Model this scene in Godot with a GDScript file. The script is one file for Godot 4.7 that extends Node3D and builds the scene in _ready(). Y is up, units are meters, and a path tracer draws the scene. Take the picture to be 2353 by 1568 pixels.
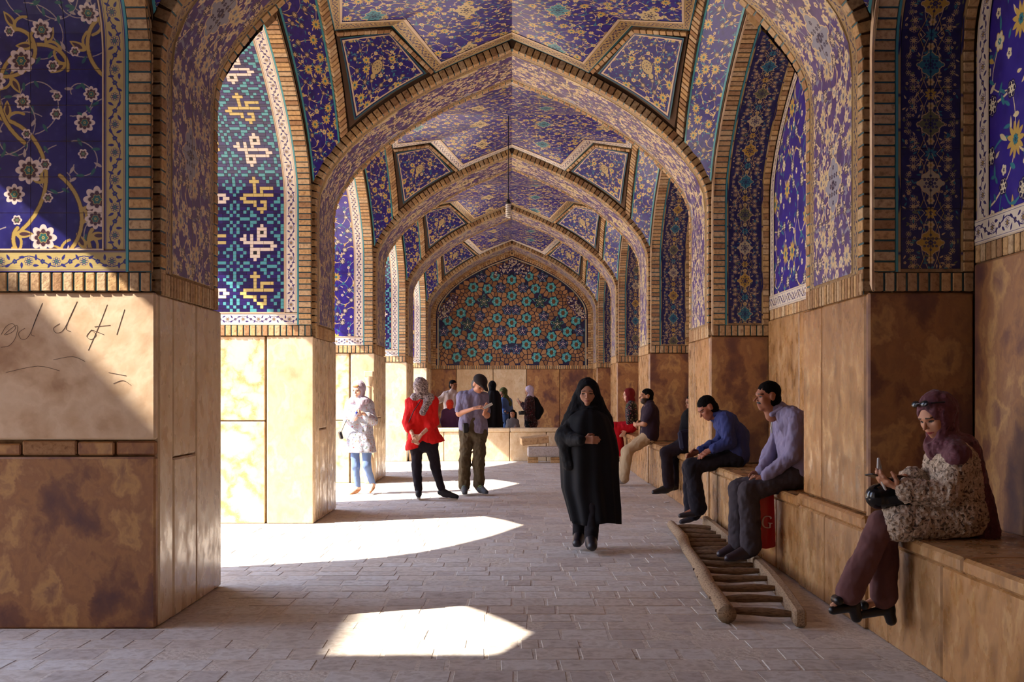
extends Node3D
# An Isfahan mosque arcade: depth runs along -z; helper V(x, y, depth) turns (right, up, depth) into world axes.

const EYE := 1.5
const FPX := 2500.0          # focal length in pixels of the 2353 x 1568 frame
const W := 2.256             # half the clear width of the corridor
const BAY := 5.48
const ZF1 := 6.88            # near face of the first arch
const TH := 1.52             # thickness of an arch and its piers
const DADO := 2.13
const SPRING := 3.643
const NICHE := 0.66          # depth of the niches in the right wall
const OUTX := -4.85          # courtyard face of the arcade

var rng := RandomNumberGenerator.new()
var names_used := {}
var M := {}
var box_cache := {}
var tcurve: PackedVector2Array   # half of the transverse arch: (x, y) from apex to springing
var T0 := 0

func zf(k: int) -> float:
	return ZF1 + BAY * (k - 1)

func zb(k: int) -> float:
	return zf(k) + TH

func V(x: float, y: float, d: float) -> Vector3:
	return Vector3(x, y, -d)

func note(s: String) -> void:
	print(s, " ", Time.get_ticks_msec() - T0, " ms")

func _ready() -> void:
	T0 = Time.get_ticks_msec()
	rng.seed = 4711
	# ---------- camera, sky, sun, exposure ----------
	var cam := Camera3D.new()
	cam.name = "camera"
	cam.projection = Camera3D.PROJECTION_FRUSTUM
	cam.keep_aspect = Camera3D.KEEP_HEIGHT
	cam.near = 0.1
	cam.far = 400.0
	cam.size = 0.1 * 1568.0 / FPX
	cam.frustum_offset = Vector2(0.0, 0.1 * (900.0 - 784.0) / FPX)
	cam.position = Vector3(0, EYE, 0)
	add_child(cam)
	cam.current = true
	var env := Environment.new()
	env.background_mode = Environment.BG_SKY
	var sky_mat := ProceduralSkyMaterial.new()
	sky_mat.sky_top_color = Color(0.60, 0.68, 0.84)
	sky_mat.sky_horizon_color = Color(0.92, 0.92, 0.93)
	sky_mat.ground_bottom_color = Color(0.55, 0.47, 0.38)
	sky_mat.ground_horizon_color = Color(0.62, 0.55, 0.46)
	sky_mat.sky_energy_multiplier = 1.0
	var sky := Sky.new()
	sky.sky_material = sky_mat
	env.sky = sky
	env.background_energy_multiplier = SKY_ENERGY
	env.tonemap_mode = Environment.TONE_MAPPER_LINEAR
	env.tonemap_exposure = EXPOSURE
	env.sdfgi_enabled = true
	env.ssao_enabled = true
	env.ssil_enabled = true
	var we := WorldEnvironment.new()
	we.name = "environment"
	we.environment = env
	add_child(we)
	var sun := DirectionalLight3D.new()
	sun.name = "sun"
	sun.light_color = Color(1.0, 0.96, 0.91)
	sun.light_energy = SUN_ENERGY
	sun.light_angular_distance = 0.55
	sun.shadow_enabled = true
	sun.sky_mode = DirectionalLight3D.SKY_MODE_LIGHT_ONLY
	sun.look_at_from_position(Vector3.ZERO, SUN_DIR, Vector3.UP)
	add_child(sun)
	# ---------- the place ----------
	make_curves()
	make_materials()
	note("materials")
	build_floor()
	note("floor")
	build_outside()
	for k in range(0, 6):
		build_left_pier(k)
		build_right_pier(k)
		build_rib(k)
	note("piers and ribs")
	for k in range(-1, 5):
		build_vault(k)
		build_side_walls(k)
	build_ends()
	note("vaults")
	build_things()
	note("things")
	build_people()
	note("people")

const SUN_DIR := Vector3(0.95, -1.0, -0.357)
const SUN_ENERGY := 4.4
const SKY_ENERGY := 7.5
const EXPOSURE := 1.26

# ================= naming and tagging =================
func numbered(called: String) -> String:
	if not names_used.has(called):
		names_used[called] = 0
		return called
	names_used[called] += 1
	return "%s_%03d" % [called, names_used[called]]

func tag(o: Node3D, label: String, category: String, group := "", kind := "") -> Node3D:
	o.set_meta("label", label)
	o.set_meta("category", category)
	if group:
		o.set_meta("group", group)
	if kind:
		o.set_meta("kind", kind)
	return o

func thing(called: String, label: String, category: String, at := Vector3.ZERO, group := "", kind := "") -> Node3D:
	var o := Node3D.new()
	o.name = numbered(called)
	add_child(o)
	o.position = at
	return tag(o, label, category, group, kind)

func part(parent: Node3D, called: String, mesh: Mesh, at := Vector3.ZERO, basis := Basis.IDENTITY, mat: Material = null) -> MeshInstance3D:
	var o := MeshInstance3D.new()
	o.name = called
	o.mesh = mesh
	o.transform = Transform3D(basis, at)
	if mat:
		o.material_override = mat
	parent.add_child(o, true)
	return o

func stuff(o: Node3D) -> Node3D:
	o.set_meta("kind", "stuff")
	return o

# ================= mesh building =================
class MB:
	var v := PackedVector3Array()
	var n := PackedVector3Array()
	var u := PackedVector2Array()
	var c := PackedColorArray()
	var i := PackedInt32Array()
	var col := Color.WHITE
	var colored := false
	func vert(p: Vector3, nn: Vector3, uv: Vector2) -> int:
		v.append(p); n.append(nn); u.append(uv)
		if colored:
			c.append(col)
		return v.size() - 1
	func tri(a: Vector3, b: Vector3, d: Vector3, ua := Vector2.ZERO, ub := Vector2.ZERO, ud := Vector2.ZERO) -> void:
		var nn := (d - a).cross(b - a).normalized()
		var k := v.size()
		vert(a, nn, ua); vert(b, nn, ub); vert(d, nn, ud)
		i.append_array([k, k + 1, k + 2])
	func quad(a: Vector3, b: Vector3, d: Vector3, e: Vector3, ua := Vector2.ZERO, ub := Vector2.ZERO, ud := Vector2.ZERO, ue := Vector2.ZERO) -> void:
		var nn := (d - a).cross(b - a).normalized()
		if nn == Vector3.ZERO:
			nn = (e - a).cross(d - a).normalized()
		var k := v.size()
		vert(a, nn, ua); vert(b, nn, ub); vert(d, nn, ud); vert(e, nn, ue)
		i.append_array([k, k + 1, k + 2, k, k + 2, k + 3])
	# rows of points with uv; smooth normals from neighbours
	func grid(P: Array, U: Array, flip := false) -> void:
		var rows := P.size()
		var cols: int = P[0].size()
		var k0 := v.size()
		for r in rows:
			for q in cols:
				var r0: int = maxi(r - 1, 0)
				var r1: int = mini(r + 1, rows - 1)
				var q0: int = maxi(q - 1, 0)
				var q1: int = mini(q + 1, cols - 1)
				var dr: Vector3 = P[r1][q] - P[r0][q]
				var dq: Vector3 = P[r][q1] - P[r][q0]
				var nn := dr.cross(dq).normalized()
				if flip:
					nn = -nn
				vert(P[r][q], nn, U[r][q])
		for r in rows - 1:
			for q in cols - 1:
				var a := k0 + r * cols + q
				var b := a + 1
				var d := a + cols
				var e := d + 1
				# front is clockwise: normal = (third - first) x (second - first)
				if flip:
					i.append_array([a, d, e, a, e, b])
				else:
					i.append_array([a, e, d, a, b, e])
	func box(at: Vector3, size: Vector3, B := Basis.IDENTITY) -> void:
		var h := size * 0.5
		var P: Array[Vector3] = []
		for sx in [-1, 1]:
			for sy in [-1, 1]:
				for sz in [-1, 1]:
					P.append(at + B * Vector3(sx * h.x, sy * h.y, sz * h.z))
		for f in [[0, 1, 3, 2], [4, 6, 7, 5], [0, 4, 5, 1], [2, 3, 7, 6], [0, 2, 6, 4], [1, 5, 7, 3]]:
			quad(P[f[0]], P[f[3]], P[f[2]], P[f[1]], Vector2(0, 0), Vector2(1, 0), Vector2(1, 1), Vector2(0, 1))
	# box with chamfered edges
	func cbox(at: Vector3, size: Vector3, ch: float, B := Basis.IDENTITY) -> void:
		var h := size * 0.5
		ch = minf(ch, minf(h.x, minf(h.y, h.z)) * 0.9)
		var ax := [0, 1, 2]
		for a in ax:
			var b: int = (a + 1) % 3
			var d: int = (a + 2) % 3
			for s in [-1.0, 1.0]:
				var q: Array[Vector3] = []
				for t in [[-1, -1], [1, -1], [1, 1], [-1, 1]]:
					var p := Vector3.ZERO
					p[a] = s * h[a]
					p[b] = t[0] * (h[b] - ch)
					p[d] = t[1] * (h[d] - ch)
					q.append(at + B * p)
				_oq(q, at)
			for s in [-1.0, 1.0]:
				for s2 in [-1.0, 1.0]:
					var q2: Array[Vector3] = []
					for t in [[0, -1], [0, 1], [1, 1], [1, -1]]:
						var p2 := Vector3.ZERO
						p2[d] = t[1] * (h[d] - ch)
						p2[a] = s * (h[a] - (ch if t[0] == 1 else 0.0))
						p2[b] = s2 * (h[b] - (0.0 if t[0] == 1 else ch))
						q2.append(at + B * p2)
					_oq(q2, at)
		for sx in [-1.0, 1.0]:
			for sy in [-1.0, 1.0]:
				for sz in [-1.0, 1.0]:
					var p := at + B * Vector3(sx * h.x, sy * (h.y - ch), sz * (h.z - ch))
					var p3 := at + B * Vector3(sx * (h.x - ch), sy * h.y, sz * (h.z - ch))
					var p4 := at + B * Vector3(sx * (h.x - ch), sy * (h.y - ch), sz * h.z)
					if (p4 - p).cross(p3 - p).dot(p - at) > 0:
						tri(p, p3, p4)
					else:
						tri(p, p4, p3)
	func _oq(q: Array[Vector3], at: Vector3) -> void:
		if (q[2] - q[0]).cross(q[1] - q[0]).dot(q[0] - at) > 0:
			quad(q[0], q[1], q[2], q[3])
		else:
			quad(q[0], q[3], q[2], q[1])
	# surface of revolution about y through at; profile (radius, height)
	func lathe(at: Vector3, prof: PackedVector2Array, seg := 14, B := Basis.IDENTITY) -> void:
		var P := []
		var U := []
		for r in prof.size():
			var row := PackedVector3Array()
			var ur := PackedVector2Array()
			for s in seg + 1:
				var a := TAU * s / seg
				row.append(at + B * Vector3(cos(a) * prof[r].x, prof[r].y, sin(a) * prof[r].x))
				ur.append(Vector2(float(s) / seg, float(r) / maxf(1.0, prof.size() - 1.0)))
			P.append(row)
			U.append(ur)
		grid(P, U, true)
	# tube along points with radii, closed ends
	func tube(pts: PackedVector3Array, rad: PackedFloat32Array, seg := 8, flat := 1.0) -> void:
		var P := []
		var U := []
		var up := Vector3.UP
		var m := pts.size()
		var len := 0.0
		for k in range(-1, m + 1):
			var kk: int = clampi(k, 0, m - 1)
			var t: Vector3 = (pts[mini(kk + 1, m - 1)] - pts[maxi(kk - 1, 0)]).normalized()
			if absf(t.dot(up)) > 0.95:
				up = Vector3.RIGHT
			var sx := t.cross(up).normalized()
			var sy := sx.cross(t).normalized()
			up = sy
			if k > 0 and k < m:
				len += pts[k].distance_to(pts[k - 1])
			var r: float = rad[kk] if k >= 0 and k < m else 0.0005
			var row := PackedVector3Array()
			var ur := PackedVector2Array()
			for s in seg + 1:
				var a := TAU * s / seg
				row.append(pts[kk] + sx * cos(a) * r + sy * sin(a) * r * flat)
				ur.append(Vector2(float(s) / seg, len))
			P.append(row)
			U.append(ur)
		grid(P, U, true)
	func mesh(mat: Material = null, into: ArrayMesh = null) -> ArrayMesh:
		var am := into if into else ArrayMesh.new()
		if v.is_empty():
			return am
		var arr := []
		arr.resize(Mesh.ARRAY_MAX)
		arr[Mesh.ARRAY_VERTEX] = v
		arr[Mesh.ARRAY_NORMAL] = n
		arr[Mesh.ARRAY_TEX_UV] = u
		if colored:
			arr[Mesh.ARRAY_COLOR] = c
		arr[Mesh.ARRAY_INDEX] = i
		am.add_surface_from_arrays(Mesh.PRIMITIVE_TRIANGLES, arr)
		if mat:
			am.surface_set_material(am.get_surface_count() - 1, mat)
		return am

func cbox_mesh(size: Vector3, ch: float) -> ArrayMesh:
	var key := "%.4f %.4f %.4f %.4f" % [size.x, size.y, size.z, ch]
	if not box_cache.has(key):
		var b := MB.new()
		b.cbox(Vector3.ZERO, size, ch)
		box_cache[key] = b.mesh()
	return box_cache[key]

# irregular slab: chamfered box whose corners are nudged a little
func slab(parent: Node3D, called: String, lo: Vector3, hi: Vector3, mat: Material, ch := 0.008) -> MeshInstance3D:
	return part(parent, called, cbox_mesh((hi - lo).abs(), ch), (lo + hi) * 0.5, Basis.IDENTITY, mat)

# ================= curves =================
func catmull(pts: PackedVector2Array, per: int) -> PackedVector2Array:
	var out := PackedVector2Array()
	for k in pts.size() - 1:
		var a := pts[maxi(k - 1, 0)]
		var b := pts[k]
		var c := pts[k + 1]
		var d := pts[mini(k + 2, pts.size() - 1)]
		for s in per:
			out.append(b.cubic_interpolate(c, a, d, float(s) / per))
	out.append(pts[pts.size() - 1])
	return out

func make_curves() -> void:
	tcurve = catmull(PackedVector2Array([Vector2(0, 5.43), Vector2(0.767, 5.10), Vector2(1.385, 4.745), Vector2(1.836, 4.385), Vector2(2.112, 4.06), Vector2(2.225, 3.84), Vector2(W, SPRING)]), 5)

func ty(x: float) -> float:      # height of the transverse arch above |x|
	x = absf(x)
	for k in tcurve.size() - 1:
		if x <= tcurve[k + 1].x:
			return lerpf(tcurve[k].y, tcurve[k + 1].y, (x - tcurve[k].x) / maxf(tcurve[k + 1].x - tcurve[k].x, 1e-5))
	return SPRING

const LHALF := 1.98
func ly(z: float) -> float:      # height of the lateral arch at z from its middle
	return SPRING + (ty(absf(z) / LHALF * W) - SPRING) * 0.88

# half of a lateral arch as points (z from the middle, y), from y0 up the pier to the apex; side +1 is the far pier
func lateral_half(y0: float, side: float, inset := 0.0) -> PackedVector2Array:
	var out := PackedVector2Array()
	var steps := int((SPRING - y0) / 0.12) + 1
	for s in steps:
		out.append(Vector2(side * (LHALF - inset), lerpf(y0, SPRING, float(s) / steps)))
	for k in range(tcurve.size() - 1, -1, -1):
		var p := tcurve[k]
		out.append(Vector2(side * p.x / W * (LHALF - inset), SPRING + (p.y - SPRING) * 0.88 - inset * 0.9 * (1.0 - p.x / W)))
	return out

# half of a transverse arch as points (x, y), from y0 up to the apex
func trans_half(y0: float, side: float, inset := 0.0) -> PackedVector2Array:
	var out := PackedVector2Array()
	var steps := int((SPRING - y0) / 0.12) + 1
	for s in steps:
		out.append(Vector2(side * (W - inset), lerpf(y0, SPRING, float(s) / steps)))
	for k in range(tcurve.size() - 1, -1, -1):
		var p := tcurve[k]
		out.append(Vector2(side * p.x / W * (W - inset), p.y - inset * (1.0 - p.x / W)))
	return out

func arc_len(p: PackedVector3Array) -> float:
	var l := 0.0
	for k in p.size() - 1:
		l += p[k].distance_to(p[k + 1])
	return l

# point and tangent at distance s along the path
func along(p: PackedVector3Array, s: float) -> Array:
	for k in p.size() - 1:
		var d := p[k].distance_to(p[k + 1])
		if s <= d or k == p.size() - 2:
			return [p[k].lerp(p[k + 1], s / maxf(d, 1e-6)), (p[k + 1] - p[k]).normalized()]
		s -= d
	return [p[0], Vector3.UP]

# a strip swept from path by the vector ext, uv in metres / scale
func strip(b: MB, path: PackedVector3Array, ext0: Vector3, ext1: Vector3, uvs: float, u0 := 0.0, cols := 2, flip := false) -> void:
	var P := []
	var U := []
	var s := 0.0
	for k in path.size():
		if k > 0:
			s += path[k].distance_to(path[k - 1])
		var row := PackedVector3Array()
		var ur := PackedVector2Array()
		for q in cols:
			var f := float(q) / (cols - 1)
			row.append(path[k] + ext0.lerp(ext1, f))
			ur.append(Vector2((u0 + ext0.distance_to(ext1) * f) / uvs, -s / uvs))
		P.append(row)
		U.append(ur)
	b.grid(P, U, flip)

# bricks laid along a path: width along dir e, thickness t proud of the path
func bricks(parent: Node3D, path: PackedVector3Array, e: Vector3, width: float, inward: Vector3, step: float, gap: float, t: float, called: String, single: bool, mats: Array, s0 := 0.0, s1 := -1.0, proud := 0.012, jitter := 0.002) -> void:
	var L := arc_len(path)
	if s1 < 0:
		s1 = L
	var count := int(floor((s1 - s0) / step))
	step = (s1 - s0) / maxi(count, 1)
	var size := Vector3(step - gap, width, t)
	var ms := cbox_mesh(Vector3(snappedf(size.x, 0.0005), width, t), 0.004)
	var merged := []
	for q in mats.size():
		merged.append(MB.new())
	for k in count:
		var a := along(path, s0 + (k + 0.5) * step)
		var tan: Vector3 = a[1]
		var nn: Vector3 = tan.cross(e).normalized()
		if nn.dot(inward) < 0:
			nn = -nn
		var at: Vector3 = a[0] + nn * (proud - t * 0.5 + rng.randf_range(-jitter, jitter))
		var q := rng.randi() % mats.size()
		var B := Basis(tan, e, nn)
		if single:
			part(parent, called, ms, at, B, mats[q])
		else:
			merged[q].cbox(at, size, 0.004, B)
	if not single:
		var am := ArrayMesh.new()
		for q in mats.size():
			if merged[q].v.size():
				merged[q].mesh(mats[q], am)
		stuff(part(parent, called + "_course", am))

# ================= painted tile patterns (flat print on glaze) =================
var stamp_cache := {}

func disc(r: float, col: Color) -> Image:
	var key := "d%.1f%s" % [r, col.to_html()]
	if stamp_cache.has(key):
		return stamp_cache[key]
	var s := int(ceil(r)) * 2 + 3
	var im := Image.create_empty(s, s, false, Image.FORMAT_RGBA8)
	var c := (s - 1) * 0.5
	for y in s:
		for x in s:
			var d := Vector2(x - c, y - c).length()
			im.set_pixel(x, y, Color(col.r, col.g, col.b, col.a * clampf(r + 0.5 - d, 0, 1)))
	stamp_cache[key] = im
	return im

# petalled flower; kind 0 round petals, 1 pointed lotus, 2 rosette with eyelets, 3 quatrefoil medallion
func flower(r: float, petals: int, kind: int, col: Color, mid: Color, edge: Color) -> Image:
	var key := "f%.1f_%d_%d%s%s%s" % [r, petals, kind, col.to_html(), mid.to_html(), edge.to_html()]
	if stamp_cache.has(key):
		return stamp_cache[key]
	var s := int(ceil(r)) * 2 + 5
	var im := Image.create_empty(s, s, false, Image.FORMAT_RGBA8)
	var c := (s - 1) * 0.5
	for y in s:
		for x in s:
			var v := Vector2(x - c, y - c)
			var d := v.length()
			var a := v.angle()
			var w := absf(cos(a * petals * 0.5))
			var R := r
			if kind == 0:
				R = r * (0.72 + 0.28 * w)
			elif kind == 1:
				R = r * (0.52 + 0.48 * pow(1.0 - absf(fposmod(a * petals / TAU, 1.0) - 0.5) * 2.0, 0.8))
			elif kind == 2:
				R = r * (0.8 + 0.2 * w)
			else:
				R = r * (0.62 + 0.25 * absf(cos(a * 2.0)) + 0.13 * absf(cos(a * 4.0)))
			if d > R + 1.0:
				continue
			var pc := col
			var f := d / maxf(R, 0.1)
			if f > 0.86:
				pc = edge if kind != 1 else col
			if kind == 2 and f > 0.45 and f < 0.8 and w > 0.55:
				pc = edge
			if kind == 3:
				pc = edge if f > 0.9 else (col if absf(f - 0.62) > 0.06 else edge)
			if f < 0.34:
				pc = mid
			if f < 0.13:
				pc = col
			pc.a *= clampf(R + 0.5 - d, 0, 1)
			im.set_pixel(x, y, pc)
	stamp_cache[key] = im
	return im

func leaf(l: float, wd: float, bucket: int, col: Color) -> Image:
	var key := "l%.1f_%.1f_%d%s" % [l, wd, bucket, col.to_html()]
	if stamp_cache.has(key):
		return stamp_cache[key]
	var s := int(ceil(l)) * 2 + 3
	var im := Image.create_empty(s, s, false, Image.FORMAT_RGBA8)
	var c := (s - 1) * 0.5
	var a := TAU * bucket / 12.0
	for y in s:
		for x in s:
			var p := Vector2(x - c, y - c).rotated(-a)
			var t := p.x / l
			if absf(t) < 1.0:
				var hw := wd * pow(1.0 - t * t, 0.8) * (1.0 - 0.35 * t)
				im.set_pixel(x, y, Color(col.r, col.g, col.b, clampf(hw + 0.5 - absf(p.y), 0, 1)))
	stamp_cache[key] = im
	return im

func stamp(im: Image, st: Image, x: float, y: float, wrap := true) -> void:
	var w := im.get_width()
	var h := im.get_height()
	var sw := st.get_width()
	var sh := st.get_height()
	var px := int(round(x - sw * 0.5))
	var py := int(round(y - sh * 0.5))
	var R := Rect2i(0, 0, sw, sh)
	if not wrap:
		im.blend_rect(st, R, Vector2i(px, py))
		return
	px = posmod(px, w)
	py = posmod(py, h)
	im.blend_rect(st, R, Vector2i(px, py))
	if px + sw > w:
		im.blend_rect(st, R, Vector2i(px - w, py))
	if py + sh > h:
		im.blend_rect(st, R, Vector2i(px, py - h))
	if px + sw > w and py + sh > h:
		im.blend_rect(st, R, Vector2i(px - w, py - h))

func vine(im: Image, pts: PackedVector2Array, r: float, col: Color, wrap := true) -> void:
	var d := disc(r, col)
	for k in pts.size() - 1:
		var L := pts[k].distance_to(pts[k + 1])
		var m := maxi(1, int(ceil(L / maxf(0.7, r * 0.8))))
		for s in m:
			var p := pts[k].lerp(pts[k + 1], float(s) / m)
			stamp(im, d, p.x, p.y, wrap)

func spiral(c: Vector2, R: float, a0: float, dir: float, turns: float) -> PackedVector2Array:
	var out := PackedVector2Array()
	for k in 41:
		var t := k / 40.0
		out.append(c + Vector2.from_angle(a0 + dir * t * turns * TAU) * R * (1.0 - 0.78 * t))
	return out

func blank(w: int, h: int, col: Color, r: RandomNumberGenerator, mottle := 0.12) -> Image:
	var im := Image.create_empty(w, h, false, Image.FORMAT_RGBA8)
	im.fill(col)
	# glaze is never even: soft blotches of thicker and thinner pigment
	for k in 4:
		var rr: float = [26, 40, 60, 14][k]
		var st := Image.create_empty(int(rr) * 2, int(rr) * 2, false, Image.FORMAT_RGBA8)
		var dark := k % 2 == 0
		for y in int(rr) * 2:
			for x in int(rr) * 2:
				var f := clampf(1.0 - Vector2(x - rr, y - rr).length() / rr, 0, 1)
				var cc := col.darkened(0.6) if dark else col.lightened(0.25)
				st.set_pixel(x, y, Color(cc.r, cc.g, cc.b, f * f * mottle * 1.6))
		for q in int(w * h / (rr * rr * 5.0)):
			stamp(im, st, r.randf() * w, r.randf() * h)
	return im

func tex(im: Image) -> ImageTexture:
	return ImageTexture.create_from_image(im)

# lobed medallion with an outline; ky stretches it along y
func lobed(im: Image, x: float, y: float, R: float, col: Color, line: Color, ink: Color, ky := 1.0) -> void:
	for pass_ in 2:
		var pc := line if pass_ == 0 else col
		var o := maxf(1.5, R * 0.06) if pass_ == 0 else 0.0
		for t in [-0.35, 0.0, 0.35]:
			stamp(im, disc(R * 0.5 * (1.0 - absf(t) * 0.4) + o, pc), x, y + t * R * ky)
		for q in 8:
			var a := TAU * q / 8.0
			stamp(im, disc(R * (0.28 if q % 2 == 0 else 0.22) + o, pc), x + cos(a) * R * 0.52, y + sin(a) * R * 0.58 * ky)
		for q in 4:
			var a := TAU * q / 4.0
			stamp(im, disc(R * 0.11 + o, pc), x + cos(a) * R * 0.86, y + sin(a) * R * 0.95 * ky)
	for q in 12:
		var a := TAU * q / 12.0
		stamp(im, flower(R * 0.10, 5, 0, ink, col, ink), x + cos(a) * R * (0.48 if q % 2 else 0.3), y + sin(a) * R * (0.52 if q % 2 else 0.3) * ky)
	stamp(im, flower(R * 0.2, 8, 2, ink, col, ink), x, y)

# corner panel of the vault: blossoms round a cream vase
func vase_panel(size: int, base: Color, cream: Color, gold: Color, turq: Color) -> Image:
	var im := floral(size, base, cream, cream, gold, turq, 6, 91, 2.2, 23.0)
	var c := size * 0.47
	var v := cream.darkened(0.12)
	var dark := base.darkened(0.4)
	for pass_ in 2:
		var pc := dark if pass_ == 0 else v
		var o := 5.0 if pass_ == 0 else 0.0
		for k in 7:
			var t := k / 6.0
			stamp(im, disc(size * (0.085 * sin(0.5 + t * 2.4)) + o, pc), c + (t - 0.5) * size * 0.14, c + (t - 0.5) * size * 0.14)
		stamp(im, disc(size * 0.03 + o, pc), c + size * 0.11, c + size * 0.11)
		stamp(im, disc(size * 0.04 + o, pc), c - size * 0.12, c - size * 0.12)
	for q in 10:
		var a := TAU * q / 10.0
		stamp(im, flower(5.0, 5, 0, dark, v, dark), c + cos(a) * size * 0.06, c + sin(a) * size * 0.06)
	stamp(im, flower(13.0, 8, 2, dark, v, v), c, c)
	return im

# all-over arabesque: blossoms, lotus flowers and leaves strung on curling stems
func floral(size: int, base: Color, vcol: Color, fcol: Color, gold: Color, leafc: Color, cells: int, seed_: int, vr := 1.6, fr := 15.0, medal := 0, medc := Color.WHITE) -> Image:
	var r := RandomNumberGenerator.new()
	r.seed = seed_
	var im := blank(size, size, base, r, 0.16)
	var cell := float(size) / cells
	var dark := base.darkened(0.5)
	var pos := []
	for gy in cells:
		var row := PackedVector2Array()
		for gx in cells:
			row.append(Vector2((gx + 0.5 * (gy % 2)) * cell, gy * cell) + Vector2(r.randf_range(-0.24, 0.24), r.randf_range(-0.24, 0.24)) * cell)
		pos.append(row)
	for gy in cells:
		for gx in cells:
			var p: Vector2 = pos[gy][gx]
			for nb in [[1, 0], [0, 1]]:
				if r.randf() < 0.25:
					continue
				var hx: int = gx + nb[0]
				var hy: int = gy + nb[1]
				var q: Vector2 = pos[hy % cells][hx % cells] + Vector2(size if hx >= cells else 0, size if hy >= cells else 0)
				var bulge := (q - p).orthogonal() * r.randf_range(-0.55, 0.55)
				var pts := PackedVector2Array()
				for k in 11:
					var t := k / 10.0
					pts.append(p.lerp(q, t) + bulge * sin(PI * t))
				vine(im, pts, vr if nb[0] == 1 else vr * 0.6, vcol if r.randf() < 0.65 else leafc)
				var mid := pts[5]
				stamp(im, leaf(fr * r.randf_range(0.5, 0.8), fr * 0.22, r.randi() % 12, [leafc, vcol, gold][r.randi() % 3]), mid.x + r.randf_range(-5, 5), mid.y + r.randf_range(-5, 5))
	for gy in cells:
		for gx in cells:
			var p: Vector2 = pos[gy][gx]
			for q in 3:
				var off := Vector2.from_angle(r.randf() * TAU) * cell * r.randf_range(0.3, 0.5)
				stamp(im, leaf(fr * r.randf_range(0.35, 0.65), fr * 0.16, r.randi() % 12, [leafc, leafc, vcol][q]), p.x + off.x, p.y + off.y)
			var kind := r.randf()
			if kind < 0.24:
				stamp(im, flower(fr * 1.5, [9, 11, 13][r.randi() % 3], 1, gold, dark, gold), p.x, p.y)
				stamp(im, flower(fr * 0.5, 6, 0, leafc, dark, gold), p.x, p.y)
			elif kind < 0.78:
				stamp(im, flower(snappedf(fr * r.randf_range(0.72, 0.95), 1.0), [6, 8][r.randi() % 2], 2, fcol, dark, dark), p.x, p.y)
				stamp(im, flower(fr * 0.3, 5, 0, fcol, dark, fcol), p.x, p.y)
			else:
				stamp(im, flower(fr * 0.85, 6, 0, fcol, leafc, gold), p.x, p.y)
			var p2 := p + Vector2(cell * 0.5, cell * 0.5)
			if r.randf() < 0.7:
				stamp(im, flower(fr * 0.46, 5, 0, fcol, dark, fcol), p2.x, p2.y)
	for k in medal:
		var p := Vector2((0.25 + 0.5 * (k % 2)) * size, (0.25 + 0.5 * int(k / 2)) * size)
		lobed(im, p.x, p.y, fr * 3.6, medc if k % 2 == 0 else leafc.lightened(0.1), vcol, dark, 1.25)
	return im

# a border strip, repeating along x: ground with rosettes and curling stems between line edges
func border(w: int, h: int, ground: Color, line: Color, ink: Color, eye: Color, count: int) -> Image:
	var r := RandomNumberGenerator.new()
	r.seed = 5
	var im := blank(w, h, ground, r, 0.05)
	im.fill_rect(Rect2i(0, 0, w, int(h * 0.06)), line)
	im.fill_rect(Rect2i(0, int(h * 0.94), w, int(h * 0.06) + 1), line)
	im.fill_rect(Rect2i(0, int(h * 0.10), w, int(h * 0.025)), ink)
	im.fill_rect(Rect2i(0, int(h * 0.875), w, int(h * 0.025)), ink)
	var step := float(w) / count
	var pts := PackedVector2Array()
	for k in 81:
		pts.append(Vector2(w * k / 80.0, h * 0.5 + h * 0.24 * sin(TAU * k / 80.0 * count * 0.5)))
	vine(im, pts, maxf(1.0, h * 0.02), ink)
	for k in count:
		var x := (k + 0.5) * step
		stamp(im, flower(h * 0.25, 8, 2, ink, eye, ground), x, h * 0.5)
		for q in 4:
			var a := TAU * (q + 0.5) / 4.0
			stamp(im, leaf(h * 0.15, h * 0.06, (q * 3 + k) % 12, ink), x + cos(a) * step * 0.36, h * 0.5 + sin(a) * h * 0.27)
		stamp(im, flower(h * 0.12, 5, 0, ink, eye, ink), x + step * 0.5, h * 0.5)
	return im

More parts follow.
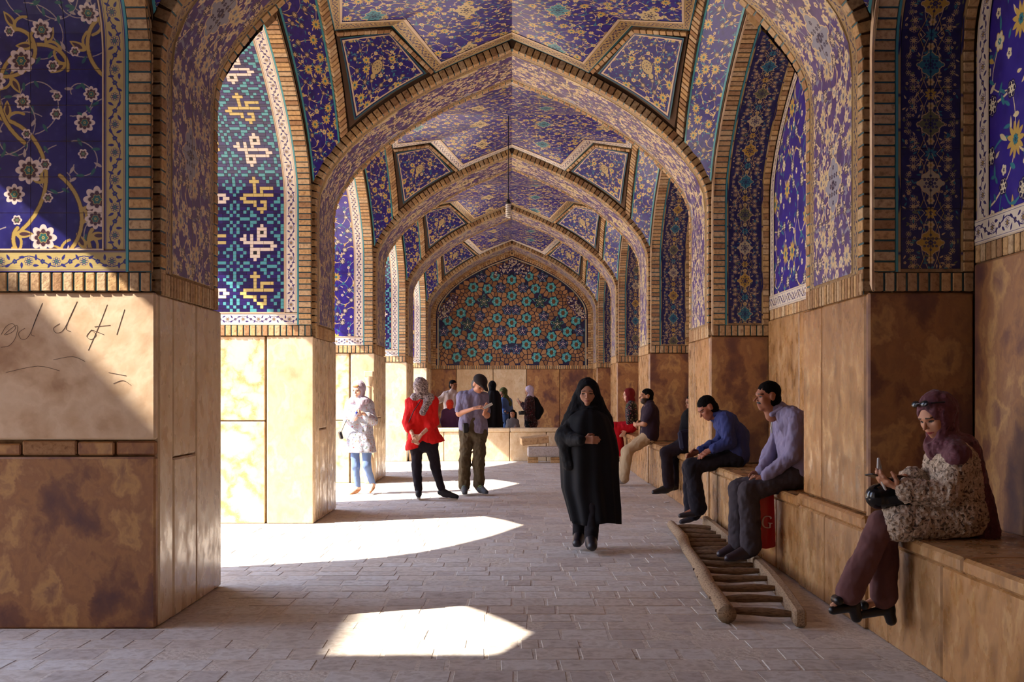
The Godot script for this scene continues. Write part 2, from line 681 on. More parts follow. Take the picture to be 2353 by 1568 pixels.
# niche reveal: a column of lobed medallions between paired rosettes on dark blue
func medallions(w: int, h: int, base: Color) -> Image:
	var r := RandomNumberGenerator.new()
	r.seed = 77
	var im := blank(w, h, base, r)
	var cream := Color8(196, 164, 118)
	var olive := Color8(104, 102, 68)
	var turq := Color8(42, 106, 124)
	var gold := Color8(176, 138, 52)
	var dark := base.darkened(0.5)
	var kinds := [turq, olive, Color8(176, 160, 128), gold]
	var n := 4
	var step := float(h) / n
	var c := w * 0.5
	for k in n:
		var y := (k + 0.5) * step
		var col: Color = kinds[k % 4]
		for s in [-1, 1]:
			for bow in [[0.10, 0.30], [0.22, -0.16], [0.02, 0.14]]:
				var pts := PackedVector2Array()
				for q in 31:
					var t := q / 30.0
					pts.append(Vector2(c + s * w * (bow[0] + bow[1] * sin(PI * t)), y + (t - 0.5) * step))
				vine(im, pts, 1.3, cream if bow[0] < 0.2 else gold)
			for q in [-0.40, -0.27, 0.27, 0.40]:
				stamp(im, flower(w * 0.085, 8, 2, cream, dark, base), c + s * w * 0.29, y + q * step)
				stamp(im, flower(w * 0.03, 6, 0, cream, gold, cream), c + s * w * 0.29, y + q * step)
			for q in [-0.14, 0.0, 0.14]:
				stamp(im, flower(w * 0.06, 6, 2, cream, olive, base), c + s * w * 0.37, y + q * step)
			for q in 26:
				stamp(im, leaf(w * 0.04, w * 0.014, r.randi() % 12, [olive, turq, cream][r.randi() % 3]), c + s * w * r.randf_range(0.05, 0.46), y + r.randf_range(-0.5, 0.5) * step)
			for q in 8:
				stamp(im, flower(w * 0.026, 5, 0, cream, dark, cream), c + s * w * r.randf_range(0.12, 0.45), y + r.randf_range(-0.5, 0.5) * step)
		lobed(im, c, y, w * 0.235, col, cream, base)
		stamp(im, flower(w * 0.11, 8, 1, [gold, turq][k % 2], base, cream), c, y + step * 0.5)
		for q in [-0.3, 0.3]:
			stamp(im, flower(w * 0.075, 6, 0, cream, gold, olive), c, y + q * step)
	return im

# the big painted panel on the first pier: yellow scrolls and white-edged blossoms on cobalt
func scroll_panel(size: int) -> Image:
	var r := RandomNumberGenerator.new()
	r.seed = 31
	var base := Color8(30, 27, 98)
	var im := blank(size, size, base, r, 0.2)
	var yel := Color8(176, 148, 78)
	var white := Color8(216, 196, 184)
	var brown := Color8(70, 44, 52)
	var green := Color8(40, 92, 88)
	var S := float(size)
	# thin pale stems
	for k in 60:
		var c := Vector2(r.randf() * S, r.randf() * S)
		var pts := spiral(c, r.randf_range(0.06, 0.13) * S, r.randf() * TAU, [-1.0, 1.0][k % 2], 0.8)
		vine(im, pts, 1.8, white.darkened(0.25))
		for q in 6:
			var p := pts[3 + q * 6]
			stamp(im, leaf(15, 5, r.randi() % 12, [green, green, white.darkened(0.2)][q % 3]), p.x + r.randf_range(-9, 9), p.y + r.randf_range(-9, 9))
	# large yellow scrolls with dark edges
	var arcs := [[0.06, 0.30, 0.24, 0.1, 1.0, 0.62], [0.52, 0.18, 0.30, 2.6, -1.0, 0.55], [0.02, 0.92, 0.22, -1.2, 1.0, 0.7], [0.62, 0.72, 0.24, 1.0, -1.0, 0.8], [0.30, 0.56, 0.16, 3.4, 1.0, 0.8], [0.85, 0.45, 0.22, 2.0, 1.0, 0.6], [0.40, 0.90, 0.2, 4.4, -1.0, 0.6], [0.92, 0.12, 0.2, 0.4, -1.0, 0.7], [0.78, 0.92, 0.19, 5.2, 1.0, 0.7], [0.24, 0.10, 0.17, 1.6, 1.0, 0.8], [0.72, 0.34, 0.15, 3.9, -1.0, 0.9], [0.12, 0.62, 0.15, 0.9, -1.0, 0.9]]
	for a in arcs:
		var pts := spiral(Vector2(a[0], a[1]) * S, a[2] * S, a[3], a[4], a[5])
		vine(im, pts, 8.0, brown)
		vine(im, pts, 5.8, yel)
		for q in 4:
			var p := pts[6 + q * 10]
			var d: Vector2 = (pts[7 + q * 10] - p).normalized().rotated(1.2 if q % 2 else -1.2)
			var hook := PackedVector2Array()
			for t in 12:
				hook.append(p + d.rotated(t * 0.12) * t * 5.0)
			vine(im, hook, 4.5, yel)
			stamp(im, leaf(30, 13, int(round(d.angle() / TAU * 12.0)), yel), p.x + d.x * 34, p.y + d.y * 34)
			stamp(im, leaf(19, 6, int(round(d.angle() / TAU * 12.0)), brown), p.x + d.x * 36, p.y + d.y * 36)
	# blossoms
	for k in 92:
		var p := Vector2(((k % 10) + 0.5 + r.randf_range(-0.35, 0.35)) / 10.0, (int(k / 10) + 0.5 + r.randf_range(-0.35, 0.35)) / 9.2) * S
		var rr: float = [20.0, 26.0, 34.0, 44.0][r.randi() % 4]
		if k % 3 == 0:
			rr = 17.0
		stamp(im, flower(rr, 8 if rr > 24 else 6, 0, white, brown, white), p.x, p.y)
		stamp(im, flower(rr * 0.74, 8 if rr > 24 else 6, 0, brown, green, white.darkened(0.1)), p.x, p.y)
		stamp(im, flower(rr * 0.4, 6, 0, green, yel, yel), p.x, p.y)
	return im

func noise_tex(freq: float, octaves: int, colors: Array, stops: Array, size := 512, warp := 0.0, seed_ := 1, kind := FastNoiseLite.TYPE_SIMPLEX_SMOOTH, ridged := false) -> NoiseTexture2D:
	var nz := FastNoiseLite.new()
	nz.seed = seed_
	nz.noise_type = kind
	nz.frequency = freq
	nz.fractal_octaves = octaves
	nz.fractal_gain = 0.55
	if ridged:
		nz.fractal_type = FastNoiseLite.FRACTAL_RIDGED
	if warp > 0:
		nz.domain_warp_enabled = true
		nz.domain_warp_amplitude = warp
		nz.domain_warp_frequency = freq * 0.6
		nz.domain_warp_fractal_octaves = 3
	var t := NoiseTexture2D.new()
	t.width = size
	t.height = size
	t.seamless = true
	t.seamless_blend_skirt = 0.15
	t.noise = nz
	var g := Gradient.new()
	g.offsets = PackedFloat32Array(stops)
	g.colors = PackedColorArray(colors)
	t.color_ramp = g
	return t

func mat(called: String, col: Color, rough := 0.8, spec := 0.5) -> StandardMaterial3D:
	var m := StandardMaterial3D.new()
	m.resource_name = called
	m.albedo_color = col
	m.roughness = rough
	m.metallic_specular = spec
	m.cull_mode = BaseMaterial3D.CULL_DISABLED
	M[called] = m
	return m

func tri_tex(m: StandardMaterial3D, t: Texture2D, scale: float, offset := Vector3.ZERO) -> void:
	m.albedo_texture = t
	m.uv1_triplanar = true
	m.uv1_world_triplanar = true
	m.uv1_triplanar_sharpness = 4.0
	m.uv1_scale = Vector3.ONE * scale
	m.uv1_offset = offset

func relief(m: StandardMaterial3D, t: Texture2D, cm: float) -> void:
	m.heightmap_enabled = true
	m.heightmap_texture = t
	m.heightmap_scale = cm

func make_materials() -> void:
	# marble dado: warm alabaster with orange and cream veins
	var marble_t := noise_tex(0.0048, 6, [Color8(188, 154, 116), Color8(206, 178, 142), Color8(214, 190, 156), Color8(210, 182, 144), Color8(220, 200, 170), Color8(198, 164, 122)], [0.0, 0.3, 0.46, 0.56, 0.7, 1.0], 1024, 60.0, 9)
	var vein_t := noise_tex(0.004, 5, [Color8(224, 206, 178), Color8(222, 202, 170), Color8(216, 188, 148), Color8(206, 166, 114), Color8(196, 150, 98), Color8(224, 206, 178)], [0.0, 0.52, 0.68, 0.80, 0.90, 1.0], 1024, 90.0, 61, FastNoiseLite.TYPE_SIMPLEX_SMOOTH, true)
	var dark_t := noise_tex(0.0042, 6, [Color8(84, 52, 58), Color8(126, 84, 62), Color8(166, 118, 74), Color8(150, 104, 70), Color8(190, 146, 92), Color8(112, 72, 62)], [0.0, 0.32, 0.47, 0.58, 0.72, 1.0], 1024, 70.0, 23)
	var pale_t := noise_tex(0.006, 5, [Color8(168, 130, 96), Color8(208, 176, 140), Color8(222, 194, 160), Color8(200, 166, 128)], [0.0, 0.4, 0.6, 1.0], 512, 40.0, 41)
	var rough_t := noise_tex(0.02, 5, [Color(0.25, 0.25, 0.25), Color(0.75, 0.75, 0.75)], [0.2, 0.8], 512, 12.0, 3)
	var fine_t := noise_tex(0.05, 4, [Color(0.2, 0.2, 0.2), Color(0.85, 0.85, 0.85)], [0.2, 0.8], 512, 0.0, 4)
	M.rough_t = rough_t
	M.fine_t = fine_t
	for k in 4:
		var m := mat("marble_%d" % k, Color(1, 1, 1), 0.42)
		tri_tex(m, marble_t, 0.42, Vector3(0.31 * k, 0.17 * k, 0.53 * k))
		m.uv1_scale = Vector3(0.5, 0.36, 0.5)
		m.roughness_texture = rough_t
		m.roughness = 0.62
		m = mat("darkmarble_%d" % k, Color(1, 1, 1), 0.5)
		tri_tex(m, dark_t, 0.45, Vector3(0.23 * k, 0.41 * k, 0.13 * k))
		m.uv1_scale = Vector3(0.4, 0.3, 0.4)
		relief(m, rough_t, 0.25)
	var ochre_t := noise_tex(0.006, 6, [Color8(116, 78, 44), Color8(160, 118, 72), Color8(182, 138, 88), Color8(170, 124, 76), Color8(196, 156, 106), Color8(136, 94, 56)], [0.0, 0.32, 0.48, 0.58, 0.72, 1.0], 1024, 50.0, 71)
	for k in 4:
		var mo := mat("ochre_%d" % k, [Color(1, 1, 1), Color(0.93, 0.9, 0.86), Color(1, 0.96, 0.9), Color(0.96, 0.95, 0.95)][k], 0.55)
		tri_tex(mo, ochre_t, 0.5, Vector3(0.37 * k, 0.21 * k, 0.11 * k))
		mo.uv1_scale = Vector3(0.6, 0.34, 0.6)
		mo.roughness_texture = rough_t
		mo.roughness = 0.7
	for k in 2:
		var mv := mat("veined_%d" % k, Color(1, 1, 1), 0.55)
		tri_tex(mv, vein_t, 0.5, Vector3(0.43 * k, 0.27 * k, 0.0))
		relief(mv, rough_t, 0.15)
	var mp := mat("palemarble", Color(1, 1, 1), 0.6)
	tri_tex(mp, pale_t, 0.6)
	relief(mp, rough_t, 0.2)
	# brick
	var brick_t := noise_tex(0.03, 4, [Color8(140, 110, 82), Color8(190, 158, 118), Color8(204, 174, 134), Color8(168, 134, 100)], [0.0, 0.4, 0.7, 1.0], 512, 0.0, 7)
	for k in 4:
		var m := mat("brick_%d" % k, [Color(1, 1, 1), Color(0.92, 0.88, 0.84), Color(1.0, 0.95, 0.86), Color(0.84, 0.76, 0.70)][k], 0.9)
		tri_tex(m, brick_t, 1.3, Vector3(0.2 * k, 0.37 * k, 0.1))
		relief(m, fine_t, 0.15)
	M.bricks = [M.brick_0, M.brick_1, M.brick_2, M.brick_3]
	var mort := mat("mortar", Color8(150, 122, 92), 0.95)
	tri_tex(mort, brick_t, 0.8)
	mort.albedo_color = Color(0.8, 0.78, 0.76)
	var plaster := mat("plaster", Color(0.7, 0.66, 0.62), 0.95)
	tri_tex(plaster, brick_t, 0.5)
	# floor
	var floor_t := noise_tex(0.012, 6, [Color8(178, 166, 154), Color8(208, 198, 186), Color8(218, 210, 200), Color8(196, 184, 170), Color8(226, 220, 212)], [0.0, 0.35, 0.55, 0.75, 1.0], 1024, 20.0, 15)
	for k in 4:
		var m := mat("paver_%d" % k, [Color(1, 1, 1), Color(0.96, 0.95, 0.94), Color(0.98, 0.96, 0.94), Color(0.92, 0.90, 0.89)][k], 0.85, 0.4)
		tri_tex(m, floor_t, 0.5, Vector3(0.3 * k, 0, 0.17 * k))
		relief(m, rough_t, 0.3)
	var joint := mat("floor_joint", Color(1.0, 0.98, 0.95), 0.95)
	tri_tex(joint, floor_t, 0.9)
	relief(joint, fine_t, 0.4)
	# glazed tile
	var blue := Color8(38, 27, 104)
	var cream := Color8(214, 186, 130)
	var gold := Color8(204, 168, 86)
	var turq := Color8(58, 128, 140)
	var glaze := func(called: String, im: Image, scale: float, rough := 0.3) -> StandardMaterial3D:
		var m := mat(called, Color.WHITE, rough)
		m.albedo_texture = tex(im)
		m.uv1_scale = Vector3(scale, scale, 1)
		return m
	var f1 := floral(1024, Color8(40, 28, 118), cream, cream, gold, turq, 10, 3, 2.6, 27.0)
	glaze.call("floral", f1, 1.0)
	var f2 := floral(1024, Color8(50, 36, 128), cream, cream, gold, turq, 14, 8, 2.2, 20.0, 4, Color8(200, 178, 128))
	glaze.call("floral_star", f2, 1.0)
	var f3 := floral(1024, Color8(84, 58, 122), Color8(222, 196, 148), Color8(228, 206, 164), Color8(214, 188, 140), Color8(140, 140, 156), 14, 12, 4.6, 26.0, 4, Color8(214, 192, 148))
	glaze.call("floral_soffit", f3, 1.0, 0.38)
	var f4 := floral(512, Color8(56, 40, 140), Color8(226, 206, 160), Color8(232, 218, 180), gold, turq, 5, 17, 2.6, 26.0)
	glaze.call("floral_light", f4, 1.0)
	var bw := border(512, 64, Color8(228, 214, 192), Color8(214, 190, 160), Color8(52, 42, 104), Color8(170, 140, 60), 6)
	glaze.call("border_white", bw, 1.0)
	var bo := border(512, 64, Color8(176, 146, 92), Color8(196, 168, 128), Color8(36, 30, 84), Color8(160, 120, 50), 6)
	glaze.call("border_gold", bo, 1.0)
	var bs := border(512, 64, Color8(186, 164, 104), Color8(58, 52, 120), Color8(40, 40, 112), Color8(90, 124, 90), 6)
	glaze.call("border_panel", bs, 1.0)
	glaze.call("kite", vase_panel(512, Color8(38, 28, 112), cream, gold, turq), 1.0)
	glaze.call("medallion", medallions(256, 1024, Color8(26, 24, 78)), 1.0, 0.4)
	glaze.call("scroll", scroll_panel(1024), 1.0, 0.28)
	for nm in ["kite", "floral", "floral_star", "floral_soffit", "floral_light", "border_white", "border_gold", "border_panel", "medallion", "scroll"]:
		relief(M[nm], rough_t, 0.06)
	mat("turquoise", Color8(70, 150, 158), 0.35)
	mat("turquoise_dark", Color8(34, 92, 104), 0.4)
	mat("cream_line", Color8(206, 180, 150), 0.5)
	mat("black_line", Color8(30, 24, 30), 0.4)
	mat("cobalt", Color8(32, 20, 74), 0.28)
	mat("cobalt_1", Color8(40, 27, 92), 0.3)
	mat("kufic_white", Color8(226, 208, 190), 0.4)
	mat("kufic_yellow", Color8(204, 180, 110), 0.4)
	mat("kufic_turquoise", Color8(80, 154, 160), 0.35)
	mat("kufic_dot", Color8(20, 16, 18), 0.5)
	mat("pencil", Color8(74, 60, 54), 0.9)
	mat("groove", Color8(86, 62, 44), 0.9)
	mat("cobalt_dull", Color8(34, 28, 66), 0.5)
	mat("lunette_brick_0", Color8(158, 114, 76), 0.8)
	mat("lunette_brick_1", Color8(138, 98, 64), 0.8)
	mat("lunette_brick_2", Color8(170, 126, 86), 0.8)
	mat("lunette_turquoise", Color8(72, 160, 168), 0.35)
	mat("lunette_heart", Color8(98, 62, 34), 0.4)
	mat("lunette_edge", Color8(90, 150, 170), 0.4)
	mat("lunette_green", Color8(30, 62, 48), 0.4)
	mat("lunette_dot", Color8(206, 188, 168), 0.4)
	var court := mat("courtyard", Color(1.0, 0.95, 0.88), 0.9)
	tri_tex(court, floor_t, 0.3)

# ================= the building =================
const ORD := ["entry", "first", "second", "third", "fourth", "fifth"]

func build_floor() -> void:
	var f := thing("floor", "worn square brick paving of the arcade, pale joints between the bricks", "floor", Vector3.ZERO, "", "structure")
	var b := MB.new()
	b.box(V(-0.9, -0.1036, 13.5), Vector3(8.2, 0.2, 36.0))
	part(f, "bedding", b.mesh(M.floor_joint))
	var all := []
	var z := 1.6
	var row := 0
	while z < 30.3:
		var dz := rng.randf_range(0.21, 0.29)
		var x := -4.9 + rng.randf_range(0.0, 0.26)
		while x < 2.24:
			var dx := rng.randf_range(0.20, 0.37)
			if rng.randf() < 0.12:
				dx *= 0.6
			var cx := x + dx * 0.5
			var cz := z + dz * 0.5
			var ok := cx + dx * 0.5 < 2.26
			if cx - dx * 0.5 < -W:
				var inside := false
				for k in range(0, 6):
					if cz + dz * 0.5 > zf(k) and cz - dz * 0.5 < zb(k):
						inside = true
				if inside:
					ok = false
			if ok:
				all.append([cx, cz, dx, dz])
			x += dx
		z += dz
		row += 1
	var seen := []
	for p in all:
		var px: float = 1176.5 + p[0] / p[1] * FPX
		var py: float = 900.0 + EYE / p[1] * FPX
		p.append(px > -20 and px < 2373 and py < 1590)
		if p[4]:
			seen.append(p)
	seen.sort_custom(func(a, c): return a[1] < c[1])
	var near := {}
	for k in mini(296, seen.size()):
		near[seen[k]] = true
	var merged := []
	for q in 4:
		merged.append(MB.new())
	for p in all:
		var q: int = [0, 0, 1, 2, 3, 2][rng.randi() % 6]
		var gap := rng.randf_range(0.008, 0.020)
		var size := Vector3(p[2] - gap, 0.05, p[3] - gap)
		var at := V(p[0], -0.0265 + rng.randf_range(-0.0025, 0.002), p[1])
		var B := Basis.from_euler(Vector3(rng.randf_range(-0.003, 0.003), rng.randf_range(-0.035, 0.035), rng.randf_range(-0.003, 0.003)))
		if near.has(p):
			part(f, "paving_brick", cbox_mesh(Vector3(snappedf(size.x, 0.005), 0.05, snappedf(size.z, 0.005)), 0.006), at, B, M["paver_%d" % q])
		else:
			merged[q].cbox(at, size, 0.006, B)
	var am := ArrayMesh.new()
	for q in 4:
		merged[q].mesh(M["paver_%d" % q], am)
	stuff(part(f, "distant_paving", am))

func build_outside() -> void:
	var b := MB.new()
	b.box(V(-32.9, -0.12, 20), Vector3(56, 0.2, 110))
	var g := part(self, "courtyard_ground", b.mesh(M.courtyard))
	tag(g, "sunlit pale paving of the courtyard outside the arcade", "ground", "", "structure")
	# unseen wall and tower added in the courtyard, shaped to shade the entry bay
	var p := thing("shade_block", "unseen tall brick wall and tower added in the courtyard to shade the entry bay", "building", V(-9.0, 0, 0), "", "structure")
	b = MB.new()
	b.box(V(-3.9, 4.5, 2.5), Vector3(16.0, 9.0, 1.0))
	part(p, "shade_wall", b.mesh(M.plaster))
	b = MB.new()
	b.box(V(-4.6, 6.2, 2.75), Vector3(1.6, 12.4, 2.3))
	part(p, "shade_tower", b.mesh(M.brick_0))

# tile-by-tile panel on a path; x0..x1 across, uv continuous over the panel
func tile_panel(parent: Node3D, path: PackedVector3Array, e: Vector3, x0: float, x1: float, tile: float, m: Material, uvs: Vector2, uvo: Vector2, s0: float, s1: float, called := "tile", inward := Vector3(0, -1, 1), single := true, gap := 0.003) -> void:
	var nx := maxi(1, int(round(absf(x1 - x0) / tile)))
	var ns := maxi(1, int(round((s1 - s0) / tile)))
	var dx := (x1 - x0) / nx
	var ds := (s1 - s0) / ns
	var all := MB.new()
	for r in ns:
		var pts := []
		for q in 3:
			pts.append(along(path, s0 + ds * r + gap * 0.5 + (ds - gap) * q / 2.0))
		var tan: Vector3 = (pts[2][0] - pts[0][0]).normalized()
		var nn := tan.cross(e).normalized()
		if nn.dot(inward) < 0:
			nn = -nn
		for c in nx:
			var b := MB.new() if single else all
			var lift := nn * (0.006 + rng.randf_range(-0.0012, 0.0012))
			var xa := x0 + dx * c + signf(dx) * gap * 0.5
			var xb := x0 + dx * (c + 1) - signf(dx) * gap * 0.5
			var org := along(path, s0 + ds * (r + 0.5))[0] as Vector3
			org = org + e * (xa + xb) * 0.5
			if not single:
				org = Vector3.ZERO
			for q in 2:
				var a0: Vector3 = pts[q][0] - org
				var a1: Vector3 = pts[q + 1][0] - org
				var sa := s0 + ds * r + ds * q / 2.0
				var sb := sa + ds / 2.0
				b.quad(a0 + e * xa + lift, a1 + e * xa + lift, a1 + e * xb + lift, a0 + e * xb + lift, Vector2(xa, -sa) * uvs + uvo, Vector2(xa, -sb) * uvs + uvo, Vector2(xb, -sb) * uvs + uvo, Vector2(xb, -sa) * uvs + uvo)
				b.quad(a0 + e * xa + lift, a0 + e * xa - nn * 0.01, a1 + e * xa - nn * 0.01, a1 + e * xa + lift)
				b.quad(a0 + e * xb + lift, a1 + e * xb + lift, a1 + e * xb - nn * 0.01, a0 + e * xb - nn * 0.01)
			var f0: Vector3 = pts[0][0] - org
			var f2: Vector3 = pts[2][0] - org
			b.quad(f0 + e * xa + lift, f0 + e * xb + lift, f0 + e * xb - nn * 0.01, f0 + e * xa - nn * 0.01)
			b.quad(f2 + e * xa + lift, f2 + e * xa - nn * 0.01, f2 + e * xb - nn * 0.01, f2 + e * xb + lift)
			if single:
				part(parent, called, b.mesh(m), org)
	if not single:
		stuff(part(parent, called + "s", all.mesh(m)))

const KUFIC := ["TT.T.T.TT...TT...T.", "..T...T..T.T..TTT..", "TT.T.T.TT...TT...T.", "....T.....Y..T.T..T", "..T.T.T..YYY..T..T.", ".T..T..T..Y......T.", "..TT.TT...Y.YYYY..T", "...T.T....Y.Y......", "WW..T..YYYYYYYYY..T", ".WW...YY.........T.", "WW..T..YYYY.YY..TT.", "...T.T....Y..Y.T..T", ".T.T.T..T..YYY..T.T", "..T.T..T.T..Y.....T", "...T.T...TT...TT.T.", "TTT...TTT..T.T..T..", "...T.T...TT...TT.T.", "..T.T..T.T..W.....T", ".T.T.T..T..WWW..T.T", "...T.T.....WKW.T..T", "YY..T..W.W.WWW..TT.", "......WW.W.W.....T.", "YY..T..WWWWWWWWW..T", "...T.T...W.....WW..", "..TT.TT..WWWWWWW..T", ".T..T..T.WKW.....T.", "..T.T.T..WWW..T..T.", "....T.....W..T.T..T"]

# brick mosaic in square script, laid brick by brick along the curved reveal
func kufic_panel(parent: Node3D, path: PackedVector3Array, xr: float, s0: float, s1: float, single: bool) -> void:
	var cell := 0.0385
	var e := Vector3.RIGHT
	var rows := int((s1 - s0) / cell)
	var mats := {".": [M.cobalt, M.cobalt_1], "T": [M.kufic_turquoise], "Y": [M.kufic_yellow], "W": [M.kufic_white], "K": [M.kufic_dot]}
	var called := {".": "blue_brick", "T": "turquoise_brick", "Y": "yellow_brick", "W": "white_brick", "K": "dot_brick"}
	var merged := {}
	var tally := {}
	for r in rows:
		var src: String = KUFIC[posmod(14 - r, 28)]
		var line := src
		for c in 19:
			line = src[mini(18, c + 1)] + line if c < 18 else line
		# the pattern is mirrored about the leftmost column; line runs from further left to the right edge
		var a := along(path, s0 + (r + 0.5) * cell)
		var tan: Vector3 = a[1]
		var nn := tan.cross(e).normalized()
		if nn.dot(Vector3(0, -1, 1)) < 0:
			nn = -nn
		var B := Basis(e, tan, nn)
		var n := line.length()
		var c := 0
		while c < n:
			var ch := line[c]
			var w := 1
			while c + w < n and line[c + w] == ch and w < 3:
				w += 1
			var xa := xr - (n - c) * cell
			if xa > -4.6:
				var size := Vector3(w * cell - 0.0028, cell - 0.0028, 0.03)
				var at: Vector3 = a[0] + e * (xa + w * cell * 0.5) + nn * (-0.008 + rng.randf_range(-0.001, 0.001))
				var lst: Array = mats[ch]
				var m: Material = lst[rng.randi() % lst.size()]
				if single and ch != "." and c > 15 and tally.get(ch, 0) < 295:
					tally[ch] = tally.get(ch, 0) + 1
					part(parent, called[ch], cbox_mesh(size, 0.0015), at, B, m)
				else:
					if not merged.has(m):
						merged[m] = MB.new()
					merged[m].box(at, size, B)
			c += w
	var am := ArrayMesh.new()
	for m in merged:
		merged[m].mesh(m, am)
	stuff(part(parent, "mosaic_bricks", am))

func to3(h: PackedVector2Array, zc: float) -> PackedVector3Array:
	var o := PackedVector3Array()
	for p in h:
		o.append(V(0, p.y, zc + p.x))
	return o

# one face of a side arch: brick edging, border, panel. sx -1 left wall, +1 right wall; side +1 faces the camera
func lateral_face(parent: Node3D, kbay: int, side: float, sx: float, xend: float, style: String, detail: int) -> void:
	var zc := zb(kbay) + LHALF
	var path := to3(lateral_half(DADO + 0.125, side), zc)
	var L := arc_len(path)
	var inward := V(0, -1, -side)
	var e := Vector3.RIGHT
	var b := MB.new()
	# masonry behind
	strip(b, path, e * sx * 2.275, e * xend, 1.0)
	part(parent, "reveal", b.mesh(M.mortar))
	# brick edging with turquoise joints
	b = MB.new()
	var lift := 0.004
	strip(b, to3(lateral_half(DADO + 0.125, side, lift), zc), e * sx * 2.282, e * sx * 2.42, 1.0)
	part(parent, "glazed_joint", b.mesh(M.turquoise_dark))
	var cpath := PackedVector3Array()
	for p in path:
		cpath.append(p + e * sx * 2.35)
	bricks(parent, cpath, e, 0.135, inward, 0.066, 0.012, 0.06, "edge_brick", detail >= 2, M.bricks, 0.0, L - 0.03, 0.016)
	# turquoise fillet
	b = MB.new()
	strip(b, to3(lateral_half(DADO + 0.125, side, 0.012), zc), e * sx * 2.422, e * sx * 2.438, 1.0)
	strip(b, to3(lateral_half(DADO + 0.125, side, 0.012), zc), e * sx * 2.422, e * sx * 2.422 + inward * -0.02, 1.0)
	part(parent, "fillet", b.mesh(M.turquoise))
	if style == "medallion":
		b = MB.new()
		var bead := to3(lateral_half(DADO + 0.02, side, 0.0), zc)
		strip(b, bead, e * 2.272 + inward * 0.012, e * 2.288 + inward * 0.012, 1.0)
		strip(b, bead, e * 2.272 + inward * 0.012, e * 2.272 - inward * 0.03, 1.0)
		part(parent, "edge_bead", b.mesh(M.palemarble))
		b = MB.new()
		strip(b, to3(lateral_half(DADO + 0.125, side, 0.008), zc), e * sx * 2.44, e * sx * 2.455, 1.0)
		strip(b, to3(lateral_half(DADO + 0.125, side, 0.008), zc), e * sx * 2.835, e * sx * 2.85, 1.0)
		part(parent, "panel_fillet", b.mesh(M.border_gold))
		tile_panel(parent, path, e, 2.457, 2.833, 0.376 if detail < 2 else 0.188, M.medallion, Vector2(1.0 / 0.376, 1.0 / 1.5), Vector2(-2.457 / 0.376, kbay * 0.21), 0.02, L - 0.02, "tile", inward, detail >= 1)
		cpath = PackedVector3Array()
		for p in path:
			cpath.append(p + e * sx * 2.885)
		bricks(parent, cpath, e, 0.065, inward, 0.066, 0.012, 0.06, "edge_brick", false, M.bricks, 0.0, L - 0.03, 0.012)
		return
	var bm: Material = M.border_white
	if style == "scroll":
		bm = M.border_panel
	# border up the side, and along the foot
	b = MB.new()
	var bp := to3(lateral_half(DADO + 0.27, side, 0.008), zc)
	var P := []
	var U := []
	var s := 0.0
	for k in bp.size():
		if k > 0:
			s += bp[k].distance_to(bp[k - 1])
		P.append(PackedVector3Array([bp[k] + e * sx * 2.44, bp[k] + e * sx * 2.575]))
		U.append(PackedVector2Array([Vector2(s / 1.05, 0), Vector2(s / 1.05, 1)]))
	b.grid(P, U)
	var zz: float = bp[0].z
	var y0 := DADO + 0.125
	b.quad(Vector3(sx * 2.44, y0, zz), Vector3(sx * 2.44, y0 + 0.135, zz), Vector3(xend, y0 + 0.135, zz), Vector3(xend, y0, zz), Vector2(0, 1), Vector2(0, 0), Vector2(absf(xend - sx * 2.44) / 1.05, 0), Vector2(absf(xend - sx * 2.44) / 1.05, 1))
	part(parent, "border", b.mesh(bm))
	b = MB.new()
	var lp := to3(lateral_half(DADO + 0.262, side, 0.012), zc)
	strip(b, lp, e * sx * 2.578, e * sx * 2.588, 1.0)
	b.box(Vector3((sx * 2.578 + xend) * 0.5, DADO + 0.267, zz), Vector3(absf(xend - sx * 2.578), 0.01, 0.012))
	part(parent, "border_line", b.mesh(M.cream_line))
	path = to3(lateral_half(DADO + 0.272, side), zc)
	L = arc_len(path)
	if style == "kufic":
		kufic_panel(parent, path, sx * 2.59, 0.0, L, detail >= 2)
	elif style == "scroll":
		tile_panel(parent, path, e, sx * 2.59, sx * 4.62, 0.2255, M.scroll, Vector2(1.0 / 2.03, 1.0 / 2.03), Vector2(4.62 / 2.03, 0.98), 0.0, L - 0.02, "tile", inward, true)
	else:
		tile_panel(parent, path, e, sx * 2.59, sx * 4.6, 0.25, M.floral_light, Vector2(1.0 / 1.0, 1.0 / 1.0), Vector2(0.3, kbay * 0.4), 0.0, L - 0.02, "tile", inward, detail >= 1)

# soldier course of upright bricks along a straight line
func soldiers(parent: Node3D, a: Vector3, b: Vector3, y0: float, y1: float, inward: Vector3, single: bool, pitch := 0.068) -> void:
	var mid := (y0 + y1) * 0.5
	var p := PackedVector3Array([Vector3(a.x, mid, a.z), Vector3(b.x, mid, b.z)])
	bricks(parent, p, Vector3.UP, y1 - y0, inward, pitch, 0.014, 0.05, "soldier_brick", single, M.bricks, 0.0, -1.0, 0.014)
	var m := MB.new()
	var o := inward * 0.002
	m.quad(Vector3(a.x, y0, a.z) + o, Vector3(a.x, y1, a.z) + o, Vector3(b.x, y1, b.z) + o, Vector3(b.x, y0, b.z) + o)
	part(parent, "glazed_joint", m.mesh(M.turquoise_dark))

func marble(k: int) -> Material:
	return M["marble_%d" % posmod(k, 4)]

func ochre(k: int) -> Material:
	return M["ochre_%d" % posmod(k, 4)]

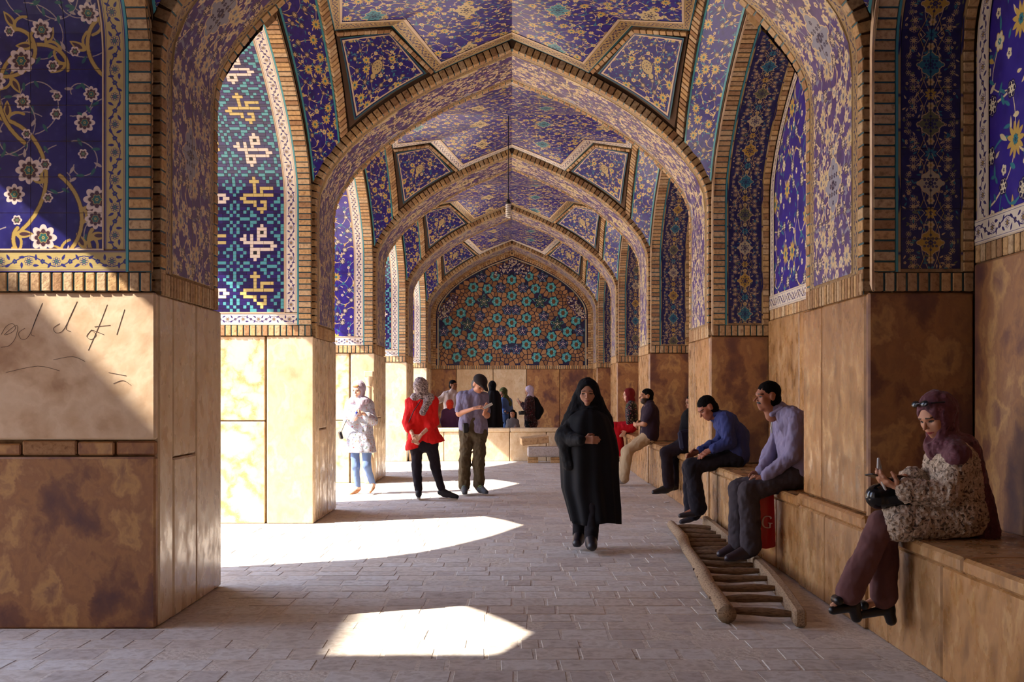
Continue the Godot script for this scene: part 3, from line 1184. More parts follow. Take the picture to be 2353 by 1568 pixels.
func build_left_pier(k: int) -> void:
	var z0 := zf(k)
	var z1 := zb(k)
	var p := thing("wall_left", "pier of the courtyard side beside the %s arch, marble below and tiles above" % ORD[k], "pier", V(-3.4, 0, z0 + TH * 0.5), "", "structure")
	p.position = Vector3.ZERO
	var b := MB.new()
	b.box(V((OUTX - 2.43) * 0.5, 3.1, (z0 + z1) * 0.5), Vector3(-2.43 - OUTX, 6.2, TH - 0.12))
	b.box(V(-2.36, 1.05, (z0 + z1) * 0.5), Vector3(0.16, 2.08, TH - 0.1))
	part(p, "core", b.mesh(M.plaster))
	var det := 2 if k == 1 or k == 2 else (1 if k == 3 else 0)
	# marble on the face towards the camera
	if k == 1:
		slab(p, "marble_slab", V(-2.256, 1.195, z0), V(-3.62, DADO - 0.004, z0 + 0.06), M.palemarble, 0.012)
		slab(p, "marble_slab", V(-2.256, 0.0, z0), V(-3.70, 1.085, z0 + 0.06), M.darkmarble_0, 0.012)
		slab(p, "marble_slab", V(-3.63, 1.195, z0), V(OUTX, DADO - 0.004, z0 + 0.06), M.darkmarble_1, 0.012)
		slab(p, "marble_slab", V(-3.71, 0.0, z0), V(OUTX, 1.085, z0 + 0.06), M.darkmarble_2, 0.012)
		var x := -2.262
		scrawl(p, z0)
		while x > OUTX + 0.4:      # a patched course of broken brick between the slabs
			var w := rng.randf_range(0.10, 0.36)
			var h := rng.randf_range(0.066, 0.094)
			slab(p, "filler_brick", V(x, 1.095, z0 + 0.012 + rng.randf() * 0.012), V(x - w, 1.095 + h, z0 + 0.07), [M.darkmarble_0, M.darkmarble_1, M.brick_3][rng.randi() % 3], 0.010)
			x -= w + rng.randf_range(0.006, 0.016)
	else:
		var o := 0.07 * (k % 3)
		slab(p, "marble_slab", V(-2.256, 0.0, z0), V(-2.645 - o, DADO - 0.004, z0 + 0.06), marble(k), 0.01)
		slab(p, "marble_slab", V(-2.67 - o, 0.0, z0 + 0.006), V(-3.5, 1.02 + o, z0 + 0.06), M.veined_0, 0.01)
		slab(p, "marble_slab", V(-2.67 - o, 1.03 + o, z0 + 0.006), V(-3.5, DADO - 0.004, z0 + 0.06), M.veined_1, 0.01)
		slab(p, "marble_slab", V(-3.51, 0.0, z0), V(OUTX, 1.2, z0 + 0.06), marble(k + 3), 0.01)
		slab(p, "marble_slab", V(-3.51, 1.21, z0), V(OUTX, DADO - 0.004, z0 + 0.06), marble(k), 0.01)
	# marble towards the corridor
	slab(p, "marble_slab", V(-2.30, 0.0, z0 + 0.065), V(-2.25, DADO - 0.01, z0 + 0.34), marble(k + 1), 0.012)
	slab(p, "marble_slab", V(-2.30, 0.0, z0 + 0.352), V(-2.246, 1.055, z0 + 0.86), marble(k + 2), 0.012)
	slab(p, "marble_slab", V(-2.30, 1.065, z0 + 0.352), V(-2.25, DADO - 0.012, z0 + 0.86), marble(k + 3), 0.012)
	slab(p, "marble_slab", V(-2.30, 0.0, z0 + 0.874), V(-2.246, DADO - 0.016, z1), marble(k), 0.012)
	# face away from the camera
	slab(p, "marble_slab", V(-2.31, 0.0, z1 - 0.06), V(OUTX, DADO - 0.004, z1), marble(k + 2), 0.01)
	# course of upright bricks above the marble
	soldiers(p, V(-2.28, 0, z0), V(OUTX + 0.2, 0, z0), DADO + 0.005, DADO + 0.12, V(0, 0, -1), k == 1 or k == 2, 0.0695)
	if k >= 1:
		lateral_face(p, k - 1, 1.0, -1.0, OUTX, "kufic" if k % 2 == 0 else ("scroll" if k == 1 else "floral"), det)
	if k == 2:
		slab(p, "peg_brick", V(-2.33, 4.60, z0 - 0.62), V(-2.25, 4.70, z0 - 0.50), M.brick_3, 0.006)
	soldiers(p, V(-2.28, 0, z1), V(OUTX + 0.2, 0, z1), DADO + 0.005, DADO + 0.12, V(0, 0, 1), false)
	if k < 5:
		lateral_face(p, k, -1.0, -1.0, OUTX, "floral", 0)

# old pencil and scratch marks on the upper slab
func scrawl(p: Node3D, z0: float) -> void:
	var b := MB.new()
	var zz := z0 - 0.0005
	var strokes := [
		[[-3.23, 1.86], [-3.20, 1.91], [-3.16, 1.93], [-3.14, 1.90], [-3.17, 1.87], [-3.21, 1.86], [-3.13, 1.92], [-3.14, 1.84], [-3.18, 1.79], [-3.23, 1.78]],
		[[-3.08, 1.90], [-3.12, 1.87], [-3.10, 1.83], [-3.05, 1.86], [-2.97, 2.06], [-3.04, 1.88], [-3.02, 1.85]],
		[[-2.86, 1.93], [-2.90, 1.90], [-2.88, 1.87], [-2.83, 1.90], [-2.75, 2.07], [-2.82, 1.91], [-2.79, 1.88]],
		[[-2.66, 1.89], [-2.69, 1.85], [-2.66, 1.83], [-2.63, 1.86], [-2.66, 1.89], [-2.58, 1.86]],
		[[-2.56, 2.05], [-2.61, 1.92], [-2.68, 1.76]], [[-2.64, 1.91], [-2.54, 1.92]], [[-2.45, 2.02], [-2.50, 1.86]], [[-2.90, 1.70], [-2.78, 1.72], [-2.70, 1.69]],
		[[-2.52, 1.55], [-2.46, 1.57], [-2.41, 1.54]], [[-2.55, 1.62], [-2.44, 1.60]], [[-3.2, 1.62], [-3.0, 1.66], [-2.86, 1.63]]]
	for st in strokes:
		var pts := PackedVector2Array()
		for q in st:
			pts.append(Vector2(q[0], q[1]))
		pts = catmull(pts, 4)
		var p3 := PackedVector3Array()
		var rr := PackedFloat32Array()
		for q in pts:
			p3.append(V(q.x, q.y, zz))
			rr.append(0.0016)
		b.tube(p3, rr, 5, 0.8)
	stuff(part(p, "pencil_scrawl", b.mesh(M.pencil)))

func build_right_pier(k: int) -> void:
	var z0 := zf(k)
	var z1 := zb(k)
	var p := thing("wall_right", "pier of the inner side beside the %s arch, between two niches" % ORD[k], "pier", Vector3.ZERO, "", "structure")
	var b := MB.new()
	b.box(V(2.72, 3.1, (z0 + z1) * 0.5), Vector3(0.58, 6.2, TH - 0.12))
	b.box(V(2.36, 1.05, (z0 + z1) * 0.5), Vector3(0.16, 2.08, TH - 0.1))
	part(p, "core", b.mesh(M.plaster))
	var det := 2 if k == 1 or k == 2 else (1 if k == 3 else 0)
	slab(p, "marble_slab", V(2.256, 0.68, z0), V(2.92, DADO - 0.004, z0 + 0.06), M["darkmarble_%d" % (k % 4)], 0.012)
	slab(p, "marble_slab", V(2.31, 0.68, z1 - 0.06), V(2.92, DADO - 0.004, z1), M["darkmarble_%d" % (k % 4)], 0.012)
	slab(p, "marble_slab", V(2.25, 0.72, z0 + 0.065), V(2.30, DADO - 0.01, z0 + 1.02), ochre(k), 0.012)
	slab(p, "marble_slab", V(2.25, 0.72, z0 + 1.032), V(2.30, DADO - 0.014, z1), ochre(k + 1), 0.012)
	slab(p, "base_slab", V(2.215, 0.0, z0 - 0.02), V(2.30, 0.62, z0 + 0.83), ochre(k + 2), 0.012)
	slab(p, "base_slab", V(2.215, 0.0, z0 + 0.84), V(2.30, 0.62, z1 + 0.02), ochre(k + 3), 0.012)
	slab(p, "base_ledge", V(2.205, 0.622, z0 - 0.03), V(2.33, 0.712, z1 + 0.03), ochre(k + 1), 0.018)
	soldiers(p, V(2.28, 0, z0), V(2.92, 0, z0), DADO + 0.005, DADO + 0.12, V(0, 0, -1), k == 1 or k == 2)
	if k >= 1:
		lateral_face(p, k - 1, 1.0, 1.0, 2.92, "medallion", det)
	if k < 5:
		lateral_face(p, k, -1.0, 1.0, 2.92, "medallion", 0)

func build_rib(k: int) -> void:
	var z0 := zf(k) + 0.09
	var z1 := zb(k) - 0.09
	var t := thing("trim_%d" % (k + 1), "%s pointed arch across the corridor, purple and cream floral tiles under brick edges" % ORD[k].capitalize(), "arch", Vector3.ZERO, "", "structure")
	for s in [-1.0, 1.0]:
		var sg: float = s
		var h := trans_half(DADO + 0.005, sg)
		var path := PackedVector3Array()
		var outer := PackedVector3Array()
		for q in h.size():
			path.append(V(h[q].x, h[q].y, 0))
			var f := clampf((h[q].y - SPRING) / 1.7, 0, 1)
			outer.append(V(h[q].x + sg * 0.42 * (1.0 - f), h[q].y + 0.5 * f, 0))
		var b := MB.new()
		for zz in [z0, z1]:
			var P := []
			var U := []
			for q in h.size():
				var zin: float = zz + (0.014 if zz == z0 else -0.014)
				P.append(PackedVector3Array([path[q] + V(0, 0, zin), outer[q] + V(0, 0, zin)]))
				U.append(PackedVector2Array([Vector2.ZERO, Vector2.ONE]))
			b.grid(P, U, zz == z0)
		part(t, "arch_face", b.mesh(M.groove))  # dark brown puts the shade of the recess into the colour here
		b = MB.new()
		strip(b, path, V(0, 0, z0), V(0, 0, z1), 1.0)
		part(t, "masonry", b.mesh(M.mortar))
		var L := arc_len(path)
		var inward := Vector3(-sg, -1, 0)
		var e := V(0, 0, 1)
		for side in [0, 1]:
			var zc: float = z0 + 0.05 if side == 0 else z1 - 0.05
			var cp := PackedVector3Array()
			for q in path:
				cp.append(q + V(0, 0, zc))
			bricks(t, cp, e, 0.098, inward, 0.078, 0.013, 0.10, "edge_brick", (k == 1 or k == 2) and side == 0, M.bricks, 0.0, L - 0.01, 0.012)
			b = MB.new()
			strip(b, path, V(0, 0, zc - 0.048) + inward * 0.003, V(0, 0, zc + 0.048) + inward * 0.003, 1.0)
			part(t, "glazed_joint", b.mesh(M.turquoise_dark))
		# tiled soffit: borders and field
		var fs := 0.16
		var sp := PackedVector3Array()
		var h2 := trans_half(DADO + 0.14, sg, 0.006)
		for q in h2:
			sp.append(V(q.x, q.y, 0))
		var bb := MB.new()
		for side in [0, 1]:
			var za: float = z0 + 0.102 if side == 0 else z1 - 0.102
			var zbb: float = za + 0.115 if side == 0 else za - 0.115
			var P := []
			var U := []
			var s2 := 0.0
			for q in sp.size():
				if q > 0:
					s2 += sp[q].distance_to(sp[q - 1])
				P.append(PackedVector3Array([sp[q] + V(0, 0, za), sp[q] + V(0, 0, zbb)]))
				U.append(PackedVector2Array([Vector2(s2 / 0.9, 0), Vector2(s2 / 0.9, 1)]))
			bb.grid(P, U)
		part(t, "border", bb.mesh(M.border_gold))
		var L2 := arc_len(sp)
		tile_panel(t, sp, e, z0 + 0.22, z1 - 0.22, 0.45, M.floral_soffit, Vector2(1.0 / 2.1, 1.0 / 2.1), Vector2(0.13 * k, 0.37 * k + 0.2 * sg), 0.01, L2, "tile", inward, k <= 3)
		soldiers(t, V(sg * W, 0, z0), V(sg * W, 0, z1), DADO - 0.01, DADO + 0.13, Vector3(-sg, 0, 0), k == 1 or k == 2, 0.06)

# ---- vaults ----
func coons(bot: Callable, top: Callable, lef: Callable, rig: Callable, n: int) -> Array:
	# bot/top run along u at v = 0/1, lef/rig along v at u = 0/1
	var rows := []
	for j in n + 1:
		var v := float(j) / n
		var row := PackedVector3Array()
		for i in n + 1:
			var u := float(i) / n
			var a: Vector3 = bot.call(u) * (1 - v) + top.call(u) * v
			var c: Vector3 = lef.call(v) * (1 - u) + rig.call(v) * u
			var d: Vector3 = bot.call(0.0) * (1 - u) * (1 - v) + bot.call(1.0) * u * (1 - v) + top.call(0.0) * (1 - u) * v + top.call(1.0) * u * v
			row.append(a + c - d)
		rows.append(row)
	return rows

func at_uv(g: Array, u: float, v: float) -> Vector3:
	var n: int = g.size() - 1
	var x := clampf(u, 0, 1) * n
	var y := clampf(v, 0, 1) * n
	var i := mini(int(x), n - 1)
	var j := mini(int(y), n - 1)
	var fx := x - i
	var fy := y - j
	var a: Vector3 = g[j][i].lerp(g[j][i + 1], fx)
	var b: Vector3 = g[j + 1][i].lerp(g[j + 1][i + 1], fx)
	return a.lerp(b, fy)

# part of a coons grid between parameters, moved by lift; uv in metres / uvs
func patch(b: MB, g: Array, u0: float, u1: float, v0: float, v1: float, lift: Vector3, uvs: float, uvo: Vector2, n := 8, mode := 0) -> void:
	var P := []
	var U := []
	for j in n + 1:
		var row := PackedVector3Array()
		var ur := PackedVector2Array()
		for i in n + 1:
			var u := lerpf(u0, u1, float(i) / n)
			var v := lerpf(v0, v1, float(j) / n)
			var p := at_uv(g, u, v) + lift
			row.append(p)
			if mode == 0:
				ur.append(Vector2(p.x, p.z + p.y * 0.4) / uvs + uvo)
			elif mode == 3:
				ur.append(Vector2(float(i) / n, float(j) / n))
			elif mode == 1:
				ur.append(Vector2(v * 1.9 / uvs, (u - u0) / (u1 - u0)))
			else:
				ur.append(Vector2(u * 1.6 / uvs, (v - v0) / (v1 - v0)))
		P.append(row)
		U.append(ur)
	b.grid(P, U)

func build_vault(k: int) -> void:
	var za := zb(k)
	var zc := za + LHALF
	var t := thing("ceiling", "vault of the %s bay with a tiled star crown and blue kite-shaped corner panels" % ["entry", "first", "second", "third", "fourth", "fifth"][k + 1], "vault", Vector3.ZERO, "", "structure")
	var single := k == 1 or k == 2
	var zi := LHALF - 0.03          # where the vault meets the rib
	var XI := 1.84
	for sx in [-1.0, 1.0]:
		var fx: float = sx
		for sz in [-1.0, 1.0]:
			var fz: float = sz
			# strip beside the lateral arch, cut off by the rib
			var P := []
			var U := []
			var cols := 7
			var rows := 24
			for j in rows + 1:
				P.append(PackedVector3Array())
				U.append(PackedVector2Array())
			for i in cols:
				var x := lerpf(2.256, 1.945, float(i) / (cols - 1))
				var ymin := ty(x) + 0.05
				var rise := 0.06 + (2.256 - x) * 1.05
				var s := 0.0
				var last := Vector2.ZERO
				var z1 := zi
				while ly(z1) + rise < ymin and z1 > 0.2:
					z1 -= 0.01
				for j in rows + 1:
					var z := lerpf(z1, 0.0, float(j) / rows)
					var y := ly(z) + rise
					if j > 0:
						s += Vector2(z, y).distance_to(last)
					last = Vector2(z, y)
					P[j].append(V(fx * x, y, zc + fz * z))
					U[j].append(Vector2((2.256 - x) * 1.4, -y * 0.9 + z * 0.3 + k * 0.3) / 1.35)
			var b := MB.new()
			b.grid(P, U)
			part(t, "tile_strip", b.mesh(M.floral))
			# its fillets and the face that closes the gap to the lateral arch
			b = MB.new()
			var P2 := []
			var U2 := []
			for j in rows + 1:
				var z := lerpf(zi, 0.0, float(j) / rows)
				P2.append(PackedVector3Array([V(fx * 2.262, ly(z) + 0.001, zc + fz * z), V(fx * 2.262, ly(z) + 0.2, zc + fz * z)]))
				U2.append(PackedVector2Array([Vector2.ZERO, Vector2.ONE]))
			b.grid(P2, U2)
			part(t, "closing_face", b.mesh(M.groove))
			b = MB.new()
			for c in [[0, 1, 0.16], [cols - 1, cols - 2, 0.16]]:
				var Pf := []
				var Uf := []
				for j in rows + 1:
					var a0: Vector3 = P[j][c[0]] + Vector3(0, -0.006, 0)
					Pf.append(PackedVector3Array([a0, a0.lerp(P[j][c[1]] + Vector3(0, -0.006, 0), c[2] * 2.0)]))
					Uf.append(PackedVector2Array([Vector2.ZERO, Vector2.ONE]))
				b.grid(Pf, Uf)
			part(t, "fillet", b.mesh(M.turquoise))
			# brick rib between strip and kite
			var bp := PackedVector3Array()
			var zs := zi
			while ly(zs) + 0.40 < ty(1.89) + 0.05 and zs > 0.2:
				zs -= 0.01
			for j in 25:
				var z := lerpf(zs, 0.0, j / 24.0)
				bp.append(V(fx * 1.892, ly(z) + 0.40, zc + fz * z))
			var e := Vector3(fx * 0.72, -0.69, 0).normalized()
			bricks(t, bp, e, 0.10, Vector3(-fx, -1, 0), 0.062, 0.011, 0.08, "rib_brick", single and fz > 0, M.bricks, 0.0, -1.0, 0.02)
			# kite
			var yA := ty(0.87) + 0.06
			var A := V(fx * 0.87, yA, zc + fz * zi)
			var C := V(fx * XI, ty(XI) + 0.06, zc + fz * zi)
			var Bp := V(fx * XI, ly(0.9) + 0.42, zc + fz * 0.9)
			var N := V(fx * 1.30, 5.39, zc + fz * 1.30)
			var bot := func(u: float) -> Vector3:
				var x := lerpf(XI, 0.87, u)
				return V(fx * x, ty(x) + 0.06, zc + fz * zi)
			var lef := func(v: float) -> Vector3:
				var z := lerpf(zi, 0.9, v)
				return V(fx * XI, maxf(ly(z) + 0.42, lerpf(C.y, Bp.y, v)), zc + fz * z)
			var top := func(u: float) -> Vector3: return Bp.lerp(N, u)
			var rig := func(v: float) -> Vector3: return A.lerp(N, v)
			var g := coons(bot, top, lef, rig, 12)
			b = MB.new()
			patch(b, g, 0.0, 1.0, 0.0, 1.0, Vector3(0, 0.05, 0), 1.0, Vector2.ZERO)
			part(t, "groove", b.mesh(M.groove))
			var am := ArrayMesh.new()
			b = MB.new()
			patch(b, g, 0.115, 0.885, 0.115, 0.885, Vector3.ZERO, 1.0, Vector2.ZERO, 8, 3)
			b.mesh(M.kite, am)
			for ring in [[0.07, 0.084, "turquoise_dark"], [0.084, 0.098, "cobalt"], [0.098, 0.115, "cream_line"]]:
				b = MB.new()
				var o: float = ring[0]
				var i2: float = ring[1]
				patch(b, g, o, 1 - o, o, i2, Vector3.ZERO, 1.0, Vector2.ZERO)
				patch(b, g, o, 1 - o, 1 - i2, 1 - o, Vector3.ZERO, 1.0, Vector2.ZERO)
				patch(b, g, o, i2, i2, 1 - i2, Vector3.ZERO, 1.0, Vector2.ZERO)
				patch(b, g, 1 - i2, 1 - o, i2, 1 - i2, Vector3.ZERO, 1.0, Vector2.ZERO)
				b.mesh(M[ring[2]], am)
			part(t, "kite_panel", am)
			# bricks along the two upper edges of the kite
			for ed in [[Bp, N], [N, A]]:
				var pa: Vector3 = ed[0]
				var pb: Vector3 = ed[1]
				var cen := at_uv(g, 0.5, 0.5)
				pa = pa.lerp(cen, 0.05)
				pb = pb.lerp(cen, 0.05)
				var ed_e := (cen - (pa + pb) * 0.5).normalized()
				ed_e = (ed_e - (pb - pa).normalized() * ed_e.dot((pb - pa).normalized())).normalized()
				bricks(t, PackedVector3Array([pa, pb]), ed_e, 0.045, Vector3(0, -1, 0), 0.075, 0.010, 0.07, "groove_brick", single and fz > 0, M.bricks, 0.0, -1.0, 0.012)
			# crown: two quads of the star in this quarter
			var O := V(0, 5.53, zc)
			var Mt := V(0, ty(0) + 0.065, zc + fz * zi)
			var Ml := V(fx * XI, 5.55, zc)
			var A2 := A + Vector3(0, 0.012, 0)
			var B2 := Bp + Vector3(0, 0.02, 0)
			var N2 := N + Vector3(0, 0.035, 0)
			var q1 := coons(func(u: float) -> Vector3: return O.lerp(Mt, u), func(u: float) -> Vector3: return N2.lerp(A2, u), func(v: float) -> Vector3: return O.lerp(N2, v), func(v: float) -> Vector3:
				var x := 0.87 * v
				return V(fx * x, ty(x) + 0.065, zc + fz * zi), 10)
			var q2 := coons(func(u: float) -> Vector3: return O.lerp(Ml, u), func(u: float) -> Vector3: return N2.lerp(B2, u), func(v: float) -> Vector3: return O.lerp(N2, v), func(v: float) -> Vector3:
				var z := 0.9 * v
				return V(fx * XI, lerpf(5.55, B2.y, v), zc + fz * z), 10)
			var gi := 0
			for q in [q1, q2]:
				am = ArrayMesh.new()
				b = MB.new()
				patch(b, q, 0.0, 0.875, 0.0, 0.86, Vector3.ZERO, 1.9, Vector2(0.5, 0.0) + Vector2(0, -zc / 1.9))
				b.mesh(M.floral_star, am)
				b = MB.new()
				patch(b, q, 0.895, 0.985, 0.0, 0.985, Vector3(0, -0.004, 0), 1.35, Vector2.ZERO, 8, 1)
				patch(b, q, 0.0, 0.895, 0.88, 0.985, Vector3(0, -0.004, 0), 1.35, Vector2.ZERO, 8, 2)
				b.mesh(M.border_gold if k % 2 == 1 else M.border_white, am)
				b = MB.new()
				patch(b, q, 0.875, 0.895, 0.0, 0.88, Vector3(0, -0.006, 0), 1.0, Vector2.ZERO)
				patch(b, q, 0.0, 0.895, 0.86, 0.88, Vector3(0, -0.006, 0), 1.0, Vector2.ZERO)
				b.mesh(M.cream_line, am)
				b = MB.new()
				patch(b, q, 0.985, 1.0, 0.0, 1.0, Vector3(0, -0.002, 0), 1.0, Vector2.ZERO)
				patch(b, q, 0.0, 0.985, 0.985, 1.0, Vector3(0, -0.002, 0), 1.0, Vector2.ZERO)
				b.mesh(M.turquoise_dark, am)
				part(t, "star_panel", am)
				gi += 1

func build_side_walls(k: int) -> void:
	var za := zb(k)
	var zc := za + LHALF
	var ze := zf(k + 1)
	# courtyard front above the side arch
	var t := thing("wall_left", "courtyard front above the side arch of the %s bay" % ["entry", "first", "second", "third", "fourth", "fifth"][k + 1], "wall", Vector3.ZERO, "", "structure")
	var b := MB.new()
	for x in [OUTX, -2.29]:
		var P := []
		var U := []
		for j in 33:
			var z := lerpf(-LHALF, LHALF, j / 32.0)
			P.append(PackedVector3Array([V(x, ly(z), zc + z), V(x, 6.2, zc + z)]))
			U.append(PackedVector2Array([Vector2.ZERO, Vector2.ONE]))
		b.grid(P, U, x == OUTX)
	part(t, "spandrel", b.mesh(M.plaster))
	if k == -1:
		b = MB.new()
		b.box(V(-2.4, 3.1, -4.0), Vector3(0.2, 6.2, 12.0))
		part(t, "closing_wall", b.mesh(M.plaster))
	# niche in the inner wall
	var r := thing("wall_right", "back wall of the niche in the %s bay, tiled arch panel over marble" % ["entry", "first", "second", "third", "fourth", "fifth"][k + 1], "wall", Vector3.ZERO, "", "structure")
	b = MB.new()
	b.box(V(3.12, 3.1, (za + ze) * 0.5), Vector3(0.36, 6.2, BAY + 0.04))
	part(r, "core", b.mesh(M.plaster))
	var zs := [za + 0.04, za + 1.25, za + 2.6, ze - 0.04]
	for q in 3:
		slab(r, "marble_slab", V(2.90, 0.66, zs[q]), V(2.945, 2.30, zs[q + 1] - 0.012), M["darkmarble_%d" % posmod(k + q, 4)] if k < 1 else ochre(k + q), 0.012)
	soldiers(r, V(2.94, 0, za), V(2.94, 0, ze), 2.31, 2.42, Vector3(-1, 0, 0), k == 0 or k == 1, 0.075)
	# panel field and border under the niche arch
	b = MB.new()
	var P := []
	var U := []
	var n := 28
	for j in n + 1:
		var z := lerpf(-LHALF, LHALF, float(j) / n)
		var row := PackedVector3Array()
		var ur := PackedVector2Array()
		for i in 9:
			var y := lerpf(2.42, ly(z) + 0.02, i / 8.0)
			row.append(V(2.934, y, zc + z))
			ur.append(Vector2(z / 1.5 + 0.1 * k, -y / 1.5))
		P.append(row)
		U.append(ur)
	b.grid(P, U)
	part(r, "tile_panel", b.mesh(M.floral_light))
	b = MB.new()
	for side in [-1.0, 1.0]:
		var a := lateral_half(2.42, side, 0.03)
		var c := lateral_half(2.42, side, 0.20)
		P = []
		U = []
		var s := 0.0
		for q in a.size():
			if q > 0:
				s += a[q].distance_to(a[q - 1])
			P.append(PackedVector3Array([V(2.926, a[q].y, zc + a[q].x), V(2.926, c[q].y, zc + c[q].x)]))
			U.append(PackedVector2Array([Vector2(s / 1.2, 0), Vector2(s / 1.2, 1)]))
		b.grid(P, U)
	b.quad(V(2.923, 2.42, za), V(2.923, 2.58, za), V(2.923, 2.58, ze), V(2.923, 2.42, ze), Vector2(0, 1), Vector2(0, 0), Vector2(3.3, 0), Vector2(3.3, 1))
	part(r, "border", b.mesh(M.border_white))
	# spandrel of the niche arch, behind the vault strip
	b = MB.new()
	P = []
	U = []
	for j in 33:
		var z := lerpf(-LHALF, LHALF, j / 32.0)
		P.append(PackedVector3Array([V(2.29, ly(z), zc + z), V(2.29, 6.2, zc + z)]))
		U.append(PackedVector2Array([Vector2.ZERO, Vector2.ONE]))
	b.grid(P, U)
	part(r, "spandrel", b.mesh(M.plaster))
	# the bench that fills the foot of the niche
	var bench := thing("stone_bench", "long marble bench built into the niche of the %s bay" % ["entry", "first", "second", "third", "fourth", "fifth"][k + 1], "bench")
	b = MB.new()
	b.box(V(2.61, 0.30, (za + ze) * 0.5), Vector3(0.58, 0.60, ze - za - 0.06))
	part(bench, "core", b.mesh(M.plaster))
	var z := za + 0.035
	var q2 := 0
	while z < ze - 0.1:
		var w := minf(rng.randf_range(0.75, 1.05), ze - 0.035 - z)
		if ze - 0.035 - (z + w) < 0.35:
			w = ze - 0.035 - z
		slab(bench, "front_slab", V(2.235, 0.0, z), V(2.32, 0.597, z + w - 0.012), ochre(k + q2), 0.012)
		z += w
		q2 += 1
	z = za + 0.035
	while z < ze - 0.1:
		var w := minf(rng.randf_range(1.0, 1.45), ze - 0.035 - z)
		if ze - 0.035 - (z + w) < 0.4:
			w = ze - 0.035 - z
		slab(bench, "seat_slab", V(2.212, 0.60, z), V(2.898, 0.682, z + w - 0.008), ochre(k + q2), 0.016)
		z += w
		q2 += 1

func build_ends() -> void:
	# roof over everything
	var roof := thing("roof", "flat brick roof over the arcade", "roof", Vector3.ZERO, "", "structure")
	var b := MB.new()
	b.box(V(-0.8, 6.45, 13.0), Vector3(8.5, 0.5, 37.0))
	part(roof, "roof_slab", b.mesh(M.plaster))
	var bw := thing("wall_back", "closing wall of the arcade behind the entry bay", "wall", Vector3.ZERO, "", "structure")
	b = MB.new()
	b.box(V(-0.8, 3.1, -4.2), Vector3(8.5, 6.2, 0.3))
	part(bw, "core", b.mesh(M.plaster))
	build_end_wall()

const MEDALS := [[870, 465], [1057, 505], [1250, 465], [625, 590], [785, 605], [1325, 605], [1500, 590], [1058, 685], [590, 750], [890, 750], [1225, 750], [1530, 750], [488, 880], [335, 965], [893, 935], [1225, 935], [1635, 880], [1780, 965], [1058, 990], [435, 1090], [785, 1090], [1335, 1090], [1685, 1090], [610, 1145], [1508, 1145], [335, 1235], [1058, 1170], [895, 1235], [1222, 1235], [1785, 1235], [610, 1325], [1505, 1325], [440, 1380], [785, 1385], [1340, 1380], [1675, 1380], [200, 1000], [1915, 1000], [740, 345], [1380, 345], [600, 430], [1540, 430], [205, 1175], [1915, 1175]]
const STARS := [[720, 475], [1405, 475], [935, 595], [1185, 595], [700, 915], [1420, 915], [1010, 845], [1105, 845], [290, 1085], [940, 1080], [1180, 1080], [1825, 1085], [490, 1235], [735, 1235], [1390, 1230], [1635, 1230], [990, 390], [1130, 390], [1000, 1290], [1110, 1290]]
const GREENS := [[745, 750], [1375, 750], [560, 1010], [1570, 1005]]

func clip_poly(poly: PackedVector2Array, m: Vector2, n: Vector2) -> PackedVector2Array:
	# keeps the side where (p - m).n <= 0
	var out := PackedVector2Array()
	for k in poly.size():
		var a := poly[k]
		var b := poly[(k + 1) % poly.size()]
		var da := (a - m).dot(n)
		var db := (b - m).dot(n)
		if da <= 0:
			out.append(a)
		if (da < 0 and db > 0) or (da > 0 and db < 0):
			out.append(a.lerp(b, da / (da - db)))
	return out

# extruded polygon standing on the end wall, with sloped edge
func plate(b: MB, poly: PackedVector2Array, z: float, t: float) -> void:
	var c := Vector2.ZERO
	for p in poly:
		c += p
	c /= poly.size()
	var n := poly.size()
	for k in n:
		var a := poly[k]
		var d := poly[(k + 1) % n]
		var a2 := a.lerp(c, 0.04)
		var d2 := d.lerp(c, 0.04)
		b.tri(V(c.x, c.y, z - t), V(a2.x, a2.y, z - t), V(d2.x, d2.y, z - t))
		b.quad(V(a2.x, a2.y, z - t), V(a.x, a.y, z), V(d.x, d.y, z), V(d2.x, d2.y, z - t))

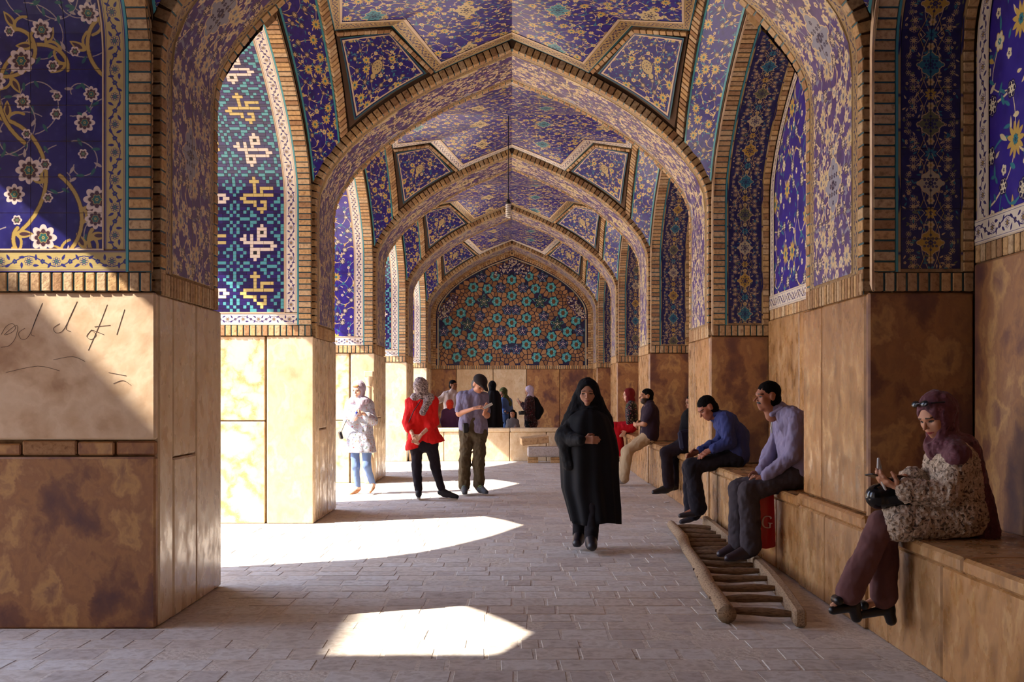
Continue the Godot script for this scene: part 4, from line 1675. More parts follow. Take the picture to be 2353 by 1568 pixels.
func build_end_wall() -> void:
	var ZE := 30.42
	var sc := FPX / ZE
	var t := thing("wall_back", "end wall with a mosaic lunette of turquoise flowers over brown marble", "wall", Vector3.ZERO, "", "structure")
	var b := MB.new()
	b.box(V(-0.5, 3.1, ZE + 0.35), Vector3(8.6, 6.2, 0.5))
	part(t, "core", b.mesh(M.plaster))
	var xs := [-2.3, -1.55, -0.52, 0.42, 1.35, 2.3]
	for k in 5:
		slab(t, "marble_slab", V(xs[k], 0.0, ZE + 0.04), V(xs[k + 1] - 0.015, DADO, ZE + 0.11), [M.darkmarble_1, marble(1), marble(2), M.darkmarble_2, M.darkmarble_3][k], 0.012)
	soldiers(t, V(-2.3, 0, ZE + 0.03), V(2.3, 0, ZE + 0.03), DADO + 0.005, DADO + 0.105, V(0, 0, -1), false, 0.062)
	# lunette ground
	var under := func(x: float) -> float: return ty(x) - 0.16 - 0.05 * absf(x) / W
	b = MB.new()
	var P := []
	var U := []
	for j in 41:
		var x := lerpf(-2.26, 2.26, j / 40.0)
		P.append(PackedVector3Array([V(x, DADO + 0.10, ZE + 0.03), V(x, ty(x) + 0.1, ZE + 0.03)]))
		U.append(PackedVector2Array([Vector2.ZERO, Vector2.ONE]))
	b.grid(P, U)
	part(t, "lunette_ground", b.mesh(M.cobalt_dull))
	var field := PackedVector2Array([Vector2(-2.06, 2.29), Vector2(2.06, 2.29)])
	for j in 41:
		var f := 1.0 - j / 20.0
		field.append(Vector2(2.06 * f, 0.0))
	var inside := func(p: Vector2) -> bool: return absf(p.x) < 2.06 and p.y > 2.29 and p.y < ty(p.x * W / 2.06 * 0.985) - 0.23
	var conv := func(c: Array) -> Vector2:
		return Vector2((960.0 + c[0] / 4.9 - 1176.5) / sc, EYE + (900.0 - (540.0 + c[1] / 4.9)) / sc)
	var seeds := PackedVector2Array()
	var taken := []
	for c in MEDALS:
		taken.append([conv.call(c), 0.155])
	for c in STARS:
		taken.append([conv.call(c), 0.15])
	for c in GREENS:
		taken.append([conv.call(c), 0.20])
	# brick pieces ring the flowers: seeds on rings, thinned, then one cell each
	for ringr in [0.055, 0.155, 0.25]:
		for m in taken:
			var rr: float = m[1] + ringr
			var cnt := int(round(TAU * rr / 0.105))
			for q in cnt:
				var p: Vector2 = m[0] + Vector2.from_angle(TAU * (q + 0.5) / cnt) * rr
				if not inside.call(p):
					continue
				var ok := true
				for m2 in taken:
					if p.distance_to(m2[0]) < m2[1] + 0.03:
						ok = false
						break
				if ok:
					for s in seeds:
						if s.distance_squared_to(p) < 0.0062:
							ok = false
							break
				if ok:
					seeds.append(p)
	for tries in 2600:
		var p := Vector2(rng.randf_range(-2.05, 2.05), rng.randf_range(2.3, 5.2))
		if not inside.call(p):
			continue
		var ok := true
		for m2 in taken:
			if p.distance_to(m2[0]) < m2[1] + 0.03:
				ok = false
				break
		if ok:
			for s in seeds:
				if s.distance_squared_to(p) < 0.0085:
					ok = false
					break
		if ok:
			seeds.append(p)
	var mbs := []
	for q in 3:
		mbs.append(MB.new())
	for k in seeds.size():
		var s := seeds[k]
		var h := 0.085
		var poly := PackedVector2Array([s + Vector2(-h, -h), s + Vector2(h, -h), s + Vector2(h, h), s + Vector2(-h, h)])
		for j in seeds.size():
			if j == k:
				continue
			var d := seeds[j] - s
			if d.length_squared() < 0.05:
				poly = clip_poly(poly, s + d * 0.5 - d.normalized() * 0.009, d)
		for m in taken:
			var d: Vector2 = m[0] - s
			if d.length() < m[1] + 0.16:
				poly = clip_poly(poly, m[0] - d.normalized() * (m[1] * 0.95), d)
		if poly.size() >= 3:
			plate(mbs[rng.randi() % 3], poly, ZE + 0.028, 0.012)
	var am := ArrayMesh.new()
	for q in 3:
		mbs[q].mesh([M.lunette_brick_0, M.lunette_brick_1, M.lunette_brick_2][q], am)
	stuff(part(t, "mosaic_bricks", am))
	# turquoise flowers with a brown heart
	for c in MEDALS:
		var p: Vector2 = conv.call(c)
		if not inside.call(p):
			continue
		b = MB.new()
		var poly := PackedVector2Array()
		var rot := rng.randf() * 0.5
		for q in 24:
			var a := TAU * q / 24.0 + rot
			poly.append(p + Vector2.from_angle(a) * (0.130 + 0.020 * cos(a * 6.0 - rot * 6.0)))
		plate(b, poly, ZE + 0.026, 0.016)
		var f := part(t, "turquoise_flower", b.mesh(M.lunette_turquoise))
		b = MB.new()
		poly = PackedVector2Array()
		for q in 12:
			poly.append(p + Vector2.from_angle(TAU * q / 12.0) * Vector2(0.05, 0.066))
		plate(b, poly, ZE + 0.012, 0.006)
		part(f, "flower_heart", b.mesh(M.lunette_heart))
		b = MB.new()
		for q in 6:
			var cc := p + Vector2.from_angle(TAU * (q + 0.5) / 6.0) * 0.074
			var small := PackedVector2Array()
			for w in 6:
				small.append(cc + Vector2.from_angle(TAU * w / 6.0) * 0.011)
			plate(b, small, ZE + 0.012, 0.005)
		part(f, "white_dots", b.mesh(M.kufic_white))
	for c in STARS + GREENS:
		var p: Vector2 = conv.call(c)
		if not inside.call(p):
			continue
		var green: bool = c in GREENS
		b = MB.new()
		var poly := PackedVector2Array()
		for q in 20:
			var a := TAU * q / 20.0 + 0.3
			var w := absf(fposmod(q / 4.0, 1.0) - 0.5) * 2.0
			poly.append(p + Vector2.from_angle(a) * lerpf(0.066, 0.15 if not green else 0.2, w))
		var edge := PackedVector2Array()
		for q in poly:
			edge.append(p + (q - p) * 1.14)
		plate(b, edge, ZE + 0.026, 0.012)
		var s := part(t, "star_tile", b.mesh(M.lunette_edge))
		b = MB.new()
		plate(b, poly, ZE + 0.016, 0.007)
		part(s, "star_face", b.mesh(M.lunette_green if green else M.cobalt_1))
		b = MB.new()
		for q in 11:
			var cc := p + (Vector2.from_angle(TAU * q / 5.0 + 0.3) * (0.1 if q < 5 else 0.05) if q < 10 else Vector2.ZERO)
			var small := PackedVector2Array()
			for w in 6:
				small.append(cc + Vector2.from_angle(TAU * w / 6.0) * (0.014 if q < 10 else 0.026))
			plate(b, small, ZE + 0.010, 0.005)
		part(s, "white_dots", b.mesh(M.lunette_dot))
	# floral clusters along the rim: dark blue with cream scrolls
	b = MB.new()
	var rim := MB.new()
	for side in [-1.0, 1.0]:
		for q in 26:
			var f := q / 25.0
			var x: float = side * 1.98 * sin(f * PI * 0.5)
			var y := ty(x * W / 2.06 * 0.985) - 0.33
			for w in 9:
				var cc := Vector2(x, y) + Vector2(rng.randf_range(-0.12, 0.12), rng.randf_range(-0.22, 0.10))
				if inside.call(cc) and (f < 0.16 or (f > 0.62 and f < 0.93)):
					var small := PackedVector2Array()
					var r0 := rng.randf_range(0.045, 0.085)
					for a in 9:
						small.append(cc + Vector2.from_angle(TAU * a / 9.0) * r0 * (1.0 if a % 2 else 0.6))
					plate(b, small, ZE + 0.014, rng.randf_range(0.004, 0.010))
					var dot := PackedVector2Array()
					for a in 7:
						dot.append(cc + Vector2.from_angle(TAU * a / 7.0) * r0 * 0.5 * (1.0 if a % 2 else 0.6))
					plate(rim, dot, ZE + 0.001, 0.008)
	stuff(part(t, "blue_scrollwork", b.mesh(M.cobalt_1)))
	stuff(part(t, "cream_scrollwork", rim.mesh(M.lunette_dot)))
	# frame of the lunette: inner line and stepped brick mouldings
	for s in [-1.0, 1.0]:
		var sg: float = s
		var lists := [[0.17, 0.20, 0.0, M.cream_line], [0.205, 0.215, -0.004, M.turquoise]]
		for l in lists:
			var a := trans_half(DADO + 0.10, sg, l[0])
			var c := trans_half(DADO + 0.10, sg, l[1])
			b = MB.new()
			P = []
			U = []
			for q in a.size():
				P.append(PackedVector3Array([V(a[q].x, a[q].y, ZE + 0.01 + l[2]), V(c[q].x, c[q].y, ZE + 0.01 + l[2])]))
				U.append(PackedVector2Array([Vector2.ZERO, Vector2.ONE]))
			b.grid(P, U)
			part(t, "lunette_line", b.mesh(l[3]))
		for l in [[0.02, ZE - 0.10], [0.10, ZE - 0.03]]:
			var a := trans_half(DADO + 0.02, sg, l[0])
			var path := PackedVector3Array()
			for q in a:
				path.append(V(q.x, q.y, l[1]))
			bricks(t, path, V(0, 0, 1), 0.11, Vector3(-sg, -1, 0), 0.066, 0.01, 0.09, "moulding_brick", false, M.bricks, 0.0, -1.0, 0.03)
	# low wall across the corridor in front of the last bay
	var zw := zf(4) + 0.1
	var pw := thing("low_wall", "waist-high marble wall across the corridor before the last bay", "wall", Vector3.ZERO)
	b = MB.new()
	b.box(V(0, 0.31, zw + 0.2), Vector3(4.40, 0.62, 0.30))
	part(pw, "core", b.mesh(M.plaster))
	var x := -2.22
	var q3 := 0
	while x < 2.15:
		var w := minf(rng.randf_range(0.62, 0.85), 2.22 - x)
		slab(pw, "front_slab", V(x, 0.0, zw), V(x + w - 0.012, 0.625, zw + 0.06), marble(q3), 0.01)
		x += w
		q3 += 1
	x = -2.22
	while x < 2.15:
		var w := minf(rng.randf_range(1.0, 1.5), 2.22 - x)
		slab(pw, "top_slab", V(x, 0.628, zw - 0.025), V(x + w - 0.008, 0.712, zw + 0.38), marble(q3 + 1), 0.014)
		x += w
		q3 += 1

func build_things() -> void:
	ladder()
	lamp()
	stones()
	colonnette()
	var b := MB.new()
	b.cbox(V(2.09, 0.006, 14.7), Vector3(0.07, 0.006, 0.05), 0.002, Basis.from_euler(Vector3(0.05, 0.4, 0.1)))
	var o := part(self, "paper_scrap", b.mesh(mat("paper", Color8(214, 206, 200), 0.9)))
	tag(o, "crumpled white paper scrap lying on the paving by the bench", "paper")

func ladder() -> void:
	var wood_t := noise_tex(0.03, 4, [Color8(84, 62, 44), Color8(150, 122, 92), Color8(176, 148, 114), Color8(120, 94, 68)], [0.0, 0.4, 0.65, 1.0], 512, 10.0, 51)
	var wood := mat("old_wood", Color(1, 1, 1), 0.85)
	tri_tex(wood, wood_t, 1.6)
	wood.uv1_scale = Vector3(5, 5, 0.8)
	relief(wood, wood_t, 0.4)
	var wood2 := mat("rung_wood", Color(0.8, 0.76, 0.72), 0.85)
	tri_tex(wood2, wood_t, 1.6)
	wood2.uv1_scale = Vector3(0.8, 5, 5)
	var t := thing("ladder", "rough wooden ladder lying on the paving beside the bench", "ladder", V(1.75, 0, 9.4))
	var org := V(1.75, 0, 9.4)
	var rail := MB.new()
	var lp := [[1.72, 11.75], [1.655, 10.6], [1.60, 9.9], [1.555, 9.2], [1.50, 8.6], [1.465, 8.05], [1.425, 7.5], [1.375, 7.0]]
	var pts := PackedVector3Array()
	var rad := PackedFloat32Array()
	for k in lp.size():
		pts.append(V(lp[k][0] + 0.012 * sin(k * 2.1), 0.062 + 0.006 * sin(k * 1.3), lp[k][1]) - org)
		rad.append(0.046 + 0.006 * sin(k * 1.9) + 0.0015 * k)
	rail.tube(pts, rad, 12)
	var r1 := part(t, "rail", rail.mesh(wood))
	var rp := [[2.155, 12.1], [2.12, 11.0], [2.085, 10.1], [2.05, 9.2], [2.0, 8.4], [1.93, 7.7], [1.83, 6.9]]
	rail = MB.new()
	for k in rp.size() - 1:
		var a := V(rp[k][0], 0.06, rp[k][1]) - org
		var c := V(rp[k + 1][0], 0.06, rp[k + 1][1]) - org
		var d := (c - a).normalized()
		var x := d.cross(Vector3.UP).normalized()
		rail.cbox((a + c) * 0.5, Vector3(0.075, 0.105 + 0.004 * (k % 2), a.distance_to(c) + 0.03), 0.014, Basis(x, Vector3.UP, -d))
	part(t, "rail", rail.mesh(wood))
	var rz := [11.55, 11.2, 10.87, 10.53, 10.25, 9.95, 9.69, 9.42, 9.11, 8.78, 8.41, 7.99, 7.57, 7.12]
	for k in rz.size():
		var z: float = rz[k]
		var xa := _rail_x(lp, z)
		var xb := _rail_x(rp, z - 0.06)
		var b := MB.new()
		var p := PackedVector3Array()
		var rr := PackedFloat32Array()
		for q in 9:
			var u := q / 8.0
			p.append(V(lerpf(xa - 0.01, xb + 0.01, u), 0.060 + 0.006 * sin(u * 4.0 + k), z - 0.06 * u + 0.008 * sin(u * 3.0 + k * 2.0)) - org)
			rr.append(0.016 + 0.014 * sin(u * PI) + 0.002 * sin(k * 3.0 + u * 9.0))
		b.tube(p, rr, 9)
		part(t, "rung", b.mesh(wood2))
	# pegs showing on the outside of the round rail
	for k in 5:
		var z: float = rz[13 - k * 1]
		var b := MB.new()
		b.tube(PackedVector3Array([V(_rail_x(lp, z) - 0.056, 0.065, z) - org, V(_rail_x(lp, z) - 0.04, 0.065, z) - org]), PackedFloat32Array([0.010, 0.010]), 8)
		part(r1, "peg", b.mesh(M.groove))

func _rail_x(l: Array, z: float) -> float:
	for k in l.size() - 1:
		if z <= l[k][1] and z >= l[k + 1][1]:
			return lerpf(l[k + 1][0], l[k][0], (z - l[k + 1][1]) / (l[k][1] - l[k + 1][1]))
	return l[0][0]

func lamp() -> void:
	var at := V(-0.054, 0, 15.87)
	var t := thing("hanging_lamp", "spiral bulb on a long black cable hanging from the vault", "lamp", at)
	var b := MB.new()
	b.tube(PackedVector3Array([Vector3(0, 5.52, 0), Vector3(0.003, 4.9, 0), Vector3(0, 4.29, 0)]), PackedFloat32Array([0.007, 0.007, 0.007]), 6)
	part(t, "cable", b.mesh(mat("cable_black", Color8(18, 16, 16), 0.6)))
	b = MB.new()
	b.lathe(Vector3(0, 4.235, 0), PackedVector2Array([Vector2(0.001, 0.075), Vector2(0.018, 0.07), Vector2(0.024, 0.04), Vector2(0.034, 0.03), Vector2(0.036, 0.0), Vector2(0.001, -0.002)]), 14)
	part(t, "socket", b.mesh(M.cable_black))
	b = MB.new()
	var pts := PackedVector3Array()
	var rad := PackedFloat32Array()
	for k in 73:
		var u := k / 72.0
		pts.append(Vector3(cos(u * TAU * 6.0) * 0.030, 4.232 - 0.19 * u, sin(u * TAU * 6.0) * 0.030))
		rad.append(0.0125)
	b.tube(pts, rad, 7)
	part(t, "spiral_tube", b.mesh(mat("bulb_white", Color8(226, 218, 204), 0.3)))

func stones() -> void:
	var pale := mat("stone_pale", Color8(214, 190, 152), 0.85)
	tri_tex(pale, M.brick_0.albedo_texture, 0.7)
	pale.albedo_color = Color(1.0, 0.98, 0.95)
	var grey := mat("stone_grey", Color(0.86, 0.84, 0.84), 0.9)
	tri_tex(grey, M.paver_0.albedo_texture, 0.9)
	relief(grey, M.fine_t, 0.5)
	var org := V(0.8, 0, 22.9)
	var o := thing("stone_block", "long grey stone block resting on bricks in front of the low wall", "stone", org)
	var b := MB.new()
	b.cbox(Vector3(0, 0.235, 0), Vector3(0.96, 0.215, 0.36), 0.03)
	part(o, "block", b.mesh(grey))
	for x in [-0.30, 0.06, 0.32]:
		var s := MB.new()
		s.cbox(Vector3.ZERO, Vector3(0.22, 0.062, 0.12), 0.006)
		for q in (2 if x == 0.16 or x == -0.30 else 2):
			var br := part(self, numbered("support_brick"), s.mesh(M.brick_2), org + Vector3(x + 0.06 * signf(x), 0.032 + q * 0.063, 0.06 - 0.03 * q))
			tag(br, "%s buff brick of the pair under the %s of the grey stone block" % [["lower", "upper"][q], {-0.30: "slab-laden end", 0.06: "middle", 0.32: "bench-side end"}[x]], "brick", "bricks under the stone block")
	var sl := thing("stone_slab", "pale cut stone slab lying tilted on top of the grey block", "stone", V(0.47, 0.348, 22.9))
	b = MB.new()
	b.cbox(Vector3(0, 0.13, 0), Vector3(0.58, 0.155, 0.26), 0.012, Basis.from_euler(Vector3(0.1, 0.15, 0.10)))
	part(sl, "slab", b.mesh(pale))

func colonnette() -> void:
	var at := V(-2.335, 0, zf(3) - 0.075)
	var t := thing("colonnette", "slender marble colonnette with a carved capital at the corner of the third pier", "column", at)
	var m: Material = M.marble_2
	var b := MB.new()
	b.lathe(Vector3(0, 0, 0), PackedVector2Array([Vector2(0.001, 0.0), Vector2(0.074, 0.0), Vector2(0.074, 0.10), Vector2(0.05, 0.13), Vector2(0.07, 0.22), Vector2(0.074, 0.36), Vector2(0.06, 0.46), Vector2(0.035, 0.50), Vector2(0.001, 0.51)]), 16)
	part(t, "base", b.mesh(m))
	b = MB.new()
	b.lathe(Vector3(0, 0.5, 0), PackedVector2Array([Vector2(0.001, 0.0), Vector2(0.045, 0.0), Vector2(0.045, 1.08), Vector2(0.001, 1.08)]), 14)
	part(t, "shaft", b.mesh(M.marble_1))
	b = MB.new()
	b.lathe(Vector3(0, 1.575, 0), PackedVector2Array([Vector2(0.001, 0.0), Vector2(0.052, 0.0), Vector2(0.052, 0.02), Vector2(0.044, 0.03), Vector2(0.05, 0.08), Vector2(0.07, 0.15), Vector2(0.07, 0.17)]), 14)
	b.cbox(Vector3(0, 1.785, 0), Vector3(0.145, 0.09, 0.14), 0.01)
	part(t, "capital", b.mesh(m))

# ================= bodies: smooth unions of tapered bones, meshed as surface nets =================
class Flesh:
	var A := PackedVector3Array()      # bone start or ellipsoid centre
	var BA := PackedVector3Array()
	var RA := PackedFloat32Array()
	var RR := PackedFloat32Array()
	var IV := PackedFloat32Array()
	var T := PackedInt32Array()        # 0 bone, 1 ellipsoid
	var BS: Array[Basis] = []
	var RD := PackedVector3Array()
	var neg: Flesh = null
	var clips := []                    # [point, normal]: keeps what lies behind
	var k := 0.03
	var wr := 0.0
	var wr_s := Vector3(9, 5, 9)
	var noise: FastNoiseLite = null
	func bone(a: Vector3, b: Vector3, ra: float, rb := -1.0) -> void:
		A.append(a); BA.append(b - a); RA.append(ra); RR.append((rb if rb >= 0 else ra) - ra)
		IV.append(1.0 / maxf((b - a).length_squared(), 1e-9)); T.append(0); BS.append(Basis.IDENTITY); RD.append(Vector3.ONE)
	func chain(pts: Array, rad: Array) -> void:
		for i in pts.size() - 1:
			bone(pts[i], pts[i + 1], rad[i], rad[i + 1])
	func egg(c: Vector3, r: Vector3, B := Basis.IDENTITY) -> void:
		A.append(c); BA.append(Vector3.ZERO); RA.append(maxf(r.x, maxf(r.y, r.z))); RR.append(0.0); IV.append(0.0); T.append(1)
		BS.append(B.transposed()); RD.append(r)
	func one(j: int, p: Vector3) -> float:
		var pa := p - A[j]
		if T[j] == 0:
			var t := clampf(pa.dot(BA[j]) * IV[j], 0.0, 1.0)
			return (pa - BA[j] * t).length() - RA[j] - RR[j] * t
		var q: Vector3 = BS[j] * pa
		var r := RD[j]
		var u := q / r
		var k0 := u.length()
		var k1 := (u / r).length()
		return k0 * (k0 - 1.0) / maxf(k1, 1e-6) if k0 > 0.02 else -minf(r.x, minf(r.y, r.z))
	func val(p: Vector3, ids: PackedInt32Array) -> float:
		var d := 1e3
		for j in ids:
			var e: float
			if T[j] == 0:
				var pa := p - A[j]
				var t := clampf(pa.dot(BA[j]) * IV[j], 0.0, 1.0)
				e = (pa - BA[j] * t).length() - RA[j] - RR[j] * t
			else:
				e = one(j, p)
			var h := k - absf(d - e)
			d = minf(d, e)
			if h > 0.0:
				d -= h * h * 0.25 / k
		return d
	func full(p: Vector3, ids: PackedInt32Array) -> float:
		var d := val(p, ids)
		if wr > 0.0 and d < 0.06:
			var q := p * wr_s
			d += wr * noise.get_noise_3d(q.x, q.y, q.z)
		if neg and d < 0.03:
			var e := -neg.val(p, neg.all())
			var h := neg.k - absf(d - e)
			d = maxf(d, e)
			if h > 0.0:
				d += h * h * 0.25 / neg.k
		for c in clips:
			d = maxf(d, (p - c[0]).dot(c[1]))
		return d
	var _all := PackedInt32Array()
	func all() -> PackedInt32Array:
		if _all.size() != A.size():
			_all = PackedInt32Array(range(A.size()))
		return _all
	func mesh(b: MB, cell: float, paint = null) -> void:
		var lo := Vector3(1e3, 1e3, 1e3)
		var hi := -lo
		for j in A.size():
			var r := RA[j] + maxf(RR[j], 0.0)
			var e := A[j] + BA[j]
			lo = lo.min(A[j] - Vector3.ONE * r).min(e - Vector3.ONE * r)
			hi = hi.max(A[j] + Vector3.ONE * r).max(e + Vector3.ONE * r)
		lo -= Vector3.ONE * (cell * 3.0 + wr)
		hi += Vector3.ONE * (cell * 3.0 + wr)
		var BK := 4
		var nb := Vector3i(((hi - lo) / (cell * BK)).ceil())
		var n := nb * BK + Vector3i.ONE
		var sx := 1
		var sy := n.x
		var sz := n.x * n.y
		var F := PackedFloat32Array()
		F.resize(n.x * n.y * n.z)
		F.fill(1e3)
		var rad := cell * BK * 0.8661
		var blocks := []
		for bz in nb.z:
			for by in nb.y:
				for bx in nb.x:
					var o := Vector3i(bx, by, bz) * BK
					var c := lo + (Vector3(o) + Vector3.ONE * BK * 0.5) * cell
					var ids := PackedInt32Array()
					var near := 1e3
					for j in A.size():
						var d := one(j, c)
						near = minf(near, d)
						if d < rad * 1.1 + k:
							ids.append(j)
					if ids.is_empty() or near > rad * 1.05 + k * 0.5 + wr:
						continue
					if near < -(rad * 1.3 + k + wr + 0.01) and neg == null and clips.is_empty():
						for z in BK + 1:
							for y in BK + 1:
								var q := (o.x) + (o.y + y) * sy + (o.z + z) * sz
								for x in BK + 1:
									if F[q + x] > 900.0:
										F[q + x] = -1.0
						continue
					blocks.append(o)
					for z in BK + 1:
						for y in BK + 1:
							var q := o.x + (o.y + y) * sy + (o.z + z) * sz
							var p := lo + Vector3(o.x, o.y + y, o.z + z) * cell
							for x in BK + 1:
								if F[q + x] > 900.0 or F[q + x] == -1.0:
									F[q + x] = full(p + Vector3(x * cell, 0, 0), ids)
		var ix := PackedInt32Array()
		ix.resize(F.size())
		ix.fill(-1)
		var cells := PackedInt32Array()
		var corner := [0, 1, sy, sy + 1, sz, sz + 1, sz + sy, sz + sy + 1]
		for o in blocks:
			for z in BK:
				for y in BK:
					for x in BK:
						var q: int = (o.x + x) + (o.y + y) * sy + (o.z + z) * sz
						var v0 := F[q]; var v1 := F[q + 1]; var v2 := F[q + sy]; var v3 := F[q + sy + 1]
						var v4 := F[q + sz]; var v5 := F[q + sz + 1]; var v6 := F[q + sz + sy]; var v7 := F[q + sz + sy + 1]
						var m := int(v0 < 0) + int(v1 < 0) + int(v2 < 0) + int(v3 < 0) + int(v4 < 0) + int(v5 < 0) + int(v6 < 0) + int(v7 < 0)
						if m == 0 or m == 8:
							continue
						var s := Vector3.ZERO
						var cnt := 0
						if (v0 < 0) != (v1 < 0): s += Vector3(v0 / (v0 - v1), 0, 0); cnt += 1
						if (v2 < 0) != (v3 < 0): s += Vector3(v2 / (v2 - v3), 1, 0); cnt += 1
						if (v4 < 0) != (v5 < 0): s += Vector3(v4 / (v4 - v5), 0, 1); cnt += 1
						if (v6 < 0) != (v7 < 0): s += Vector3(v6 / (v6 - v7), 1, 1); cnt += 1
						if (v0 < 0) != (v2 < 0): s += Vector3(0, v0 / (v0 - v2), 0); cnt += 1
						if (v1 < 0) != (v3 < 0): s += Vector3(1, v1 / (v1 - v3), 0); cnt += 1
						if (v4 < 0) != (v6 < 0): s += Vector3(0, v4 / (v4 - v6), 1); cnt += 1
						if (v5 < 0) != (v7 < 0): s += Vector3(1, v5 / (v5 - v7), 1); cnt += 1
						if (v0 < 0) != (v4 < 0): s += Vector3(0, 0, v0 / (v0 - v4)); cnt += 1
						if (v1 < 0) != (v5 < 0): s += Vector3(1, 0, v1 / (v1 - v5)); cnt += 1
						if (v2 < 0) != (v6 < 0): s += Vector3(0, 1, v2 / (v2 - v6)); cnt += 1
						if (v3 < 0) != (v7 < 0): s += Vector3(1, 1, v3 / (v3 - v7)); cnt += 1
						var g := Vector3(v1 + v3 + v5 + v7 - v0 - v2 - v4 - v6, v2 + v3 + v6 + v7 - v0 - v1 - v4 - v5, v4 + v5 + v6 + v7 - v0 - v1 - v2 - v3).normalized()
						var p := lo + (Vector3(o.x + x, o.y + y, o.z + z) + s / maxf(cnt, 1)) * cell
						if paint != null:
							b.col = paint.call(p)
						ix[q] = b.vert(p, g, Vector2(p.x + p.z, p.y))
						cells.append(q)
		var ax := [sx, sy, sz]
		for q in cells:
			var v0 := F[q]
			for a in 3:
				var v1 := F[q + ax[a]]
				if (v0 < 0) == (v1 < 0):
					continue
				var s1: int = ax[(a + 1) % 3]
				var s2: int = ax[(a + 2) % 3]
				if q - s1 - s2 < 0:
					continue
				var i0 := ix[q]
				var i1 := ix[q - s1]
				var i2 := ix[q - s1 - s2]
				var i3 := ix[q - s2]
				if i1 < 0 or i2 < 0 or i3 < 0:
					continue
				if v0 < 0:
					b.i.append_array([i0, i2, i1, i0, i3, i2])
				else:
					b.i.append_array([i0, i1, i2, i0, i2, i3])

var fold_noise: FastNoiseLite

func flesh(k := 0.03) -> Flesh:
	var f := Flesh.new()
	f.k = k
	if fold_noise == null:
		fold_noise = FastNoiseLite.new()
		fold_noise.seed = 12
		fold_noise.frequency = 1.0
		fold_noise.fractal_octaves = 3
		fold_noise.fractal_gain = 0.6
	f.noise = fold_noise
	return f

func lin(c: Color) -> Color:
	return c.srgb_to_linear()

# ---- head: dir = where the face looks, up = crown direction ----
func head_frame(H: Vector3, dir: Vector3, up := Vector3.UP) -> Transform3D:
	var z := dir.normalized()
	var x := up.cross(z).normalized()
	return Transform3D(Basis(x, z.cross(x).normalized(), z), H)

func add_head(b: MB, F: Transform3D, s: float, skin: Color, cell: float, o := {}) -> void:
	# units: head height 1 = s metres, origin at the middle of the head; x across, y up, z to the face
	var f := flesh(0.11 * s)
	var B := F.basis
	var at := func(x: float, y: float, z: float) -> Vector3: return F * (Vector3(x, y, z) * s)
	f.egg(at.call(0, 0.14, -0.06), Vector3(0.335, 0.37, 0.42) * s, B)      # cranium
	f.egg(at.call(0, -0.10, 0.12), Vector3(0.27, 0.36, 0.28) * s, B)       # face
	f.bone(at.call(-0.14, -0.30, 0.12), at.call(0.14, -0.30, 0.12), 0.12 * s)   # jaw
	f.egg(at.call(0, -0.43, 0.26), Vector3(0.105, 0.075, 0.09) * s, B)     # chin
	f.bone(at.call(-0.16, 0.09, 0.34), at.call(0.16, 0.09, 0.34), 0.045 * s)    # brow
	f.bone(at.call(-0.2, -0.10, 0.26), at.call(-0.14, -0.2, 0.24), 0.07 * s)
	f.bone(at.call(0.2, -0.10, 0.26), at.call(0.14, -0.2, 0.24), 0.07 * s)
	var nose: float = o.get("nose", 1.0)
	var nf := flesh(0.05 * s)
	f.bone(at.call(0, -0.30, 0.32), at.call(0, -0.255, 0.335), 0.065 * s)
	for sx in [-1, 1]:
		f.egg(at.call(sx * 0.35, -0.03, -0.04), Vector3(0.035, 0.13, 0.08) * s, B)
	f.bone(at.call(0, -0.45, -0.05), at.call(0, -0.7, -0.12), 0.22 * s, 0.23 * s)   # neck
	f.neg = flesh(0.06 * s)
	for sx in [-1, 1]:
		f.neg.egg(at.call(sx * 0.15, 0.0, 0.44), Vector3(0.09, 0.055, 0.10) * s, B)
	var lipc: Color = o.get("lip", skin.lerp(Color8(150, 60, 60), 0.4))
	var browc: Color = o.get("brow", Color8(32, 24, 20))
	var beard: float = o.get("beard", 0.0)
	var hairc: Color = o.get("hair", Color8(24, 20, 20))
	var inv := F.affine_inverse()
	var ls := lin(skin)
	var ll := lin(lipc)
	var lb := lin(browc)
	var lh := lin(hairc)
	var paint := func(p: Vector3) -> Color:
		var q: Vector3 = (inv * p) / s
		if q.z > 0.2:
			var ax := absf(q.x)
			if absf(q.y - 0.105 + ax * 0.06) < 0.017 and ax > 0.06 and ax < 0.25:
				return lb
			if Vector2((ax - 0.15) / 0.075, (q.y - 0.0) / 0.028).length() < 1.0:
				return Color(0.012, 0.01, 0.01)
			if Vector2(q.x / 0.12, (q.y + 0.275) / 0.03).length() < 1.0:
				return ll
			if o.get("moustache", false) and absf(q.y + 0.22) < 0.035 and ax < 0.15:
				return lh
		if beard > 0 and q.y < -0.12 and q.y > -0.6 and q.z > -0.05 and (absf(q.x) > 0.16 or q.y < -0.20):
			return ls.lerp(lh, beard)
		if q.y > 0.62:
			return ls
		return ls
	b.colored = true
	f.mesh(b, cell, paint)
	nf.bone(at.call(0, 0.04, 0.36), at.call(0, -0.13, 0.43 + 0.05 * nose), 0.028 * s, 0.042 * s)
	nf.bone(at.call(-0.045, -0.145, 0.39), at.call(0.045, -0.145, 0.39), 0.036 * s)
	nf.mesh(b, cell, func(_p: Vector3) -> Color: return ls)

